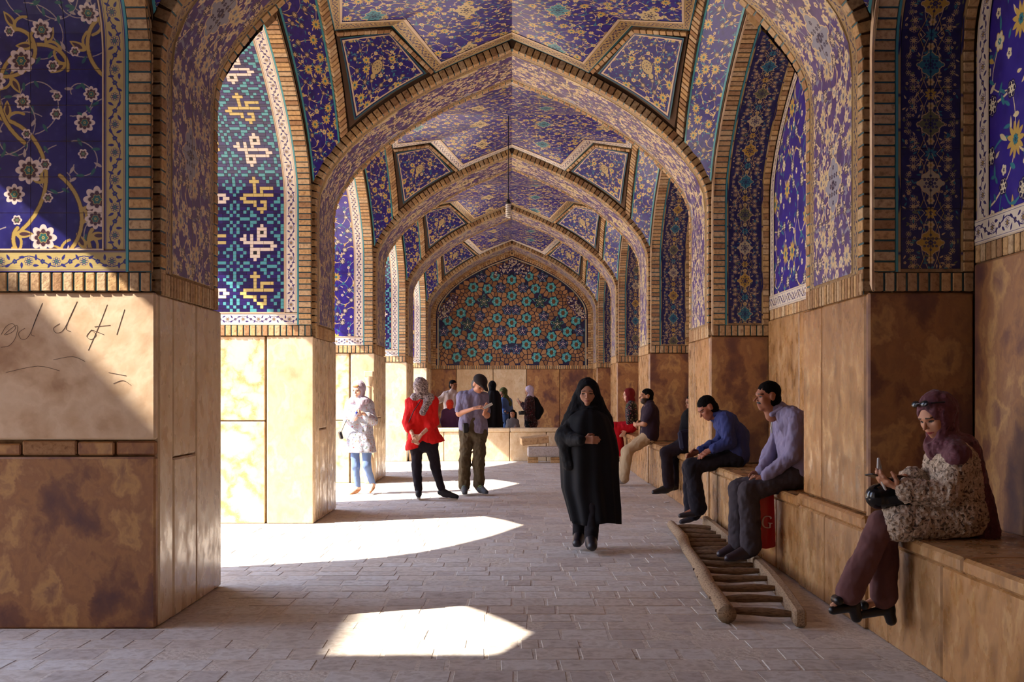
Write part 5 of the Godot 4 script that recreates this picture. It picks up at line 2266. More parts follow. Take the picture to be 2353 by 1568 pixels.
# ---- hand: w wrist, d finger direction, n palm normal, side +1 thumb along d x n ----
func add_hand(b: MB, w: Vector3, d: Vector3, n: Vector3, side: float, skin: Color, curl: float, s := 1.0, cell := 0.005) -> void:
	d = d.normalized()
	n = (n - d * n.dot(d)).normalized()
	var x := d.cross(n).normalized() * side     # towards the thumb
	var f := flesh(0.010 * s)
	var lens := [0.036, 0.042, 0.038, 0.030]
	for q in 4:
		var off := (0.027 - q * 0.018) * s
		var kn := w + d * (0.085 - absf(q - 1.2) * 0.004) * s + x * off
		f.bone(w + d * 0.012 * s + x * off * 0.7, kn, 0.013 * s, 0.0115 * s)
		var dir := d
		var p := kn
		for seg in 3:
			dir = (dir.rotated(x * side, 0.0) + n * tan(curl * (0.45 + 0.3 * seg))).normalized()
			var l: float = lens[q] * s * [1.0, 0.72, 0.55][seg]
			f.bone(p, p + dir * l, (0.0095 - seg * 0.0009) * s, (0.0088 - seg * 0.0010) * s)
			p += dir * l
	var t0 := w + d * 0.018 * s + x * 0.020 * s
	var t1 := t0 + (d * 0.6 + x * 0.75 + n * 0.3).normalized() * 0.042 * s
	var t2 := t1 + (d * 0.85 + x * 0.2 + n * (0.3 + curl * 0.5)).normalized() * 0.034 * s
	var t3 := t2 + (d * 0.9 - x * 0.1 + n * (0.3 + curl * 0.6)).normalized() * 0.026 * s
	f.chain([t0, t1, t2, t3], [0.014 * s, 0.0115 * s, 0.0100 * s, 0.0085 * s])
	f.bone(w - d * 0.02 * s, w + d * 0.02 * s, 0.024 * s, 0.020 * s)
	b.colored = true
	var ls := lin(skin)
	f.mesh(b, cell, func(_p: Vector3) -> Color: return ls)

func cloth(called: String, col: Color, rough := 0.85, t: Texture2D = null, scale := 4.0) -> StandardMaterial3D:
	if M.has(called):
		return M[called]
	var m := mat(called, col, rough, 0.35)
	m.rim_enabled = true
	m.rim = 0.25
	m.rim_tint = 0.6
	if t:
		m.albedo_texture = t
		m.uv1_triplanar = true
		m.uv1_scale = Vector3.ONE * scale
	return m

func skin_mat() -> StandardMaterial3D:
	if not M.has("skin"):
		var m := mat("skin", Color.WHITE, 0.55, 0.4)
		m.vertex_color_use_as_albedo = true
	return M.skin

func torso_bones(f: Flesh, j: Dictionary, g: float, w := 1.0) -> void:
	var u: Vector3 = (j.sr - j.sl).normalized()
	f.bone(j.sl + u * 0.03, j.sr - u * 0.03, 0.054 * w + g)
	f.bone(j.neck + Vector3(0, -0.01, 0), j.sl, 0.05 * w + g * 0.6, 0.046 * w + g)
	f.bone(j.neck + Vector3(0, -0.01, 0), j.sr, 0.05 * w + g * 0.6, 0.046 * w + g)
	var c: Vector3 = (j.sl + j.sr) * 0.5
	var mid: Vector3 = c.lerp(j.pelvis, 0.5) + j.get("belly", Vector3.ZERO)
	f.chain([c + u * 0.075 * w + (j.pelvis - c) * 0.12, mid + u * 0.065 * w, j.pelvis + u * 0.07 * w], [0.098 * w + g, 0.10 * w + g, 0.105 * w + g])
	f.chain([c - u * 0.075 * w + (j.pelvis - c) * 0.12, mid - u * 0.065 * w, j.pelvis - u * 0.07 * w], [0.098 * w + g, 0.10 * w + g, 0.105 * w + g])
	f.bone(c, j.neck, 0.075 + g * 0.5, 0.058)

# shoe: heel h, toe direction; returns bones for one foot
func shoe_bones(f: Flesh, ank: Vector3, toe: Vector3, g: float, heel := 0.06, closed := true) -> void:
	var d := (toe - ank)
	if closed:
		f.bone(ank, toe, 0.037 + g, 0.026 + g)
	var down := Vector3(0, -heel, 0)
	f.bone(ank + down * 0.6 - d * 0.14, ank + down * 0.55 + d * 0.3, 0.036 + g, 0.036 + g)
	f.bone(ank + down * 0.55 + d * 0.2, toe, 0.037 + g, 0.026 + g)
	f.bone(ank + d * 0.05, ank + down * 0.6 + d * 0.1, 0.036 + g)

func piece(p: Node3D, called: String, f: Flesh, cell: float, m: Material, label := "") -> MeshInstance3D:
	var b := MB.new()
	f.mesh(b, cell)
	var o := part(p, called, b.mesh(m))
	if label:
		o.set_meta("label", label)
	return o

# bare body under the clothes: one continuous mesh with head and hands
func body(p: Node3D, j: Dictionary, skin: Color, o := {}) -> MeshInstance3D:
	var b := MB.new()
	b.colored = true
	var ls := lin(skin)
	var f := flesh(0.04)
	var w: float = o.get("w", 1.0)
	torso_bones(f, j, -0.012, w * 0.95)
	f.chain([j.sl, j.el, j.wl], [0.048 * w, 0.040 * w, 0.026])
	f.chain([j.sr, j.er, j.wr], [0.048 * w, 0.040 * w, 0.026])
	if j.has("kl"):
		f.chain([j.hl, j.kl, j.al], [0.078 * w, 0.052 * w, 0.034])
		f.chain([j.hr, j.kr, j.ar], [0.078 * w, 0.052 * w, 0.034])
		f.bone(j.al, j.tl, 0.034, 0.022)
		f.bone(j.ar, j.tr, 0.034, 0.022)
	f.mesh(b, o.get("cell", 0.022), func(_p: Vector3) -> Color: return ls)
	add_head(b, head_frame(j.head, j.face, j.get("crown", Vector3.UP)), j.get("hs", 0.225), skin, o.get("hcell", 0.007), o)
	if j.has("dl"):
		add_hand(b, j.wl, j.dl, j.nl, j.get("tsl", 1.0), skin, o.get("curl_l", 0.4), o.get("hand", 1.0), o.get("fcell", 0.006))
	if j.has("dr"):
		add_hand(b, j.wr, j.dr, j.nr, j.get("tsr", -1.0), skin, o.get("curl_r", 0.4), o.get("hand", 1.0), o.get("fcell", 0.006))
	return part(p, "body", b.mesh(skin_mat()))

func shirt(p: Node3D, called: String, j: Dictionary, m: Material, o := {}) -> MeshInstance3D:
	var f := flesh(0.035)
	var w: float = o.get("w", 1.0)
	var g: float = o.get("g", 0.012)
	torso_bones(f, j, g, w)
	var f2: Flesh = flesh(0.03) if o.get("apart", false) else f
	var sl: float = o.get("sleeve", 1.0)      # 0.5 ends at mid upper arm, 1 at the elbow, 2 at the wrist
	for s in ["l", "r"]:
		var a: Vector3 = j["s" + s]
		var e: Vector3 = j["e" + s]
		var h: Vector3 = j["w" + s]
		var ra: float = 0.048 * w + g
		if sl <= 1.0:
			f2.bone(a, a.lerp(e, sl), ra, ra - 0.004)
		else:
			f2.bone(a, e, ra, 0.043 * w + g)
			f2.bone(e, e.lerp(h, sl - 1.0), 0.044 * w + g, o.get("cuff", 0.034) + g)
	if o.has("hem"):
		for hb in o.hem:
			f.bone(hb[0], hb[1], hb[2], hb[3])
	f.clips = o.get("clips", [])
	f.wr = o.get("wr", 0.012)
	f.wr_s = o.get("wr_s", Vector3(9, 5, 9))
	if o.get("apart", false):
		f2.wr = f.wr
		f2.wr_s = f.wr_s
		piece(p, "sleeves", f2, o.get("cell", 0.013), m)
	return piece(p, called, f, o.get("cell", 0.013), m)

func trousers(p: Node3D, called: String, j: Dictionary, m: Material, o := {}) -> MeshInstance3D:
	var f := flesh(0.03)
	var g: float = o.get("g", 0.012)
	var w: float = o.get("w", 1.0)
	f.bone(j.hl, j.hr, 0.098 * w + g)
	f.bone((j.hl + j.hr) * 0.5, j.pelvis + Vector3(0, 0.06, 0), 0.10 * w + g)
	for s in ["l", "r"]:
		var end: float = o.get("end", 1.0)
		f.chain([j["h" + s], j["k" + s], j["k" + s].lerp(j["a" + s], end)], [0.086 * w + g, 0.060 * w + g, o.get("cuff", 0.05) + g])
	f.wr = o.get("wr", 0.012)
	f.wr_s = o.get("wr_s", Vector3(8, 6, 8))
	f.clips = o.get("clips", [])
	return piece(p, called, f, o.get("cell", 0.013), m)

func shoes(p: Node3D, called: String, j: Dictionary, m: Material, g := 0.004, heel := 0.06, cell := 0.010, closed := true) -> void:
	for s in ["l", "r"]:
		var f := flesh(0.02)
		shoe_bones(f, j["a" + s], j["t" + s], g, heel, closed)
		var low: float = minf(j["a" + s].y - heel - 0.03, j["t" + s].y - 0.022)
		if absf(j["a" + s].y - heel - j["t" + s].y) < 0.06:
			f.clips = [[Vector3(0, low, 0), Vector3(0, -1, 0)]]
		piece(p, called, f, cell, m)

func hair(p: Node3D, j: Dictionary, m: Material, o := {}) -> void:
	var F := head_frame(j.head, j.face, j.get("crown", Vector3.UP))
	var s: float = j.get("hs", 0.225)
	var f := flesh(0.05 * s)
	f.egg(F * (Vector3(0, 0.17, -0.08) * s), Vector3(0.352, 0.385, 0.43) * s, F.basis)
	f.egg(F * (Vector3(0, -0.10, -0.17) * s), Vector3(0.34, 0.36, 0.32) * s, F.basis)
	f.neg = flesh(0.04 * s)
	f.neg.egg(F * (Vector3(0, -0.18, 0.46) * s), Vector3(0.42, 0.42, 0.40) * s, F.basis)
	f.neg.egg(F * (Vector3(0, -0.66, 0.16) * s), Vector3(0.6, 0.36, 0.5) * s, F.basis)
	f.wr = 0.006
	f.wr_s = Vector3(40, 40, 40)
	piece(p, "hair", f, o.get("cell", 0.008), m)

# head scarf: hood round the face with a drape on the shoulders
func scarf(p: Node3D, called: String, j: Dictionary, m: Material, o := {}) -> MeshInstance3D:
	var F := head_frame(j.head, j.face, j.get("crown", Vector3.UP))
	var s: float = j.get("hs", 0.225)
	var f := flesh(0.09 * s)
	var gr: float = o.get("g", 0.0)
	f.egg(F * (Vector3(0, 0.10, -0.10) * s), Vector3(0.43 + gr, 0.50 + gr, 0.50 + gr) * s, F.basis)
	f.egg(F * (Vector3(0, -0.25, -0.02) * s), Vector3(0.37 + gr, 0.40, 0.40) * s, F.basis)
	f.bone(F * (Vector3(0, -0.4, -0.05) * s), j.neck + Vector3(0, 0.0, 0), 0.30 * s, o.get("collar", 0.34) * s)
	if o.has("drape"):
		for d in o.drape:
			f.bone(d[0], d[1], d[2], d[3])
	f.neg = flesh(0.05 * s)
	var open: float = o.get("open", 1.0)
	f.neg.egg(F * (Vector3(0, -0.06, 0.50) * s), Vector3(0.27, 0.42 * open, 0.32) * s, F.basis)
	f.wr = o.get("wr", 0.010)
	f.wr_s = o.get("wr_s", Vector3(16, 10, 16))
	return piece(p, called, f, o.get("cell", 0.010), m)

# hanging cloth: rows of [y, centre x, centre depth offset, half width, half depth, fold depth]; origin at the feet
func drape(p: Node3D, called: String, rows: Array, m: Material, folds := 13.0, seed_ := 1) -> MeshInstance3D:
	var b := MB.new()
	var P := []
	var U := []
	var seg := 72
	var sub := 4
	var rr := []
	for k in rows.size() - 1:
		for q in sub:
			var t := float(q) / sub
			var row := []
			for c in 6:
				row.append(lerpf(rows[k][c], rows[k + 1][c], t))
			rr.append(row)
	rr.append(rows[rows.size() - 1])
	var last: Array = rr[rr.size() - 1]
	rr.append([last[0] + 0.03, last[1], last[2], last[3] * 0.96, last[4] * 0.96, last[5]])
	rr.append([last[0] + 0.10, last[1], last[2], 0.002, 0.002, 0.0])
	var first: Array = rr[0]
	rr.push_front([first[0] + 0.01, first[1], first[2], 0.002, 0.002, 0.0])
	for k in rr.size():
		var r: Array = rr[k]
		var row := PackedVector3Array()
		var ur := PackedVector2Array()
		for q in seg + 1:
			var a := TAU * q / seg
			var ph := seed_ * 1.7
			var fold: float = r[5] * (sin(a * folds + ph + 1.3 * sin(a * 2.0 + r[0] * 1.5)) * 0.6 + 0.4 * sin(a * (folds * 0.43) + ph * 2.0 + r[0] * 2.0))
			row.append(Vector3(r[1] + cos(a) * (r[3] + fold), r[0] + 0.012 * sin(a * 3.0 + ph) * (1.0 if k > rr.size() / 2 else 0.0), -(r[2] + sin(a) * (r[4] + fold))))
			ur.append(Vector2(a / TAU * 3.0, r[0]))
		P.append(row)
		U.append(ur)
	b.grid(P, U, true)
	return part(p, called, b.mesh(m))

# joints in metres relative to each person's base (x right, y up, z towards the viewer)
const JOINTS := {
	"white_tunic": {"at": Vector3(-2.211, 0, -15.950), "head": Vector3(-0.040, 1.525, 0.030), "neck": Vector3(-0.026, 1.379, 0.000), "sl": Vector3(-0.172, 1.302, 0.000), "sr": Vector3(0.128, 1.309, 0.000), "el": Vector3(-0.208, 1.105, 0.020), "wl": Vector3(-0.121, 1.104, 0.220), "er": Vector3(0.189, 1.067, 0.030), "wr": Vector3(0.058, 1.186, 0.240), "pelvis": Vector3(-0.013, 0.926, 0.000), "hl": Vector3(-0.096, 0.830, 0.000), "hr": Vector3(0.077, 0.830, 0.000), "kl": Vector3(-0.076, 0.406, 0.050), "kr": Vector3(0.094, 0.421, 0.080), "al": Vector3(-0.045, 0.090, 0.000), "ar": Vector3(0.168, 0.132, -0.030), "tl": Vector3(-0.138, 0.004, 0.100), "tr": Vector3(0.152, 0.039, 0.140), "face": Vector3(-0.35, -0.22, 1), "crown": Vector3(0, 1, 0)},
	"red_shirt": {"at": Vector3(-1.149, 0, -15.000), "head": Vector3(-0.102, 1.560, 0.000), "neck": Vector3(-0.096, 1.410, 0.000), "sl": Vector3(-0.252, 1.344, 0.000), "sr": Vector3(0.060, 1.362, 0.000), "el": Vector3(-0.288, 1.058, 0.060), "wl": Vector3(-0.198, 0.908, 0.200), "er": Vector3(0.082, 1.081, 0.050), "wr": Vector3(-0.096, 0.902, 0.210), "pelvis": Vector3(-0.066, 0.870, 0.000), "hl": Vector3(-0.162, 0.768, 0.000), "hr": Vector3(0.030, 0.768, 0.000), "kl": Vector3(-0.168, 0.462, 0.000), "kr": Vector3(0.088, 0.478, -0.030), "al": Vector3(-0.140, 0.130, -0.020), "ar": Vector3(0.185, 0.130, -0.020), "tl": Vector3(-0.153, 0.044, -0.170), "tr": Vector3(0.386, 0.051, 0.030), "face": Vector3(0.3, 0.02, -1), "crown": Vector3(0, 1, 0)},
	"cap_man": {"at": Vector3(-0.547, 0, -15.800), "head": Vector3(0.071, 1.601, 0.060), "neck": Vector3(0.006, 1.487, 0.000), "sl": Vector3(-0.190, 1.418, 0.000), "sr": Vector3(0.133, 1.424, 0.000), "el": Vector3(-0.218, 1.179, 0.060), "wl": Vector3(0.022, 1.264, 0.270), "er": Vector3(0.185, 1.154, 0.080), "wr": Vector3(0.152, 1.189, 0.250), "pelvis": Vector3(-0.019, 1.007, 0.000), "hl": Vector3(-0.101, 0.912, 0.000), "hr": Vector3(0.076, 0.912, 0.000), "kl": Vector3(-0.138, 0.465, 0.020), "kr": Vector3(0.070, 0.484, 0.030), "al": Vector3(-0.147, 0.126, -0.030), "ar": Vector3(0.063, 0.139, -0.020), "tl": Vector3(-0.130, 0.046, 0.200), "tr": Vector3(0.168, 0.049, 0.160), "face": Vector3(0.55, -0.62, 0.62), "crown": Vector3(0.3, 1, 0.25)},
	"chador": {"at": Vector3(0.723, 0, -10.300), "head": Vector3(-0.010, 1.484, 0.020), "neck": Vector3(-0.004, 1.352, 0.000), "sl": Vector3(-0.111, 1.265, 0.000), "sr": Vector3(0.115, 1.265, 0.000), "el": Vector3(-0.227, 1.068, 0.100), "wl": Vector3(-0.061, 1.052, 0.300), "er": Vector3(0.147, 1.064, 0.020), "wr": Vector3(0.061, 0.968, 0.060), "pelvis": Vector3(0.000, 0.779, 0.000), "hl": Vector3(-0.070, 0.738, 0.000), "hr": Vector3(0.066, 0.738, 0.000), "kl": Vector3(-0.082, 0.408, 0.000), "kr": Vector3(0.040, 0.433, 0.120), "al": Vector3(-0.080, 0.144, -0.100), "ar": Vector3(0.015, 0.130, 0.140), "tl": Vector3(-0.111, 0.072, 0.070), "tr": Vector3(0.013, 0.080, 0.330), "face": Vector3(-0.1, -0.06, 1), "crown": Vector3(0, 1, 0)},
	"far_man": {"at": Vector3(-1.398, 0, -25.600), "head": Vector3(0.015, 1.648, 0.000), "neck": Vector3(0.000, 1.510, 0.000), "sl": Vector3(-0.174, 1.418, 0.000), "sr": Vector3(0.133, 1.408, 0.000), "el": Vector3(-0.317, 1.285, 0.000), "wl": Vector3(-0.411, 1.388, 0.050), "er": Vector3(0.154, 1.183, 0.000), "wr": Vector3(0.145, 0.979, 0.040), "pelvis": Vector3(-0.020, 0.968, 0.000), "hl": Vector3(-0.102, 0.896, 0.000), "hr": Vector3(0.061, 0.896, 0.000), "kl": Vector3(-0.102, 0.456, 0.000), "kr": Vector3(0.061, 0.456, 0.000), "al": Vector3(-0.102, 0.066, 0.000), "ar": Vector3(0.061, 0.066, 0.000), "tl": Vector3(-0.103, 0.024, 0.160), "tr": Vector3(0.090, 0.024, 0.160), "face": Vector3(0.75, -0.08, 0.6), "crown": Vector3(0, 1, 0)},
	"far_child": {"at": Vector3(-1.391, 0, -24.400), "head": Vector3(0.000, 1.207, 0.000), "neck": Vector3(0.000, 1.095, 0.000), "sl": Vector3(-0.117, 1.032, 0.000), "sr": Vector3(0.127, 1.032, 0.000), "el": Vector3(-0.156, 0.856, 0.000), "wl": Vector3(-0.145, 0.710, 0.020), "er": Vector3(0.166, 0.856, 0.000), "wr": Vector3(0.167, 0.710, 0.020), "pelvis": Vector3(0.000, 0.700, 0.000), "hl": Vector3(-0.059, 0.641, 0.000), "hr": Vector3(0.059, 0.641, 0.000), "kl": Vector3(-0.059, 0.329, 0.000), "kr": Vector3(0.059, 0.329, 0.000), "al": Vector3(-0.059, 0.075, 0.000), "ar": Vector3(0.059, 0.075, 0.000), "tl": Vector3(-0.077, 0.018, -0.140), "tr": Vector3(0.061, 0.018, -0.140), "face": Vector3(0.1, 0.05, -1), "crown": Vector3(0, 1, 0)},
	"far_chador": {"at": Vector3(-0.440, 0, -25.900), "head": Vector3(-0.031, 1.624, 0.000), "neck": Vector3(-0.021, 1.479, 0.000), "sl": Vector3(-0.155, 1.396, 0.000), "sr": Vector3(0.124, 1.396, 0.000), "el": Vector3(-0.176, 1.127, 0.000), "wl": Vector3(-0.137, 0.980, -0.100), "er": Vector3(0.155, 1.127, 0.000), "wr": Vector3(0.123, 0.980, -0.100), "pelvis": Vector3(0.000, 0.930, 0.000), "hl": Vector3(-0.073, 0.858, 0.000), "hr": Vector3(0.073, 0.858, 0.000), "kl": Vector3(-0.073, 0.423, 0.000), "kr": Vector3(0.073, 0.423, 0.000), "al": Vector3(-0.073, 0.070, 0.000), "ar": Vector3(0.073, 0.070, 0.000), "tl": Vector3(-0.075, 0.010, -0.150), "tr": Vector3(0.070, 0.010, -0.150), "face": Vector3(-0.1, 0, -1), "crown": Vector3(0, 1, 0)},
	"far_denim": {"at": Vector3(-0.144, 0, -26.600), "head": Vector3(-0.074, 1.468, 0.000), "neck": Vector3(-0.032, 1.340, 0.000), "sl": Vector3(-0.084, 1.256, 0.120), "sr": Vector3(0.063, 1.276, -0.120), "el": Vector3(-0.105, 1.034, 0.140), "wl": Vector3(-0.009, 1.016, 0.300), "er": Vector3(0.096, 1.051, -0.120), "wr": Vector3(0.033, 0.972, 0.200), "pelvis": Vector3(0.011, 0.840, 0.000), "hl": Vector3(-0.053, 0.778, 0.050), "hr": Vector3(0.074, 0.775, -0.050), "kl": Vector3(-0.053, 0.372, 0.000), "kr": Vector3(0.074, 0.372, 0.000), "al": Vector3(-0.053, 0.053, 0.000), "ar": Vector3(0.074, 0.053, 0.000), "tl": Vector3(-0.063, 0.008, 0.150), "tr": Vector3(0.085, 0.008, 0.150), "face": Vector3(-0.6, -0.4, 0.7), "crown": Vector3(0, 1, 0)},
	"far_girl": {"at": Vector3(0.015, 0, -25.000), "head": Vector3(0.000, 0.985, 0.000), "neck": Vector3(0.000, 0.880, 0.000), "sl": Vector3(-0.090, 0.820, 0.000), "sr": Vector3(0.090, 0.820, 0.000), "el": Vector3(-0.120, 0.690, 0.000), "wl": Vector3(-0.080, 0.623, 0.080), "er": Vector3(0.120, 0.690, 0.000), "wr": Vector3(0.060, 0.684, 0.120), "pelvis": Vector3(0.000, 0.570, 0.000), "hl": Vector3(-0.050, 0.520, 0.000), "hr": Vector3(0.050, 0.520, 0.000), "kl": Vector3(-0.050, 0.280, 0.000), "kr": Vector3(0.050, 0.280, 0.000), "al": Vector3(-0.050, 0.080, 0.000), "ar": Vector3(0.050, 0.080, 0.000), "tl": Vector3(-0.060, 0.027, 0.120), "tr": Vector3(0.060, 0.027, 0.120), "face": Vector3(-0.15, -0.02, 1), "crown": Vector3(0, 1, 0)},
	"far_camera": {"at": Vector3(0.435, 0, -25.600), "head": Vector3(-0.036, 1.510, 0.000), "neck": Vector3(0.000, 1.387, 0.000), "sl": Vector3(-0.053, 1.296, 0.140), "sr": Vector3(0.074, 1.315, -0.140), "el": Vector3(-0.104, 1.103, 0.150), "wl": Vector3(-0.195, 1.204, 0.100), "er": Vector3(-0.091, 1.109, -0.100), "wr": Vector3(-0.205, 1.223, -0.020), "pelvis": Vector3(0.010, 0.886, 0.000), "hl": Vector3(-0.032, 0.826, 0.060), "hr": Vector3(0.052, 0.823, -0.060), "kl": Vector3(-0.032, 0.417, 0.060), "kr": Vector3(0.052, 0.412, -0.060), "al": Vector3(-0.032, 0.070, 0.060), "ar": Vector3(0.052, 0.063, -0.060), "tl": Vector3(-0.164, 0.019, 0.060), "tr": Vector3(-0.081, 0.012, -0.060), "face": Vector3(-1, -0.3, 0.25), "crown": Vector3(0, 1, 0)},
	"red_skirt": {"at": Vector3(2.234, 0, -21.200), "head": Vector3(0.034, 1.432, 0.000), "neck": Vector3(0.085, 1.322, 0.000), "sl": Vector3(0.060, 1.222, 0.150), "sr": Vector3(0.118, 1.227, -0.150), "el": Vector3(0.033, 0.962, 0.170), "wl": Vector3(-0.032, 0.742, 0.140), "er": Vector3(0.155, 0.936, -0.170), "wr": Vector3(0.118, 0.783, -0.150), "pelvis": Vector3(0.102, 0.872, 0.000), "hl": Vector3(0.076, 0.816, 0.080), "hr": Vector3(0.094, 0.811, -0.080), "kl": Vector3(-0.226, 0.798, 0.060), "kr": Vector3(-0.187, 0.776, -0.080), "al": Vector3(-0.140, 0.213, 0.040), "ar": Vector3(-0.094, 0.206, -0.080), "tl": Vector3(-0.258, 0.146, 0.040), "tr": Vector3(-0.213, 0.138, -0.080), "face": Vector3(-1, -0.1, 0.2), "crown": Vector3(0, 1, 0)},
	"polo_man": {"at": Vector3(2.031, 0, -17.300), "head": Vector3(0.104, 1.420, 0.000), "neck": Vector3(0.152, 1.320, 0.000), "sl": Vector3(0.166, 1.212, 0.160), "sr": Vector3(0.158, 1.221, -0.160), "el": Vector3(0.062, 0.993, 0.170), "wl": Vector3(-0.051, 0.968, 0.020), "er": Vector3(0.076, 0.997, -0.170), "wr": Vector3(-0.028, 1.016, -0.000), "pelvis": Vector3(0.152, 0.822, 0.000), "hl": Vector3(0.142, 0.797, 0.080), "hr": Vector3(0.162, 0.791, -0.080), "kl": Vector3(-0.196, 0.564, 0.090), "kr": Vector3(-0.202, 0.538, -0.120), "al": Vector3(-0.257, 0.122, 0.080), "ar": Vector3(-0.279, 0.106, -0.120), "tl": Vector3(-0.436, 0.054, 0.080), "tr": Vector3(-0.460, 0.037, -0.120), "face": Vector3(-1, 0.04, 0.12), "crown": Vector3(0, 1, 0)},
	"hidden_man": {"at": Vector3(2.224, 0, -14.500), "head": Vector3(0.186, 1.355, 0.000), "neck": Vector3(0.186, 1.245, 0.000), "sl": Vector3(0.126, 1.184, 0.150), "sr": Vector3(0.175, 1.178, -0.150), "el": Vector3(0.159, 0.926, 0.160), "wl": Vector3(0.054, 0.820, 0.100), "er": Vector3(0.200, 0.914, -0.160), "wr": Vector3(0.085, 0.811, -0.100), "pelvis": Vector3(0.116, 0.804, 0.000), "hl": Vector3(0.080, 0.796, 0.080), "hr": Vector3(0.106, 0.788, -0.080), "kl": Vector3(-0.177, 0.691, 0.060), "kr": Vector3(-0.049, 0.657, -0.140), "al": Vector3(-0.142, 0.241, 0.060), "ar": Vector3(-0.002, 0.259, -0.140), "tl": Vector3(-0.338, 0.160, 0.060), "tr": Vector3(-0.213, 0.188, -0.140), "face": Vector3(-1, -0.2, 0.1), "crown": Vector3(0, 1, 0)},
	"blue_man": {"at": Vector3(2.206, 0, -11.900), "head": Vector3(-0.075, 1.319, 0.020), "neck": Vector3(0.038, 1.229, 0.000), "sl": Vector3(0.107, 1.190, 0.160), "sr": Vector3(0.128, 1.196, -0.170), "el": Vector3(0.141, 0.957, 0.200), "wl": Vector3(-0.065, 0.873, 0.200), "er": Vector3(0.130, 0.959, -0.180), "wr": Vector3(-0.166, 0.841, -0.030), "pelvis": Vector3(0.248, 0.815, 0.000), "hl": Vector3(0.220, 0.791, 0.090), "hr": Vector3(0.256, 0.781, -0.090), "kl": Vector3(-0.266, 0.691, 0.140), "kr": Vector3(-0.245, 0.665, -0.100), "al": Vector3(-0.192, 0.237, 0.120), "ar": Vector3(-0.219, 0.160, -0.060), "tl": Vector3(-0.383, 0.155, 0.140), "tr": Vector3(-0.344, 0.066, -0.050), "face": Vector3(-0.82, -0.62, 0.22), "crown": Vector3(-0.6, 0.8, 0)},
	"lavender_man": {"at": Vector3(2.245, 0, -9.150), "head": Vector3(-0.098, 1.460, 0.010), "neck": Vector3(-0.011, 1.354, 0.000), "sl": Vector3(0.104, 1.277, 0.150), "sr": Vector3(0.083, 1.291, -0.170), "el": Vector3(0.071, 0.976, 0.180), "wl": Vector3(-0.156, 0.785, 0.120), "er": Vector3(-0.016, 0.992, -0.180), "wr": Vector3(-0.141, 0.814, -0.070), "pelvis": Vector3(0.154, 0.834, 0.000), "hl": Vector3(0.108, 0.797, 0.090), "hr": Vector3(0.155, 0.783, -0.090), "kl": Vector3(-0.278, 0.667, 0.100), "kr": Vector3(-0.315, 0.669, -0.120), "al": Vector3(-0.256, 0.211, 0.100), "ar": Vector3(-0.320, 0.212, -0.100), "tl": Vector3(-0.448, 0.113, 0.120), "tr": Vector3(-0.471, 0.116, -0.100), "face": Vector3(-1, -0.06, 0.22), "crown": Vector3(0, 1, 0)},
	"phone_woman": {"at": Vector3(2.395, 0, -6.150), "head": Vector3(0.001, 1.362, 0.010), "neck": Vector3(0.059, 1.220, 0.000), "sl": Vector3(0.075, 1.125, 0.140), "sr": Vector3(0.099, 1.122, -0.150), "el": Vector3(-0.004, 0.931, 0.170), "wl": Vector3(-0.263, 0.956, 0.130), "er": Vector3(0.022, 0.955, -0.160), "wr": Vector3(-0.136, 1.008, -0.060), "pelvis": Vector3(0.113, 0.816, 0.000), "hl": Vector3(0.057, 0.797, 0.090), "hr": Vector3(0.125, 0.776, -0.090), "kl": Vector3(-0.327, 0.753, 0.050), "kr": Vector3(-0.268, 0.711, -0.050), "al": Vector3(-0.507, 0.368, 0.050), "ar": Vector3(-0.275, 0.328, -0.060), "tl": Vector3(-0.598, 0.301, 0.060), "tr": Vector3(-0.437, 0.250, -0.050), "face": Vector3(-0.86, -0.4, 0.38), "crown": Vector3(-0.4, 0.9, 0.1)},
}

func J(n: String) -> Dictionary:
	return JOINTS[n].duplicate()

func someone(n: String, label: String) -> Node3D:
	return thing("person", label, "person", JOINTS[n].at)

func held(called: String, label: String, category: String, who: Dictionary, mesh: Mesh, m: Material = null, group := "") -> MeshInstance3D:
	var o := part(self, numbered(called), mesh, who.at, Basis.IDENTITY, m)
	tag(o, label, category, group)
	return o

func flower_cloth(base: Color, cols: Array, count: int, seed_: int, r0 := 4.0) -> ImageTexture:
	var r := RandomNumberGenerator.new()
	r.seed = seed_
	var im := blank(256, 256, base, r, 0.08)
	for k in count:
		var c: Color = cols[r.randi() % cols.size()]
		var p := Vector2(r.randf(), r.randf()) * 256.0
		if k % 3 == 0:
			stamp(im, flower(r0 * r.randf_range(1.0, 1.6), 5, 0, c, c.darkened(0.4), c), p.x, p.y)
		else:
			stamp(im, leaf(r0 * 1.3, r0 * 0.45, r.randi() % 12, c), p.x, p.y)
	return tex(im)

func leopard() -> ImageTexture:
	var r := RandomNumberGenerator.new()
	r.seed = 9
	var im := blank(256, 256, Color8(186, 168, 164), r, 0.1)
	for k in 420:
		var p := Vector2(r.randf(), r.randf()) * 256.0
		stamp(im, flower(r.randf_range(4, 7), 5, 0, Color8(56, 42, 50), Color8(150, 120, 118), Color8(56, 42, 50)), p.x, p.y)
	return tex(im)

# a looped, furry knit: cream loops over dark gaps
func knit() -> ImageTexture:
	var r := RandomNumberGenerator.new()
	r.seed = 19
	var im := blank(256, 256, Color8(74, 56, 46), r, 0.1)
	for k in 780:
		var p := Vector2(r.randf(), r.randf()) * 256.0
		var c := Color8(226, 206, 182).lerp(Color8(176, 150, 126), r.randf())
		stamp(im, leaf(r.randf_range(10, 15), 4.0, r.randi() % 12, c), p.x, p.y)
	return tex(im)

func flat_phone(c: Vector3, d: Vector3, n: Vector3, L := 0.14, wd := 0.07) -> ArrayMesh:
	var b := MB.new()
	var z := n.normalized()
	var y := (d - z * d.dot(z)).normalized()
	b.cbox(c, Vector3(wd, L, 0.009), 0.004, Basis(y.cross(z), y, z))
	return b.mesh()

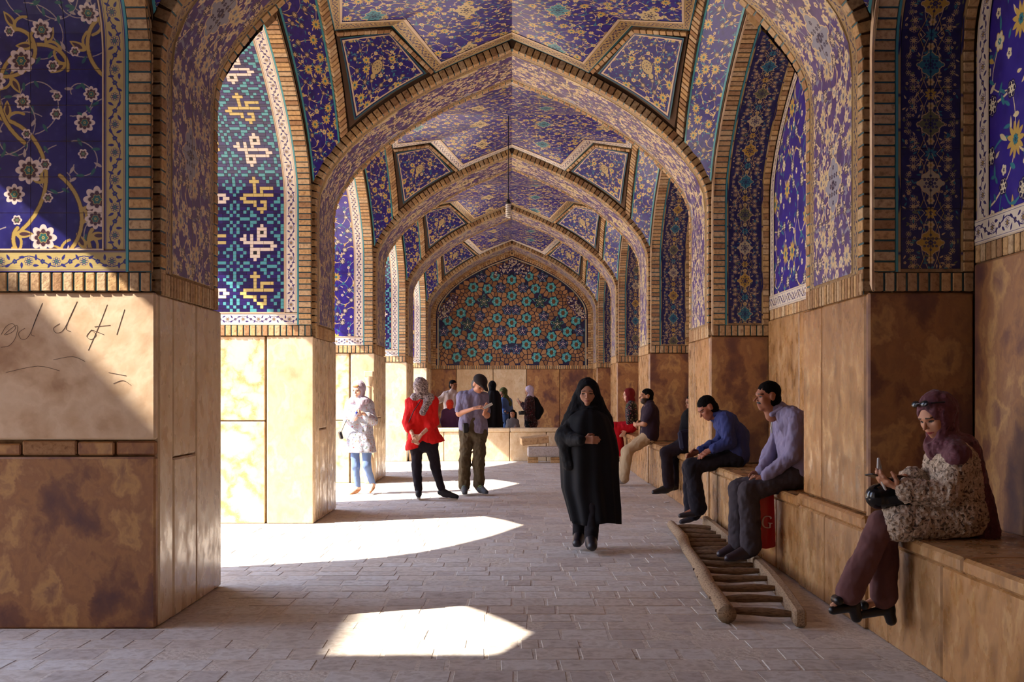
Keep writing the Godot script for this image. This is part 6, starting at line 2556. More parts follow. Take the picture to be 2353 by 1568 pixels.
func build_people() -> void:
	var black := cloth("cloth_black", Color8(13, 12, 16), 0.95)
	var black2 := cloth("cloth_black_shine", Color8(14, 13, 17), 0.8)
	black.rim = 0.06
	black2.rim = 0.08
	var dark_hair := mat("hair_dark", Color8(15, 12, 11), 0.85, 0.2)
	var leather := mat("leather_black", Color8(18, 16, 18), 0.35)
	var phone_m := mat("phone_body", Color8(200, 196, 190), 0.3)
	var phone_d := mat("phone_dark", Color8(24, 24, 28), 0.2)
	# --- woman in a flowered white tunic ---
	var j := J("white_tunic")
	j.hs = 0.235
	j.merge({"dl": Vector3(0.5, 0.0, 0.8), "nl": Vector3(0.8, 0.2, -0.4), "tsl": 1.0, "dr": Vector3(-0.7, 0.3, 0.6), "nr": Vector3(-0.3, -0.5, -0.6), "tsr": 1.0})
	var p := someone("white_tunic", "woman in a flowered white tunic, jeans and pale scarf standing in sunlight")
	body(p, j, Color8(228, 186, 160), {"w": 0.9, "hand": 0.92, "curl_l": 0.8, "curl_r": 0.5, "brow": Color8(120, 90, 60), "hcell": 0.006})
	var hem_y: float = 0.607
	var tun := cloth("cloth_tunic", Color.WHITE, 0.8, flower_cloth(Color8(176, 182, 194), [Color8(176, 66, 60), Color8(84, 104, 68), Color8(170, 132, 66), Color8(96, 116, 160)], 170, 4, 5.0), 2.6)
	shirt(p, "tunic", j, tun, {"w": 0.95, "g": 0.016, "sleeve": 1.6, "cuff": 0.05, "wr": 0.014, "hem": [[j.pelvis + Vector3(-0.06, 0.05, 0), Vector3(-0.10, 0.58, 0.0), 0.11, 0.14], [j.pelvis + Vector3(0.06, 0.05, 0), Vector3(0.09, 0.58, 0.02), 0.11, 0.14], [j.pelvis, Vector3(0, 0.58, 0.05), 0.11, 0.13]], "clips": [[Vector3(0, hem_y, 0), Vector3(0, -1, 0)]]})
	trousers(p, "jeans", j, cloth("cloth_jeans", Color8(104, 126, 168), 0.9), {"w": 0.88, "g": 0.006, "cuff": 0.036, "end": 0.96, "wr": 0.009})
	shoes(p, "sandal", j, mat("tan_leather", Color8(176, 122, 80), 0.6), -0.006, 0.05, 0.010, false)
	scarf(p, "head_scarf", j, cloth("cloth_scarf_pale", Color8(184, 172, 186), 0.85), {"open": 1.0, "drape": [[j.neck + Vector3(-0.08, -0.02, 0.04), j.neck + Vector3(0.09, -0.02, 0.04), 0.07, 0.07], [j.neck + Vector3(0.05, -0.03, 0.07), j.neck + Vector3(-0.05, -0.20, 0.12), 0.065, 0.05]]})
	var F := head_frame(j.head, j.face)
	var f := flesh(0.01)
	f.egg(F * (Vector3(0, 0.30, 0.30) * 0.235), Vector3(0.055, 0.022, 0.03), F.basis)
	piece(p, "hair", f, 0.007, mat("hair_blonde", Color8(176, 132, 84), 0.6))
	var b := MB.new()
	var hb := Vector3(-0.285, 0.86, 0.10)
	b.cbox(hb, Vector3(0.045, 0.11, 0.13), 0.012, Basis.from_euler(Vector3(0, 0.3, 0.25)))
	b.tube(PackedVector3Array([hb + Vector3(0.01, 0.05, 0), Vector3(-0.22, 1.02, 0.16), Vector3(-0.17, 1.12, 0.20)]), PackedFloat32Array([0.005, 0.005, 0.005]), 6)
	held("handbag", "small black handbag hanging from the arm of the woman in the flowered tunic", "bag", j, b.mesh(leather))
	b = MB.new()
	b.lathe(Vector3(-0.10, 1.06, 0.30), PackedVector2Array([Vector2(0.001, 0.0), Vector2(0.028, 0.004), Vector2(0.03, 0.10), Vector2(0.026, 0.13), Vector2(0.012, 0.15), Vector2(0.012, 0.17), Vector2(0.001, 0.172)]), 12, Basis.from_euler(Vector3(0.2, 0, -0.5)))
	var bottle_m := mat("bottle", Color(0.72, 0.80, 0.92, 0.45), 0.15)
	bottle_m.transparency = BaseMaterial3D.TRANSPARENCY_ALPHA
	var bo := held("water_bottle", "clear plastic water bottle with a blue cap held against a white tunic", "bottle", j, b.mesh(bottle_m))
	b = MB.new()
	b.lathe(Vector3(-0.10, 1.06, 0.30), PackedVector2Array([Vector2(0.001, 0.145), Vector2(0.016, 0.146), Vector2(0.016, 0.175), Vector2(0.001, 0.176)]), 10, Basis.from_euler(Vector3(0.2, 0, -0.5)))
	part(bo, "cap", b.mesh(mat("blue_cap", Color8(40, 70, 200), 0.4)))
	# --- woman in a red shirt, back turned ---
	j = J("red_shirt")
	j.hs = 0.235
	j.merge({"dl": Vector3(0.35, -0.9, 0.15), "nl": Vector3(0.4, 0.1, -0.9), "tsl": 1.0, "dr": Vector3(-0.7, -0.75, 0.05), "nr": Vector3(-0.2, 0.1, 0.9), "tsr": 1.0})
	p = someone("red_shirt", "woman in a red shirt and leopard-print scarf, hands clasped behind her back")
	body(p, j, Color8(222, 176, 148), {"w": 0.92, "hand": 0.95, "curl_l": 0.6, "curl_r": 0.7})
	var red := cloth("cloth_red", Color8(214, 26, 24), 0.85)
	shirt(p, "red_shirt", j, red, {"w": 1.0, "g": 0.020, "sleeve": 1.35, "cuff": 0.05, "wr": 0.018, "hem": [[j.pelvis + Vector3(-0.09, 0.04, 0), Vector3(-0.20, 0.72, 0), 0.115, 0.12], [j.pelvis + Vector3(0.08, 0.04, 0), Vector3(0.10, 0.80, 0), 0.12, 0.12]], "clips": [[Vector3(-0.1, 0.735, 0), Vector3(0.25, -1, 0).normalized()]]})
	trousers(p, "trousers", j, cloth("cloth_navy", Color8(34, 28, 36), 0.9), {"w": 0.95, "g": 0.012, "cuff": 0.040, "end": 0.92, "wr": 0.014})
	shoes(p, "slip_on_shoe", j, mat("shoe_black", Color8(26, 20, 26), 0.7), 0.002, 0.06)
	for s in ["l", "r"]:
		f = flesh(0.01)
		f.bone(j["a" + s] + Vector3(0, -0.085, 0) - (j["t" + s] - j["a" + s]) * Vector3(0.12, 0, 0.12), j["t" + s] + Vector3(0, -0.018, 0), 0.034, 0.026)
		f.clips = [[Vector3(0, 0.028, 0), Vector3(0, 1, 0)], [Vector3(0, 0.0, 0), Vector3(0, -1, 0)]]
		piece(p, "shoe_sole", f, 0.007, mat("sole_pale", Color8(190, 176, 160), 0.8) if s == "l" else M.sole_pale)
	var leo := cloth("cloth_leopard", Color.WHITE, 0.85, leopard(), 3.2)
	scarf(p, "head_scarf", j, leo, {"wr": 0.014, "drape": [[j.neck + Vector3(-0.09, 0.0, 0.02), j.neck + Vector3(0.10, 0.0, 0.02), 0.07, 0.075], [j.neck + Vector3(0.11, -0.01, 0.05), j.neck + Vector3(0.02, -0.20, 0.12), 0.07, 0.045]]})
	b = MB.new()
	b.tube(PackedVector3Array([j.neck + Vector3(0.0, -0.03, 0.11), j.neck + Vector3(-0.10, -0.18, 0.145), j.neck + Vector3(-0.17, -0.34, 0.13), j.neck + Vector3(-0.19, -0.38, 0.06)]), PackedFloat32Array([0.006, 0.006, 0.006, 0.006]), 6)
	held("bag_strap", "thin dark shoulder strap crossing the back of a red shirt", "strap", j, b.mesh(leather))
	# --- man in a cap looking at his phone ---
	j = J("cap_man")
	j.hs = 0.25
	j.merge({"dl": Vector3(0.9, 0.12, 0.25), "nl": Vector3(0.1, -0.7, -0.5), "tsl": 1.0, "dr": Vector3(0.35, 0.75, 0.45), "nr": Vector3(-0.6, 0.4, -0.5), "tsr": -1.0})
	p = someone("cap_man", "man in a dark cap and checked short-sleeved shirt tapping on a phone")
	body(p, j, Color8(206, 146, 112), {"w": 1.02, "curl_l": 0.55, "curl_r": 0.7, "hair": Color8(120, 110, 104)})
	var chk := cloth("cloth_check", Color8(158, 152, 172), 0.88, flower_cloth(Color8(206, 204, 214), [Color8(150, 146, 166), Color8(230, 226, 230)], 160, 21, 2.0), 3.0)
	shirt(p, "shirt", j, chk, {"w": 1.06, "g": 0.018, "sleeve": 0.78, "wr": 0.018, "hem": [[j.pelvis + Vector3(-0.08, 0.05, 0), j.pelvis + Vector3(-0.09, -0.12, 0), 0.12, 0.125], [j.pelvis + Vector3(0.08, 0.05, 0), j.pelvis + Vector3(0.09, -0.12, 0.01), 0.12, 0.125]], "clips": [[Vector3(0, 0.905, 0), Vector3(-0.15, -1, 0).normalized()]]})
	f = flesh(0.015)
	f.bone(j.neck + Vector3(-0.05, 0.0, 0.03), j.neck + Vector3(0.05, -0.01, 0.06), 0.034, 0.028)
	f.bone(j.neck + Vector3(-0.06, 0.01, -0.03), j.neck + Vector3(-0.05, 0.0, 0.03), 0.034, 0.034)
	piece(p, "collar", f, 0.009, chk)
	trousers(p, "trousers", j, cloth("cloth_olive", Color8(86, 74, 54), 0.92), {"w": 1.05, "g": 0.020, "cuff": 0.062, "end": 1.0, "wr": 0.024})
	shoes(p, "trainer", j, mat("trainer_grey", Color8(74, 76, 78), 0.8), 0.010, 0.07)
	for s in ["l", "r"]:
		b = MB.new()
		for k in 3:
			var c: Vector3 = j["a" + s].lerp(j["t" + s], 0.30 + 0.16 * k) + Vector3(0, 0.022 - 0.006 * k, 0.03)
			b.tube(PackedVector3Array([c + Vector3(-0.035, -0.01, 0), c + Vector3(0, 0.012, 0.004), c + Vector3(0.035, -0.01, 0)]), PackedFloat32Array([0.005, 0.005, 0.005]), 5)
		part(p, "laces", b.mesh(mat("lace_green", Color8(150, 190, 50), 0.8) if s == "l" else M.lace_green))
	hair(p, j, mat("hair_grey", Color8(104, 96, 92), 0.85, 0.2), {"cell": 0.009})
	F = head_frame(j.head, j.face, j.crown)
	f = flesh(0.02)
	f.egg(F * (Vector3(0, 0.24, -0.05) * 0.25), Vector3(0.41, 0.36, 0.47) * 0.25, F.basis)
	f.bone(F * (Vector3(-0.15, 0.19, 0.36) * 0.25), F * (Vector3(-0.10, 0.10, 0.78) * 0.25), 0.018, 0.010)
	f.bone(F * (Vector3(0.15, 0.19, 0.36) * 0.25), F * (Vector3(0.10, 0.10, 0.78) * 0.25), 0.018, 0.010)
	f.bone(F * (Vector3(0, 0.21, 0.36) * 0.25), F * (Vector3(0, 0.13, 0.80) * 0.25), 0.02, 0.012)
	f.clips = [[F * (Vector3(0, 0.10, 0) * 0.25), -F.basis.y]]
	piece(p, "cap", f, 0.008, cloth("cloth_cap", Color8(44, 38, 36), 0.9))
	held("phone", "pale mobile phone in the hand of the man in the cap", "phone", j, flat_phone(j.wr + Vector3(0.055, 0.105, 0.10), Vector3(0.9, 0.35, 0.1), Vector3(-0.4, 0.75, -0.5)), phone_m)
	b = MB.new()
	b.cbox(j.hl + Vector3(-0.02, 0.065, 0.155), Vector3(0.085, 0.14, 0.05), 0.015, Basis.from_euler(Vector3(0.1, 0.2, 0.05)))
	held("belt_pouch", "small black pouch clipped to the belt of the man in the cap", "pouch", j, b.mesh(leather))
	# --- woman walking in a black chador ---
	j = J("chador")
	j.hs = 0.245
	j.merge({"dl": Vector3(0.85, 0.05, 0.2), "nl": Vector3(0.2, -0.2, -0.9), "tsl": 1.0})
	p = someone("chador", "elderly woman in a long black chador walking down the corridor")
	body(p, j, Color8(168, 118, 92), {"w": 0.95, "curl_l": 1.15, "hcell": 0.005, "fcell": 0.005, "brow": Color8(70, 56, 50), "lip": Color8(140, 84, 74)})
	scarf(p, "chador_hood", j, black, {"open": 1.02, "g": 0.01, "collar": 0.5, "cell": 0.008, "drape": [[j.neck + Vector3(-0.03, -0.02, -0.01), j.neck + Vector3(-0.13, -0.12, 0.0), 0.09, 0.10], [j.neck + Vector3(0.03, -0.02, -0.01), j.neck + Vector3(0.13, -0.12, 0.0), 0.09, 0.10], [j.head + Vector3(-0.055, -0.02, -0.03), j.sl + Vector3(-0.06, -0.12, -0.02), 0.075, 0.10], [j.head + Vector3(0.055, -0.02, -0.03), j.sr + Vector3(0.03, -0.10, -0.02), 0.075, 0.10]]})
	drape(p, "chador_cloth", [[1.335, -0.005, -0.01, 0.10, 0.11, 0.004], [1.27, -0.005, -0.02, 0.19, 0.155, 0.007], [1.18, -0.01, -0.02, 0.235, 0.18, 0.010], [1.06, -0.005, -0.03, 0.265, 0.21, 0.013], [0.92, 0.01, -0.02, 0.275, 0.20, 0.017], [0.75, 0.015, 0.0, 0.265, 0.19, 0.021], [0.58, 0.022, 0.0, 0.262, 0.19, 0.024], [0.42, 0.05, 0.0, 0.245, 0.19, 0.026], [0.26, 0.07, 0.0, 0.225, 0.19, 0.026]], black2, 11.0, 3)
	f = flesh(0.05)
	f.chain([j.sl + Vector3(0.02, -0.02, 0), j.el + Vector3(0, 0.0, 0.0), j.wl + Vector3(-0.03, 0, 0)], [0.09, 0.085, 0.048])
	f.bone(j.el, j.el + Vector3(0.04, -0.25, 0), 0.07, 0.06)
	f.wr = 0.016
	piece(p, "chador_sleeve", f, 0.013, black2)
	trousers(p, "trousers", j, cloth("cloth_charcoal", Color8(26, 22, 26), 0.9), {"w": 0.9, "g": 0.012, "cuff": 0.052, "end": 1.0})
	shoes(p, "ankle_boot", j, mat("boot_black", Color8(30, 24, 28), 0.45), 0.014, 0.075)
	# --- far group behind the low wall ---
	j = J("far_man")
	j.hs = 0.23
	j.merge({"dl": Vector3(-0.5, 0.8, 0.1), "nl": Vector3(0.2, 0.1, 0.9), "tsl": 1.0})
	p = someone("far_man", "man in a pale shirt reaching out behind the low wall")
	body(p, j, Color8(150, 100, 72), {"hcell": 0.010, "cell": 0.022, "fcell": 0.009, "curl_l": 0.3})
	shirt(p, "shirt", j, cloth("cloth_pale_shirt", Color8(196, 180, 172), 0.9), {"sleeve": 1.15, "g": 0.022, "cell": 0.02, "wr": 0.02})
	trousers(p, "trousers", j, black, {"cell": 0.022})
	shoes(p, "shoe", j, leather, 0.0, 0.05, 0.014)
	hair(p, j, dark_hair, {"cell": 0.012})
	j = J("far_child")
	j.hs = 0.20
	p = someone("far_child", "child in a purple coat and red headscarf seen from behind over the low wall")
	body(p, j, Color8(170, 120, 92), {"w": 0.8, "hcell": 0.012, "cell": 0.022})
	shirt(p, "coat", j, cloth("cloth_purple", Color8(84, 50, 84), 0.9), {"w": 0.85, "sleeve": 1.9, "g": 0.025, "cell": 0.02, "wr": 0.016, "hem": [[j.pelvis, j.pelvis + Vector3(0, -0.2, 0), 0.14, 0.17]]})
	trousers(p, "trousers", j, M.cloth_jeans, {"w": 0.7, "cell": 0.022})
	shoes(p, "shoe", j, leather, 0.0, 0.05, 0.014)
	scarf(p, "head_scarf", j, cloth("cloth_scarf_red", Color.WHITE, 0.85, flower_cloth(Color8(206, 48, 26), [Color8(60, 90, 50), Color8(20, 20, 20), Color8(220, 140, 40)], 60, 6, 5.0), 4.0), {"cell": 0.014})
	j = J("far_chador")
	p = someone("far_chador", "woman wrapped in a black chador seen from behind, over the low wall")
	body(p, j, Color8(180, 130, 104), {"hcell": 0.016, "cell": 0.026})
	scarf(p, "chador_hood", j, black, {"collar": 0.55, "cell": 0.014})
	drape(p, "chador_cloth", [[1.52, 0, 0, 0.11, 0.12, 0.004], [1.42, 0, 0, 0.17, 0.15, 0.008], [1.2, 0, 0, 0.20, 0.19, 0.010], [0.9, -0.02, 0, 0.235, 0.22, 0.016], [0.5, -0.02, 0, 0.26, 0.24, 0.022], [0.06, -0.02, 0, 0.29, 0.27, 0.028]], black2, 9.0, 5)
	shoes(p, "shoe", j, leather, 0.0, 0.05, 0.014)
	j = J("far_denim")
	p = someone("far_denim", "woman in a denim jacket and green patterned scarf bending towards a girl")
	body(p, j, Color8(140, 96, 74), {"hcell": 0.014, "cell": 0.024})
	shirt(p, "denim_jacket", j, cloth("cloth_denim", Color8(84, 112, 164), 0.9), {"sleeve": 1.6, "g": 0.022, "cell": 0.02, "wr": 0.016, "hem": [[j.pelvis, j.pelvis + Vector3(-0.04, -0.22, 0), 0.13, 0.16]]})
	trousers(p, "trousers", j, black, {"cell": 0.024})
	shoes(p, "shoe", j, leather, 0.0, 0.05, 0.014)
	scarf(p, "head_scarf", j, cloth("cloth_scarf_green", Color.WHITE, 0.85, flower_cloth(Color8(74, 84, 40), [Color8(190, 150, 60), Color8(40, 110, 50), Color8(200, 180, 140), Color8(30, 26, 20)], 150, 16, 5.0), 4.0), {"cell": 0.014, "drape": [[j.neck, j.neck + Vector3(0.10, -0.14, 0.02), 0.10, 0.08], [j.neck, j.neck + Vector3(-0.03, -0.22, 0.06), 0.09, 0.06]]})
	j = J("far_girl")
	j.hs = 0.185
	p = someone("far_girl", "small dark-haired girl in a grey striped top looking over the low wall")
	body(p, j, Color8(176, 122, 92), {"w": 0.68, "hcell": 0.010, "cell": 0.02, "hand": 0.7})
	shirt(p, "striped_top", j, cloth("cloth_stripe", Color8(110, 104, 104), 0.9), {"w": 0.7, "sleeve": 1.7, "g": 0.012, "cell": 0.016})
	trousers(p, "trousers", j, M.cloth_jeans, {"w": 0.55, "cell": 0.02})
	shoes(p, "shoe", j, leather, -0.006, 0.04, 0.014)
	hair(p, j, dark_hair, {"cell": 0.010})
	f = flesh(0.02)
	for s in [-1.0, 1.0]:
		f.bone(j.head + Vector3(0.065 * s, 0.02, -0.01), j.head + Vector3(0.085 * s, -0.26, 0.05), 0.03, 0.02)
	piece(p, "plaits", f, 0.012, dark_hair)
	j = J("far_camera")
	j.hs = 0.22
	j.merge({"dl": Vector3(-0.7, 0.5, 0.1), "nl": Vector3(0.1, 0.4, -0.8), "tsl": 1.0})
	p = someone("far_camera", "woman in a red and black jacket and lilac scarf using a phone")
	body(p, j, Color8(204, 152, 124), {"w": 0.95, "hcell": 0.010, "cell": 0.022, "fcell": 0.009})
	shirt(p, "jacket", j, cloth("cloth_redblack", Color.WHITE, 0.9, flower_cloth(Color8(40, 22, 26), [Color8(170, 30, 44), Color8(200, 190, 190), Color8(150, 24, 40)], 170, 26, 3.4), 3.0), {"sleeve": 1.85, "g": 0.024, "cell": 0.018, "hem": [[j.pelvis, j.pelvis + Vector3(0, -0.14, 0), 0.14, 0.16]]})
	trousers(p, "trousers", j, black, {"cell": 0.024})
	shoes(p, "shoe", j, leather, 0.0, 0.05, 0.014)
	scarf(p, "head_scarf", j, cloth("cloth_scarf_lilac", Color8(196, 182, 204), 0.85), {"cell": 0.012, "drape": [[j.neck, j.neck + Vector3(-0.10, -0.18, 0.1), 0.08, 0.05]]})
	held("phone", "phone held up by the woman in the red and black jacket", "phone", j, flat_phone(j.wl + Vector3(-0.075, 0.08, 0.01), Vector3(-0.5, 0.7, 0), Vector3(0.8, 0.4, 0.2)), phone_m)
	f = flesh(0.04)
	f.chain([j.neck + Vector3(0.11, -0.10, 0.0), j.neck + Vector3(0.19, -0.34, 0.0), j.neck + Vector3(0.15, -0.46, 0)], [0.08, 0.115, 0.10])
	b = MB.new()
	f.mesh(b, 0.016)
	held("backpack", "black backpack on the woman in the red and black jacket", "bag", j, b.mesh(black))
	b = MB.new()
	b.cbox(Vector3(-0.185, 1.0, 0.16), Vector3(0.10, 0.09, 0.10), 0.012)
	b.tube(PackedVector3Array([Vector3(-0.23, 1.0, 0.16), Vector3(-0.27, 0.99, 0.17)]), PackedFloat32Array([0.045, 0.042]), 12)
	held("camera", "black camera hanging at the waist of the woman with the lilac scarf", "camera", j, b.mesh(leather))
	# --- seated on the benches ---
	j = J("red_skirt")
	j.hs = 0.235
	j.merge({"dl": Vector3(-0.5, -0.6, 0.2), "nl": Vector3(-0.4, -0.4, -0.2), "tsl": -1.0})
	p = someone("red_skirt", "woman in a long red skirt and dark red scarf seated on the bench")
	body(p, j, Color8(214, 164, 138), {"w": 0.9, "hcell": 0.008, "cell": 0.02, "fcell": 0.008})
	shirt(p, "flowered_blouse", j, cloth("cloth_blouse", Color.WHITE, 0.85, flower_cloth(Color8(20, 16, 22), [Color8(206, 80, 100), Color8(220, 190, 180), Color8(120, 140, 80)], 70, 36, 6.0), 3.4), {"w": 0.95, "sleeve": 1.25, "g": 0.016, "cell": 0.016})
	f = flesh(0.06)
	f.bone(j.hl, j.kl, 0.12, 0.10)
	f.bone(j.hr, j.kr, 0.12, 0.10)
	f.bone(j.kl, j.kl.lerp(j.al, 0.82), 0.10, 0.09)
	f.bone(j.kr, j.kr.lerp(j.ar, 0.82), 0.10, 0.09)
	f.wr = 0.018
	piece(p, "red_skirt", f, 0.016, cloth("cloth_skirt", Color8(196, 16, 34), 0.8))
	shoes(p, "shoe", j, leather, 0.0, 0.05, 0.012)
	scarf(p, "head_scarf", j, cloth("cloth_scarf_wine", Color8(110, 22, 26), 0.85), {"cell": 0.012, "open": 1.15, "drape": [[j.neck, j.neck + Vector3(-0.07, -0.26, 0.08), 0.075, 0.04]]})
	j = J("polo_man")
	j.hs = 0.235
	j.merge({"dl": Vector3(-0.3, 0.1, -0.9), "nl": Vector3(0.8, 0.1, -0.2), "tsl": 1.0})
	p = someone("polo_man", "bearded man in a dark polo shirt and khaki trousers sitting with folded arms")
	body(p, j, Color8(172, 118, 86), {"w": 1.08, "beard": 0.92, "hcell": 0.008, "cell": 0.018, "fcell": 0.008, "curl_l": 0.3})
	shirt(p, "polo_shirt", j, cloth("cloth_polo", Color8(44, 28, 40), 0.88), {"w": 1.15, "g": 0.02, "sleeve": 0.72, "cell": 0.015, "wr": 0.014})
	trousers(p, "trousers", j, cloth("cloth_khaki", Color8(176, 150, 116), 0.92), {"w": 1.08, "g": 0.018, "cuff": 0.06, "cell": 0.015, "wr": 0.02})
	shoes(p, "trainer", j, mat("trainer_pale", Color8(150, 140, 130), 0.8), 0.008, 0.06, 0.011)
	hair(p, j, dark_hair, {"cell": 0.010})
	j = J("hidden_man")
	p = someone("hidden_man", "person in dark clothes seated half hidden behind the second pier")
	body(p, j, Color8(160, 110, 82), {"hcell": 0.014, "cell": 0.02})
	shirt(p, "jacket", j, black, {"sleeve": 1.9, "g": 0.022, "cell": 0.018})
	trousers(p, "trousers", j, cloth("cloth_plum", Color8(34, 24, 32), 0.9), {"g": 0.02, "cuff": 0.055, "end": 0.95, "cell": 0.014, "wr": 0.014})
	shoes(p, "leather_shoe", j, leather, 0.004, 0.06, 0.010)
	hair(p, j, dark_hair, {"cell": 0.014})
	b = MB.new()
	b.cbox(j.hl + Vector3(-0.03, 0.07, 0.14), Vector3(0.18, 0.26, 0.09), 0.03, Basis.from_euler(Vector3(0, 0.3, 0.15)))
	held("shoulder_bag", "navy bag on the lap of the half hidden person", "bag", j, b.mesh(cloth("cloth_navy_bag", Color8(30, 30, 56), 0.7)))
	# man in a blue shirt
	j = J("blue_man")
	j.hs = 0.245
	j.merge({"dl": Vector3(-0.85, -0.45, 0.1), "nl": Vector3(0.0, -0.8, -0.4), "tsl": -1.0, "dr": Vector3(-0.85, -0.35, 0.1), "nr": Vector3(0.0, -0.4, 0.8), "tsr": 1.0, "belly": Vector3(0.06, 0, 0)})
	p = someone("blue_man", "man in a blue shirt hunched forward on the bench with hands on his knees")
	body(p, j, Color8(158, 100, 76), {"w": 1.02, "hcell": 0.006, "fcell": 0.005, "curl_l": 0.35, "curl_r": 0.6, "nose": 1.2})
	shirt(p, "shirt", j, cloth("cloth_blue", Color8(50, 57, 106), 0.85), {"w": 1.1, "g": 0.020, "apart": true, "sleeve": 1.88, "cuff": 0.032, "wr": 0.022, "cell": 0.012})
	f = flesh(0.012)
	f.bone(j.neck + Vector3(-0.045, 0.02, 0.06), j.neck + Vector3(0.02, 0.03, 0.075), 0.026, 0.03)
	f.bone(j.neck + Vector3(-0.06, 0.0, 0.02), j.neck + Vector3(-0.045, 0.02, 0.06), 0.022, 0.026)
	piece(p, "collar", f, 0.008, M.cloth_blue)
	trousers(p, "trousers", j, cloth("cloth_dark_trousers", Color8(28, 24, 32), 0.9), {"w": 1.04, "g": 0.020, "cuff": 0.075, "end": 0.98, "wr": 0.016})
	shoes(p, "sandal", j, mat("sandal_dark", Color8(42, 32, 36), 0.6), 0.002, 0.06, 0.010, false)
	hair(p, j, dark_hair)
	b = MB.new()
	var wv: Vector3 = j.wl - (j.wl - j.el).normalized() * 0.02
	var wd: Vector3 = (j.wl - j.el).normalized()
	b.tube(PackedVector3Array([wv - wd * 0.012, wv + wd * 0.012]), PackedFloat32Array([0.034, 0.034]), 14)
	held("wristwatch", "steel wristwatch on the man in the blue shirt", "watch", j, b.mesh(mat("steel", Color8(170, 164, 156), 0.3)))
	# man in a lavender shirt with a red bag
	j = J("lavender_man")
	j.hs = 0.235
	j.merge({"dl": Vector3(-0.7, -0.6, 0.1), "nl": Vector3(-0.3, -0.3, -0.9), "tsl": -1.0, "dr": Vector3(-0.6, -0.7, -0.1), "nr": Vector3(-0.2, -0.2, 0.9), "tsr": 1.0})
	p = someone("lavender_man", "moustached man in a lavender shirt and grey trousers sitting with a red bag")
	body(p, j, Color8(164, 108, 82), {"w": 1.0, "hcell": 0.005, "fcell": 0.005, "moustache": true, "nose": 1.7, "curl_l": 0.75, "curl_r": 0.75})
	shirt(p, "shirt", j, cloth("cloth_lavender", Color8(140, 130, 158), 0.85), {"w": 1.06, "g": 0.020, "apart": true, "sleeve": 1.92, "cuff": 0.034, "wr": 0.022, "cell": 0.011})
	f = flesh(0.012)
	f.bone(j.neck + Vector3(-0.06, -0.045, 0.055), j.neck + Vector3(0.02, 0.005, 0.075), 0.020, 0.022)
	f.bone(j.neck + Vector3(-0.075, -0.05, 0.0), j.neck + Vector3(-0.06, -0.045, 0.055), 0.018, 0.020)
	piece(p, "collar", f, 0.008, M.cloth_lavender)
	trousers(p, "trousers", j, cloth("cloth_grey", Color8(66, 58, 62), 0.9), {"w": 1.0, "g": 0.020, "cuff": 0.064, "end": 1.0, "wr": 0.018, "cell": 0.012})
	shoes(p, "leather_shoe", j, mat("shoe_plum", Color8(50, 36, 42), 0.4), 0.006, 0.07)
	hair(p, j, dark_hair)
	b = MB.new()
	b.tube(PackedVector3Array([j.neck + Vector3(-0.07, -0.11, 0.085), j.neck + Vector3(-0.075, -0.16, 0.09), j.neck + Vector3(-0.07, -0.20, 0.09)]), PackedFloat32Array([0.006, 0.008, 0.005]), 6)
	held("pocket_glasses", "spectacles hooked on the front of a lavender shirt", "glasses", j, b.mesh(M.steel))
	red_bag(j)
	# woman with a phone
	j = J("phone_woman")
	j.hs = 0.235
	j.merge({"dl": Vector3(-0.75, 0.45, 0.05), "nl": Vector3(0.25, 0.7, -0.4), "tsl": -1.0, "dr": Vector3(-0.9, -0.1, 0.1), "nr": Vector3(-0.1, -0.7, 0.5), "tsr": 1.0})
	p = someone("phone_woman", "woman in a shaggy cream coat and wine-red scarf sitting on the bench with a phone")
	body(p, j, Color8(200, 144, 112), {"w": 0.95, "hcell": 0.0045, "fcell": 0.0045, "curl_l": 0.5, "curl_r": 0.45, "lip": Color8(160, 70, 70), "brow": Color8(50, 34, 28), "hand": 0.95})
	var kn := cloth("cloth_knit", Color.WHITE, 0.95, knit(), 2.7)
	kn.normal_enabled = false
	relief(kn, kn.albedo_texture, 1.1)
	shirt(p, "shaggy_coat", j, kn, {"w": 1.04, "g": 0.026, "apart": true, "sleeve": 1.82, "cuff": 0.046, "wr": 0.016, "wr_s": Vector3(30, 30, 30), "cell": 0.010, "hem": [[j.pelvis + Vector3(0, -0.02, 0.05), j.hl.lerp(j.kl, 0.72) + Vector3(0, 0.01, 0.01), 0.15, 0.122], [j.pelvis + Vector3(0, -0.02, -0.05), j.hr.lerp(j.kr, 0.68), 0.15, 0.118]], "clips": [[Vector3(0, 0.684, 0), Vector3(0.1, -1, 0).normalized()]]})
	trousers(p, "trousers", j, cloth("cloth_rosewood", Color8(108, 72, 70), 0.9), {"w": 0.95, "g": 0.014, "cuff": 0.066, "end": 0.97, "wr": 0.014, "cell": 0.011})
	platform_shoes(p, j, leather)
	var wine := cloth("cloth_scarf_mauve", Color.WHITE, 0.7, flower_cloth(Color8(104, 58, 66), [Color8(130, 80, 92), Color8(70, 36, 44)], 60, 46, 8.0), 3.0)
	scarf(p, "head_scarf", j, wine, {"cell": 0.008, "wr": 0.012, "open": 1.0, "drape": [[j.neck + Vector3(-0.05, -0.03, 0.03), j.neck + Vector3(0.08, -0.06, 0.02), 0.085, 0.10], [j.neck + Vector3(0.0, -0.04, 0.05), j.sl + Vector3(-0.02, 0.02, 0.02), 0.085, 0.075], [j.neck + Vector3(0.02, -0.03, -0.05), j.sr + Vector3(0.0, 0.02, -0.02), 0.08, 0.07], [j.neck + Vector3(0.08, -0.06, 0.02), j.neck + Vector3(0.20, -0.50, 0.03), 0.10, 0.09], [j.neck + Vector3(0.14, -0.2, -0.06), j.neck + Vector3(0.22, -0.52, -0.08), 0.08, 0.07]]})
	F = head_frame(j.head, j.face, j.crown)
	f = flesh(0.008)
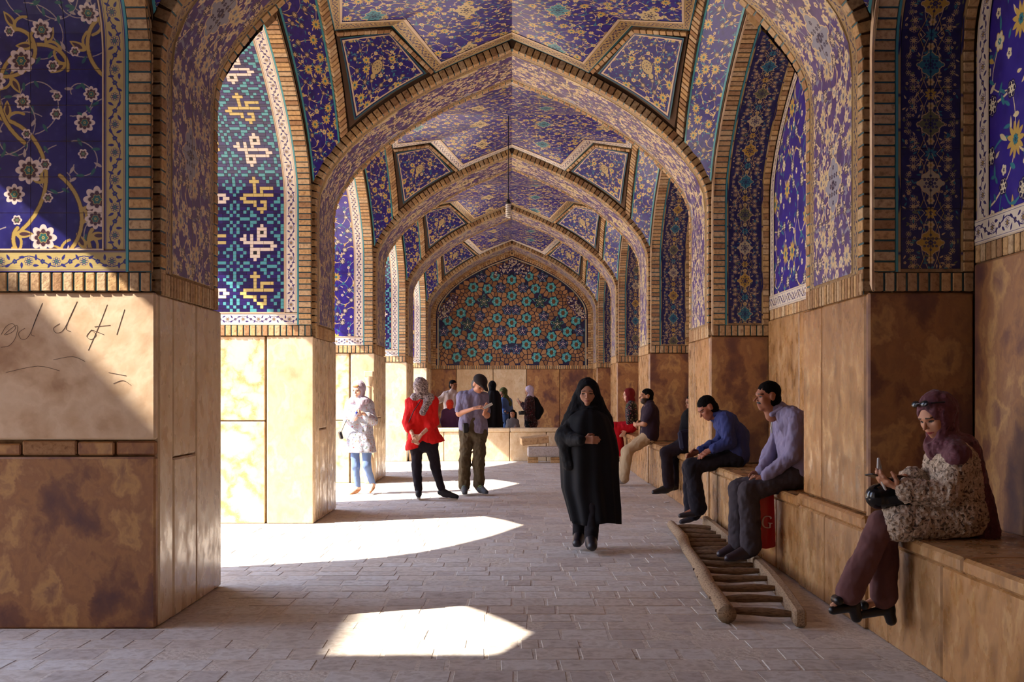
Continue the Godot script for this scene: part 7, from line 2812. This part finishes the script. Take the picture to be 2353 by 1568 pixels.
	f.egg(F * (Vector3(-0.15, 0.46, 0.34) * 0.235), Vector3(0.030, 0.020, 0.010), F.basis.rotated(F.basis.x, -0.7))
	f.egg(F * (Vector3(0.15, 0.46, 0.34) * 0.235), Vector3(0.030, 0.020, 0.010), F.basis.rotated(F.basis.x, -0.7))
	f.bone(F * (Vector3(-0.05, 0.48, 0.38) * 0.235), F * (Vector3(0.05, 0.48, 0.38) * 0.235), 0.005)
	f.bone(F * (Vector3(0.3, 0.44, 0.28) * 0.235), F * (Vector3(0.42, 0.34, 0.0) * 0.235), 0.005)
	b = MB.new()
	f.mesh(b, 0.005)
	held("sunglasses", "black sunglasses pushed up on a wine-red scarf", "sunglasses", j, b.mesh(phone_d))
	var sg := flesh(0.006)
	held("phone", "dark phone held over a black handbag by the woman in the shaggy coat", "phone", j, flat_phone(j.wl + Vector3(-0.085, 0.065, -0.035), Vector3(-0.9, 0.2, 0.25), Vector3(0.2, 0.9, -0.2), 0.15, 0.075), phone_d)
	handbag(j, leather)

func platform_shoes(p: Node3D, j: Dictionary, m: Material) -> void:
	for s in ["l", "r"]:
		var a: Vector3 = j["a" + s]
		var t: Vector3 = j["t" + s]
		var d := (t - a)
		var flat := Vector3(d.x, 0, d.z).normalized()
		var f := flesh(0.012)
		var sole := a + Vector3(0, -0.075, 0)
		f.bone(sole - flat * 0.03, t + Vector3(0, -0.026, 0), 0.028, 0.026)      # platform sole
		f.bone(sole - flat * 0.03 + Vector3(0, -0.005, 0), sole - flat * 0.045 + Vector3(0, -0.06, 0), 0.034, 0.032)      # block heel
		f.bone(t - d * 0.25 + Vector3(0, 0.015, -0.03), t - d * 0.25 + Vector3(0, 0.015, 0.03), 0.026)      # toe strap
		f.bone(a - flat * 0.035 + Vector3(0, -0.02, 0), sole - flat * 0.04, 0.026, 0.030)      # heel counter
		piece(p, "platform_sandal", f, 0.008, m)

func handbag(j: Dictionary, m: Material) -> void:
	var c: Vector3 = j.kl + Vector3(0.10, 0.18, 0.02)
	var f := flesh(0.03)
	f.chain([c + Vector3(-0.12, -0.02, 0), c + Vector3(0.0, 0.0, 0), c + Vector3(0.12, -0.03, 0)], [0.072, 0.092, 0.068])
	var b := MB.new()
	f.mesh(b, 0.011)
	var o := part(self, numbered("handbag"), b.mesh(mat("patent_black", Color8(12, 12, 15), 0.15)), j.at)
	tag(o, "shiny black handbag on the lap of the woman in the shaggy coat", "bag")
	b = MB.new()
	b.tube(PackedVector3Array([c + Vector3(-0.10, 0.02, 0.06), c + Vector3(-0.14, 0.12, 0.05), c + Vector3(-0.12, 0.19, 0.0), c + Vector3(-0.09, 0.12, -0.05)]), PackedFloat32Array([0.008, 0.008, 0.008, 0.008]), 8)
	part(o, "handle", b.mesh(M.phone_body))
	b = MB.new()
	b.tube(PackedVector3Array([c + Vector3(-0.06, 0.075, 0.06), c + Vector3(0.02, 0.05, 0.085), c + Vector3(0.06, -0.03, 0.07)]), PackedFloat32Array([0.006, 0.006, 0.006]), 6)
	part(o, "zip", b.mesh(M.steel))

func red_bag(j: Dictionary) -> void:
	var m := mat("plastic_red", Color8(206, 14, 24), 0.3)
	m.clearcoat_enabled = true
	m.clearcoat = 0.4
	# flat carrier bag hanging from the hands between the thighs and the bench front
	var b := MB.new()
	var x0 := -0.315
	var x1 := -0.125
	var P := []
	var U := []
	for side in [1.0, -1.0]:
		P = []
		U = []
		for r in 12:
			var t := r / 11.0
			var row := PackedVector3Array()
			var ur := PackedVector2Array()
			for c in 9:
				var u := c / 8.0
				var x := lerpf(lerpf(-0.325, -0.20, pow(t, 0.7)), lerpf(-0.05, -0.035, t), u)
				var y := lerpf(0.72, 0.20, t) - 0.02 * sin(u * PI) * t
				var puff := 0.004 + 0.022 * sin(u * PI) * sin(t * PI * 0.9 + 0.2) + 0.006 * sin(u * 17.0 + t * 5.0)
				row.append(Vector3(x, y, 0.02 + side * puff))
				ur.append(Vector2(u, t))
			P.append(row)
			U.append(ur)
		b.grid(P, U, side < 0)
	var o := part(self, numbered("carrier_bag"), b.mesh(m), j.at)
	tag(o, "glossy red carrier bag with a white letter G hanging from a seated man's hands", "bag")
	var tm := TextMesh.new()
	var sf := SystemFont.new()
	sf.font_names = PackedStringArray(["Droid Serif", "Droid Sans"])
	sf.font_italic = true
	tm.font = sf
	tm.text = "G"
	tm.font_size = 64
	tm.pixel_size = 0.0022
	tm.depth = 0.004
	tm.material = mat("print_white", Color8(226, 196, 190), 0.5)
	var g := part(o, "printed_letter", tm, Vector3(-0.115, 0.405, 0.052), Basis.from_euler(Vector3(0, 0, -0.1)))
	g.set_meta("label", "white cursive letter G")
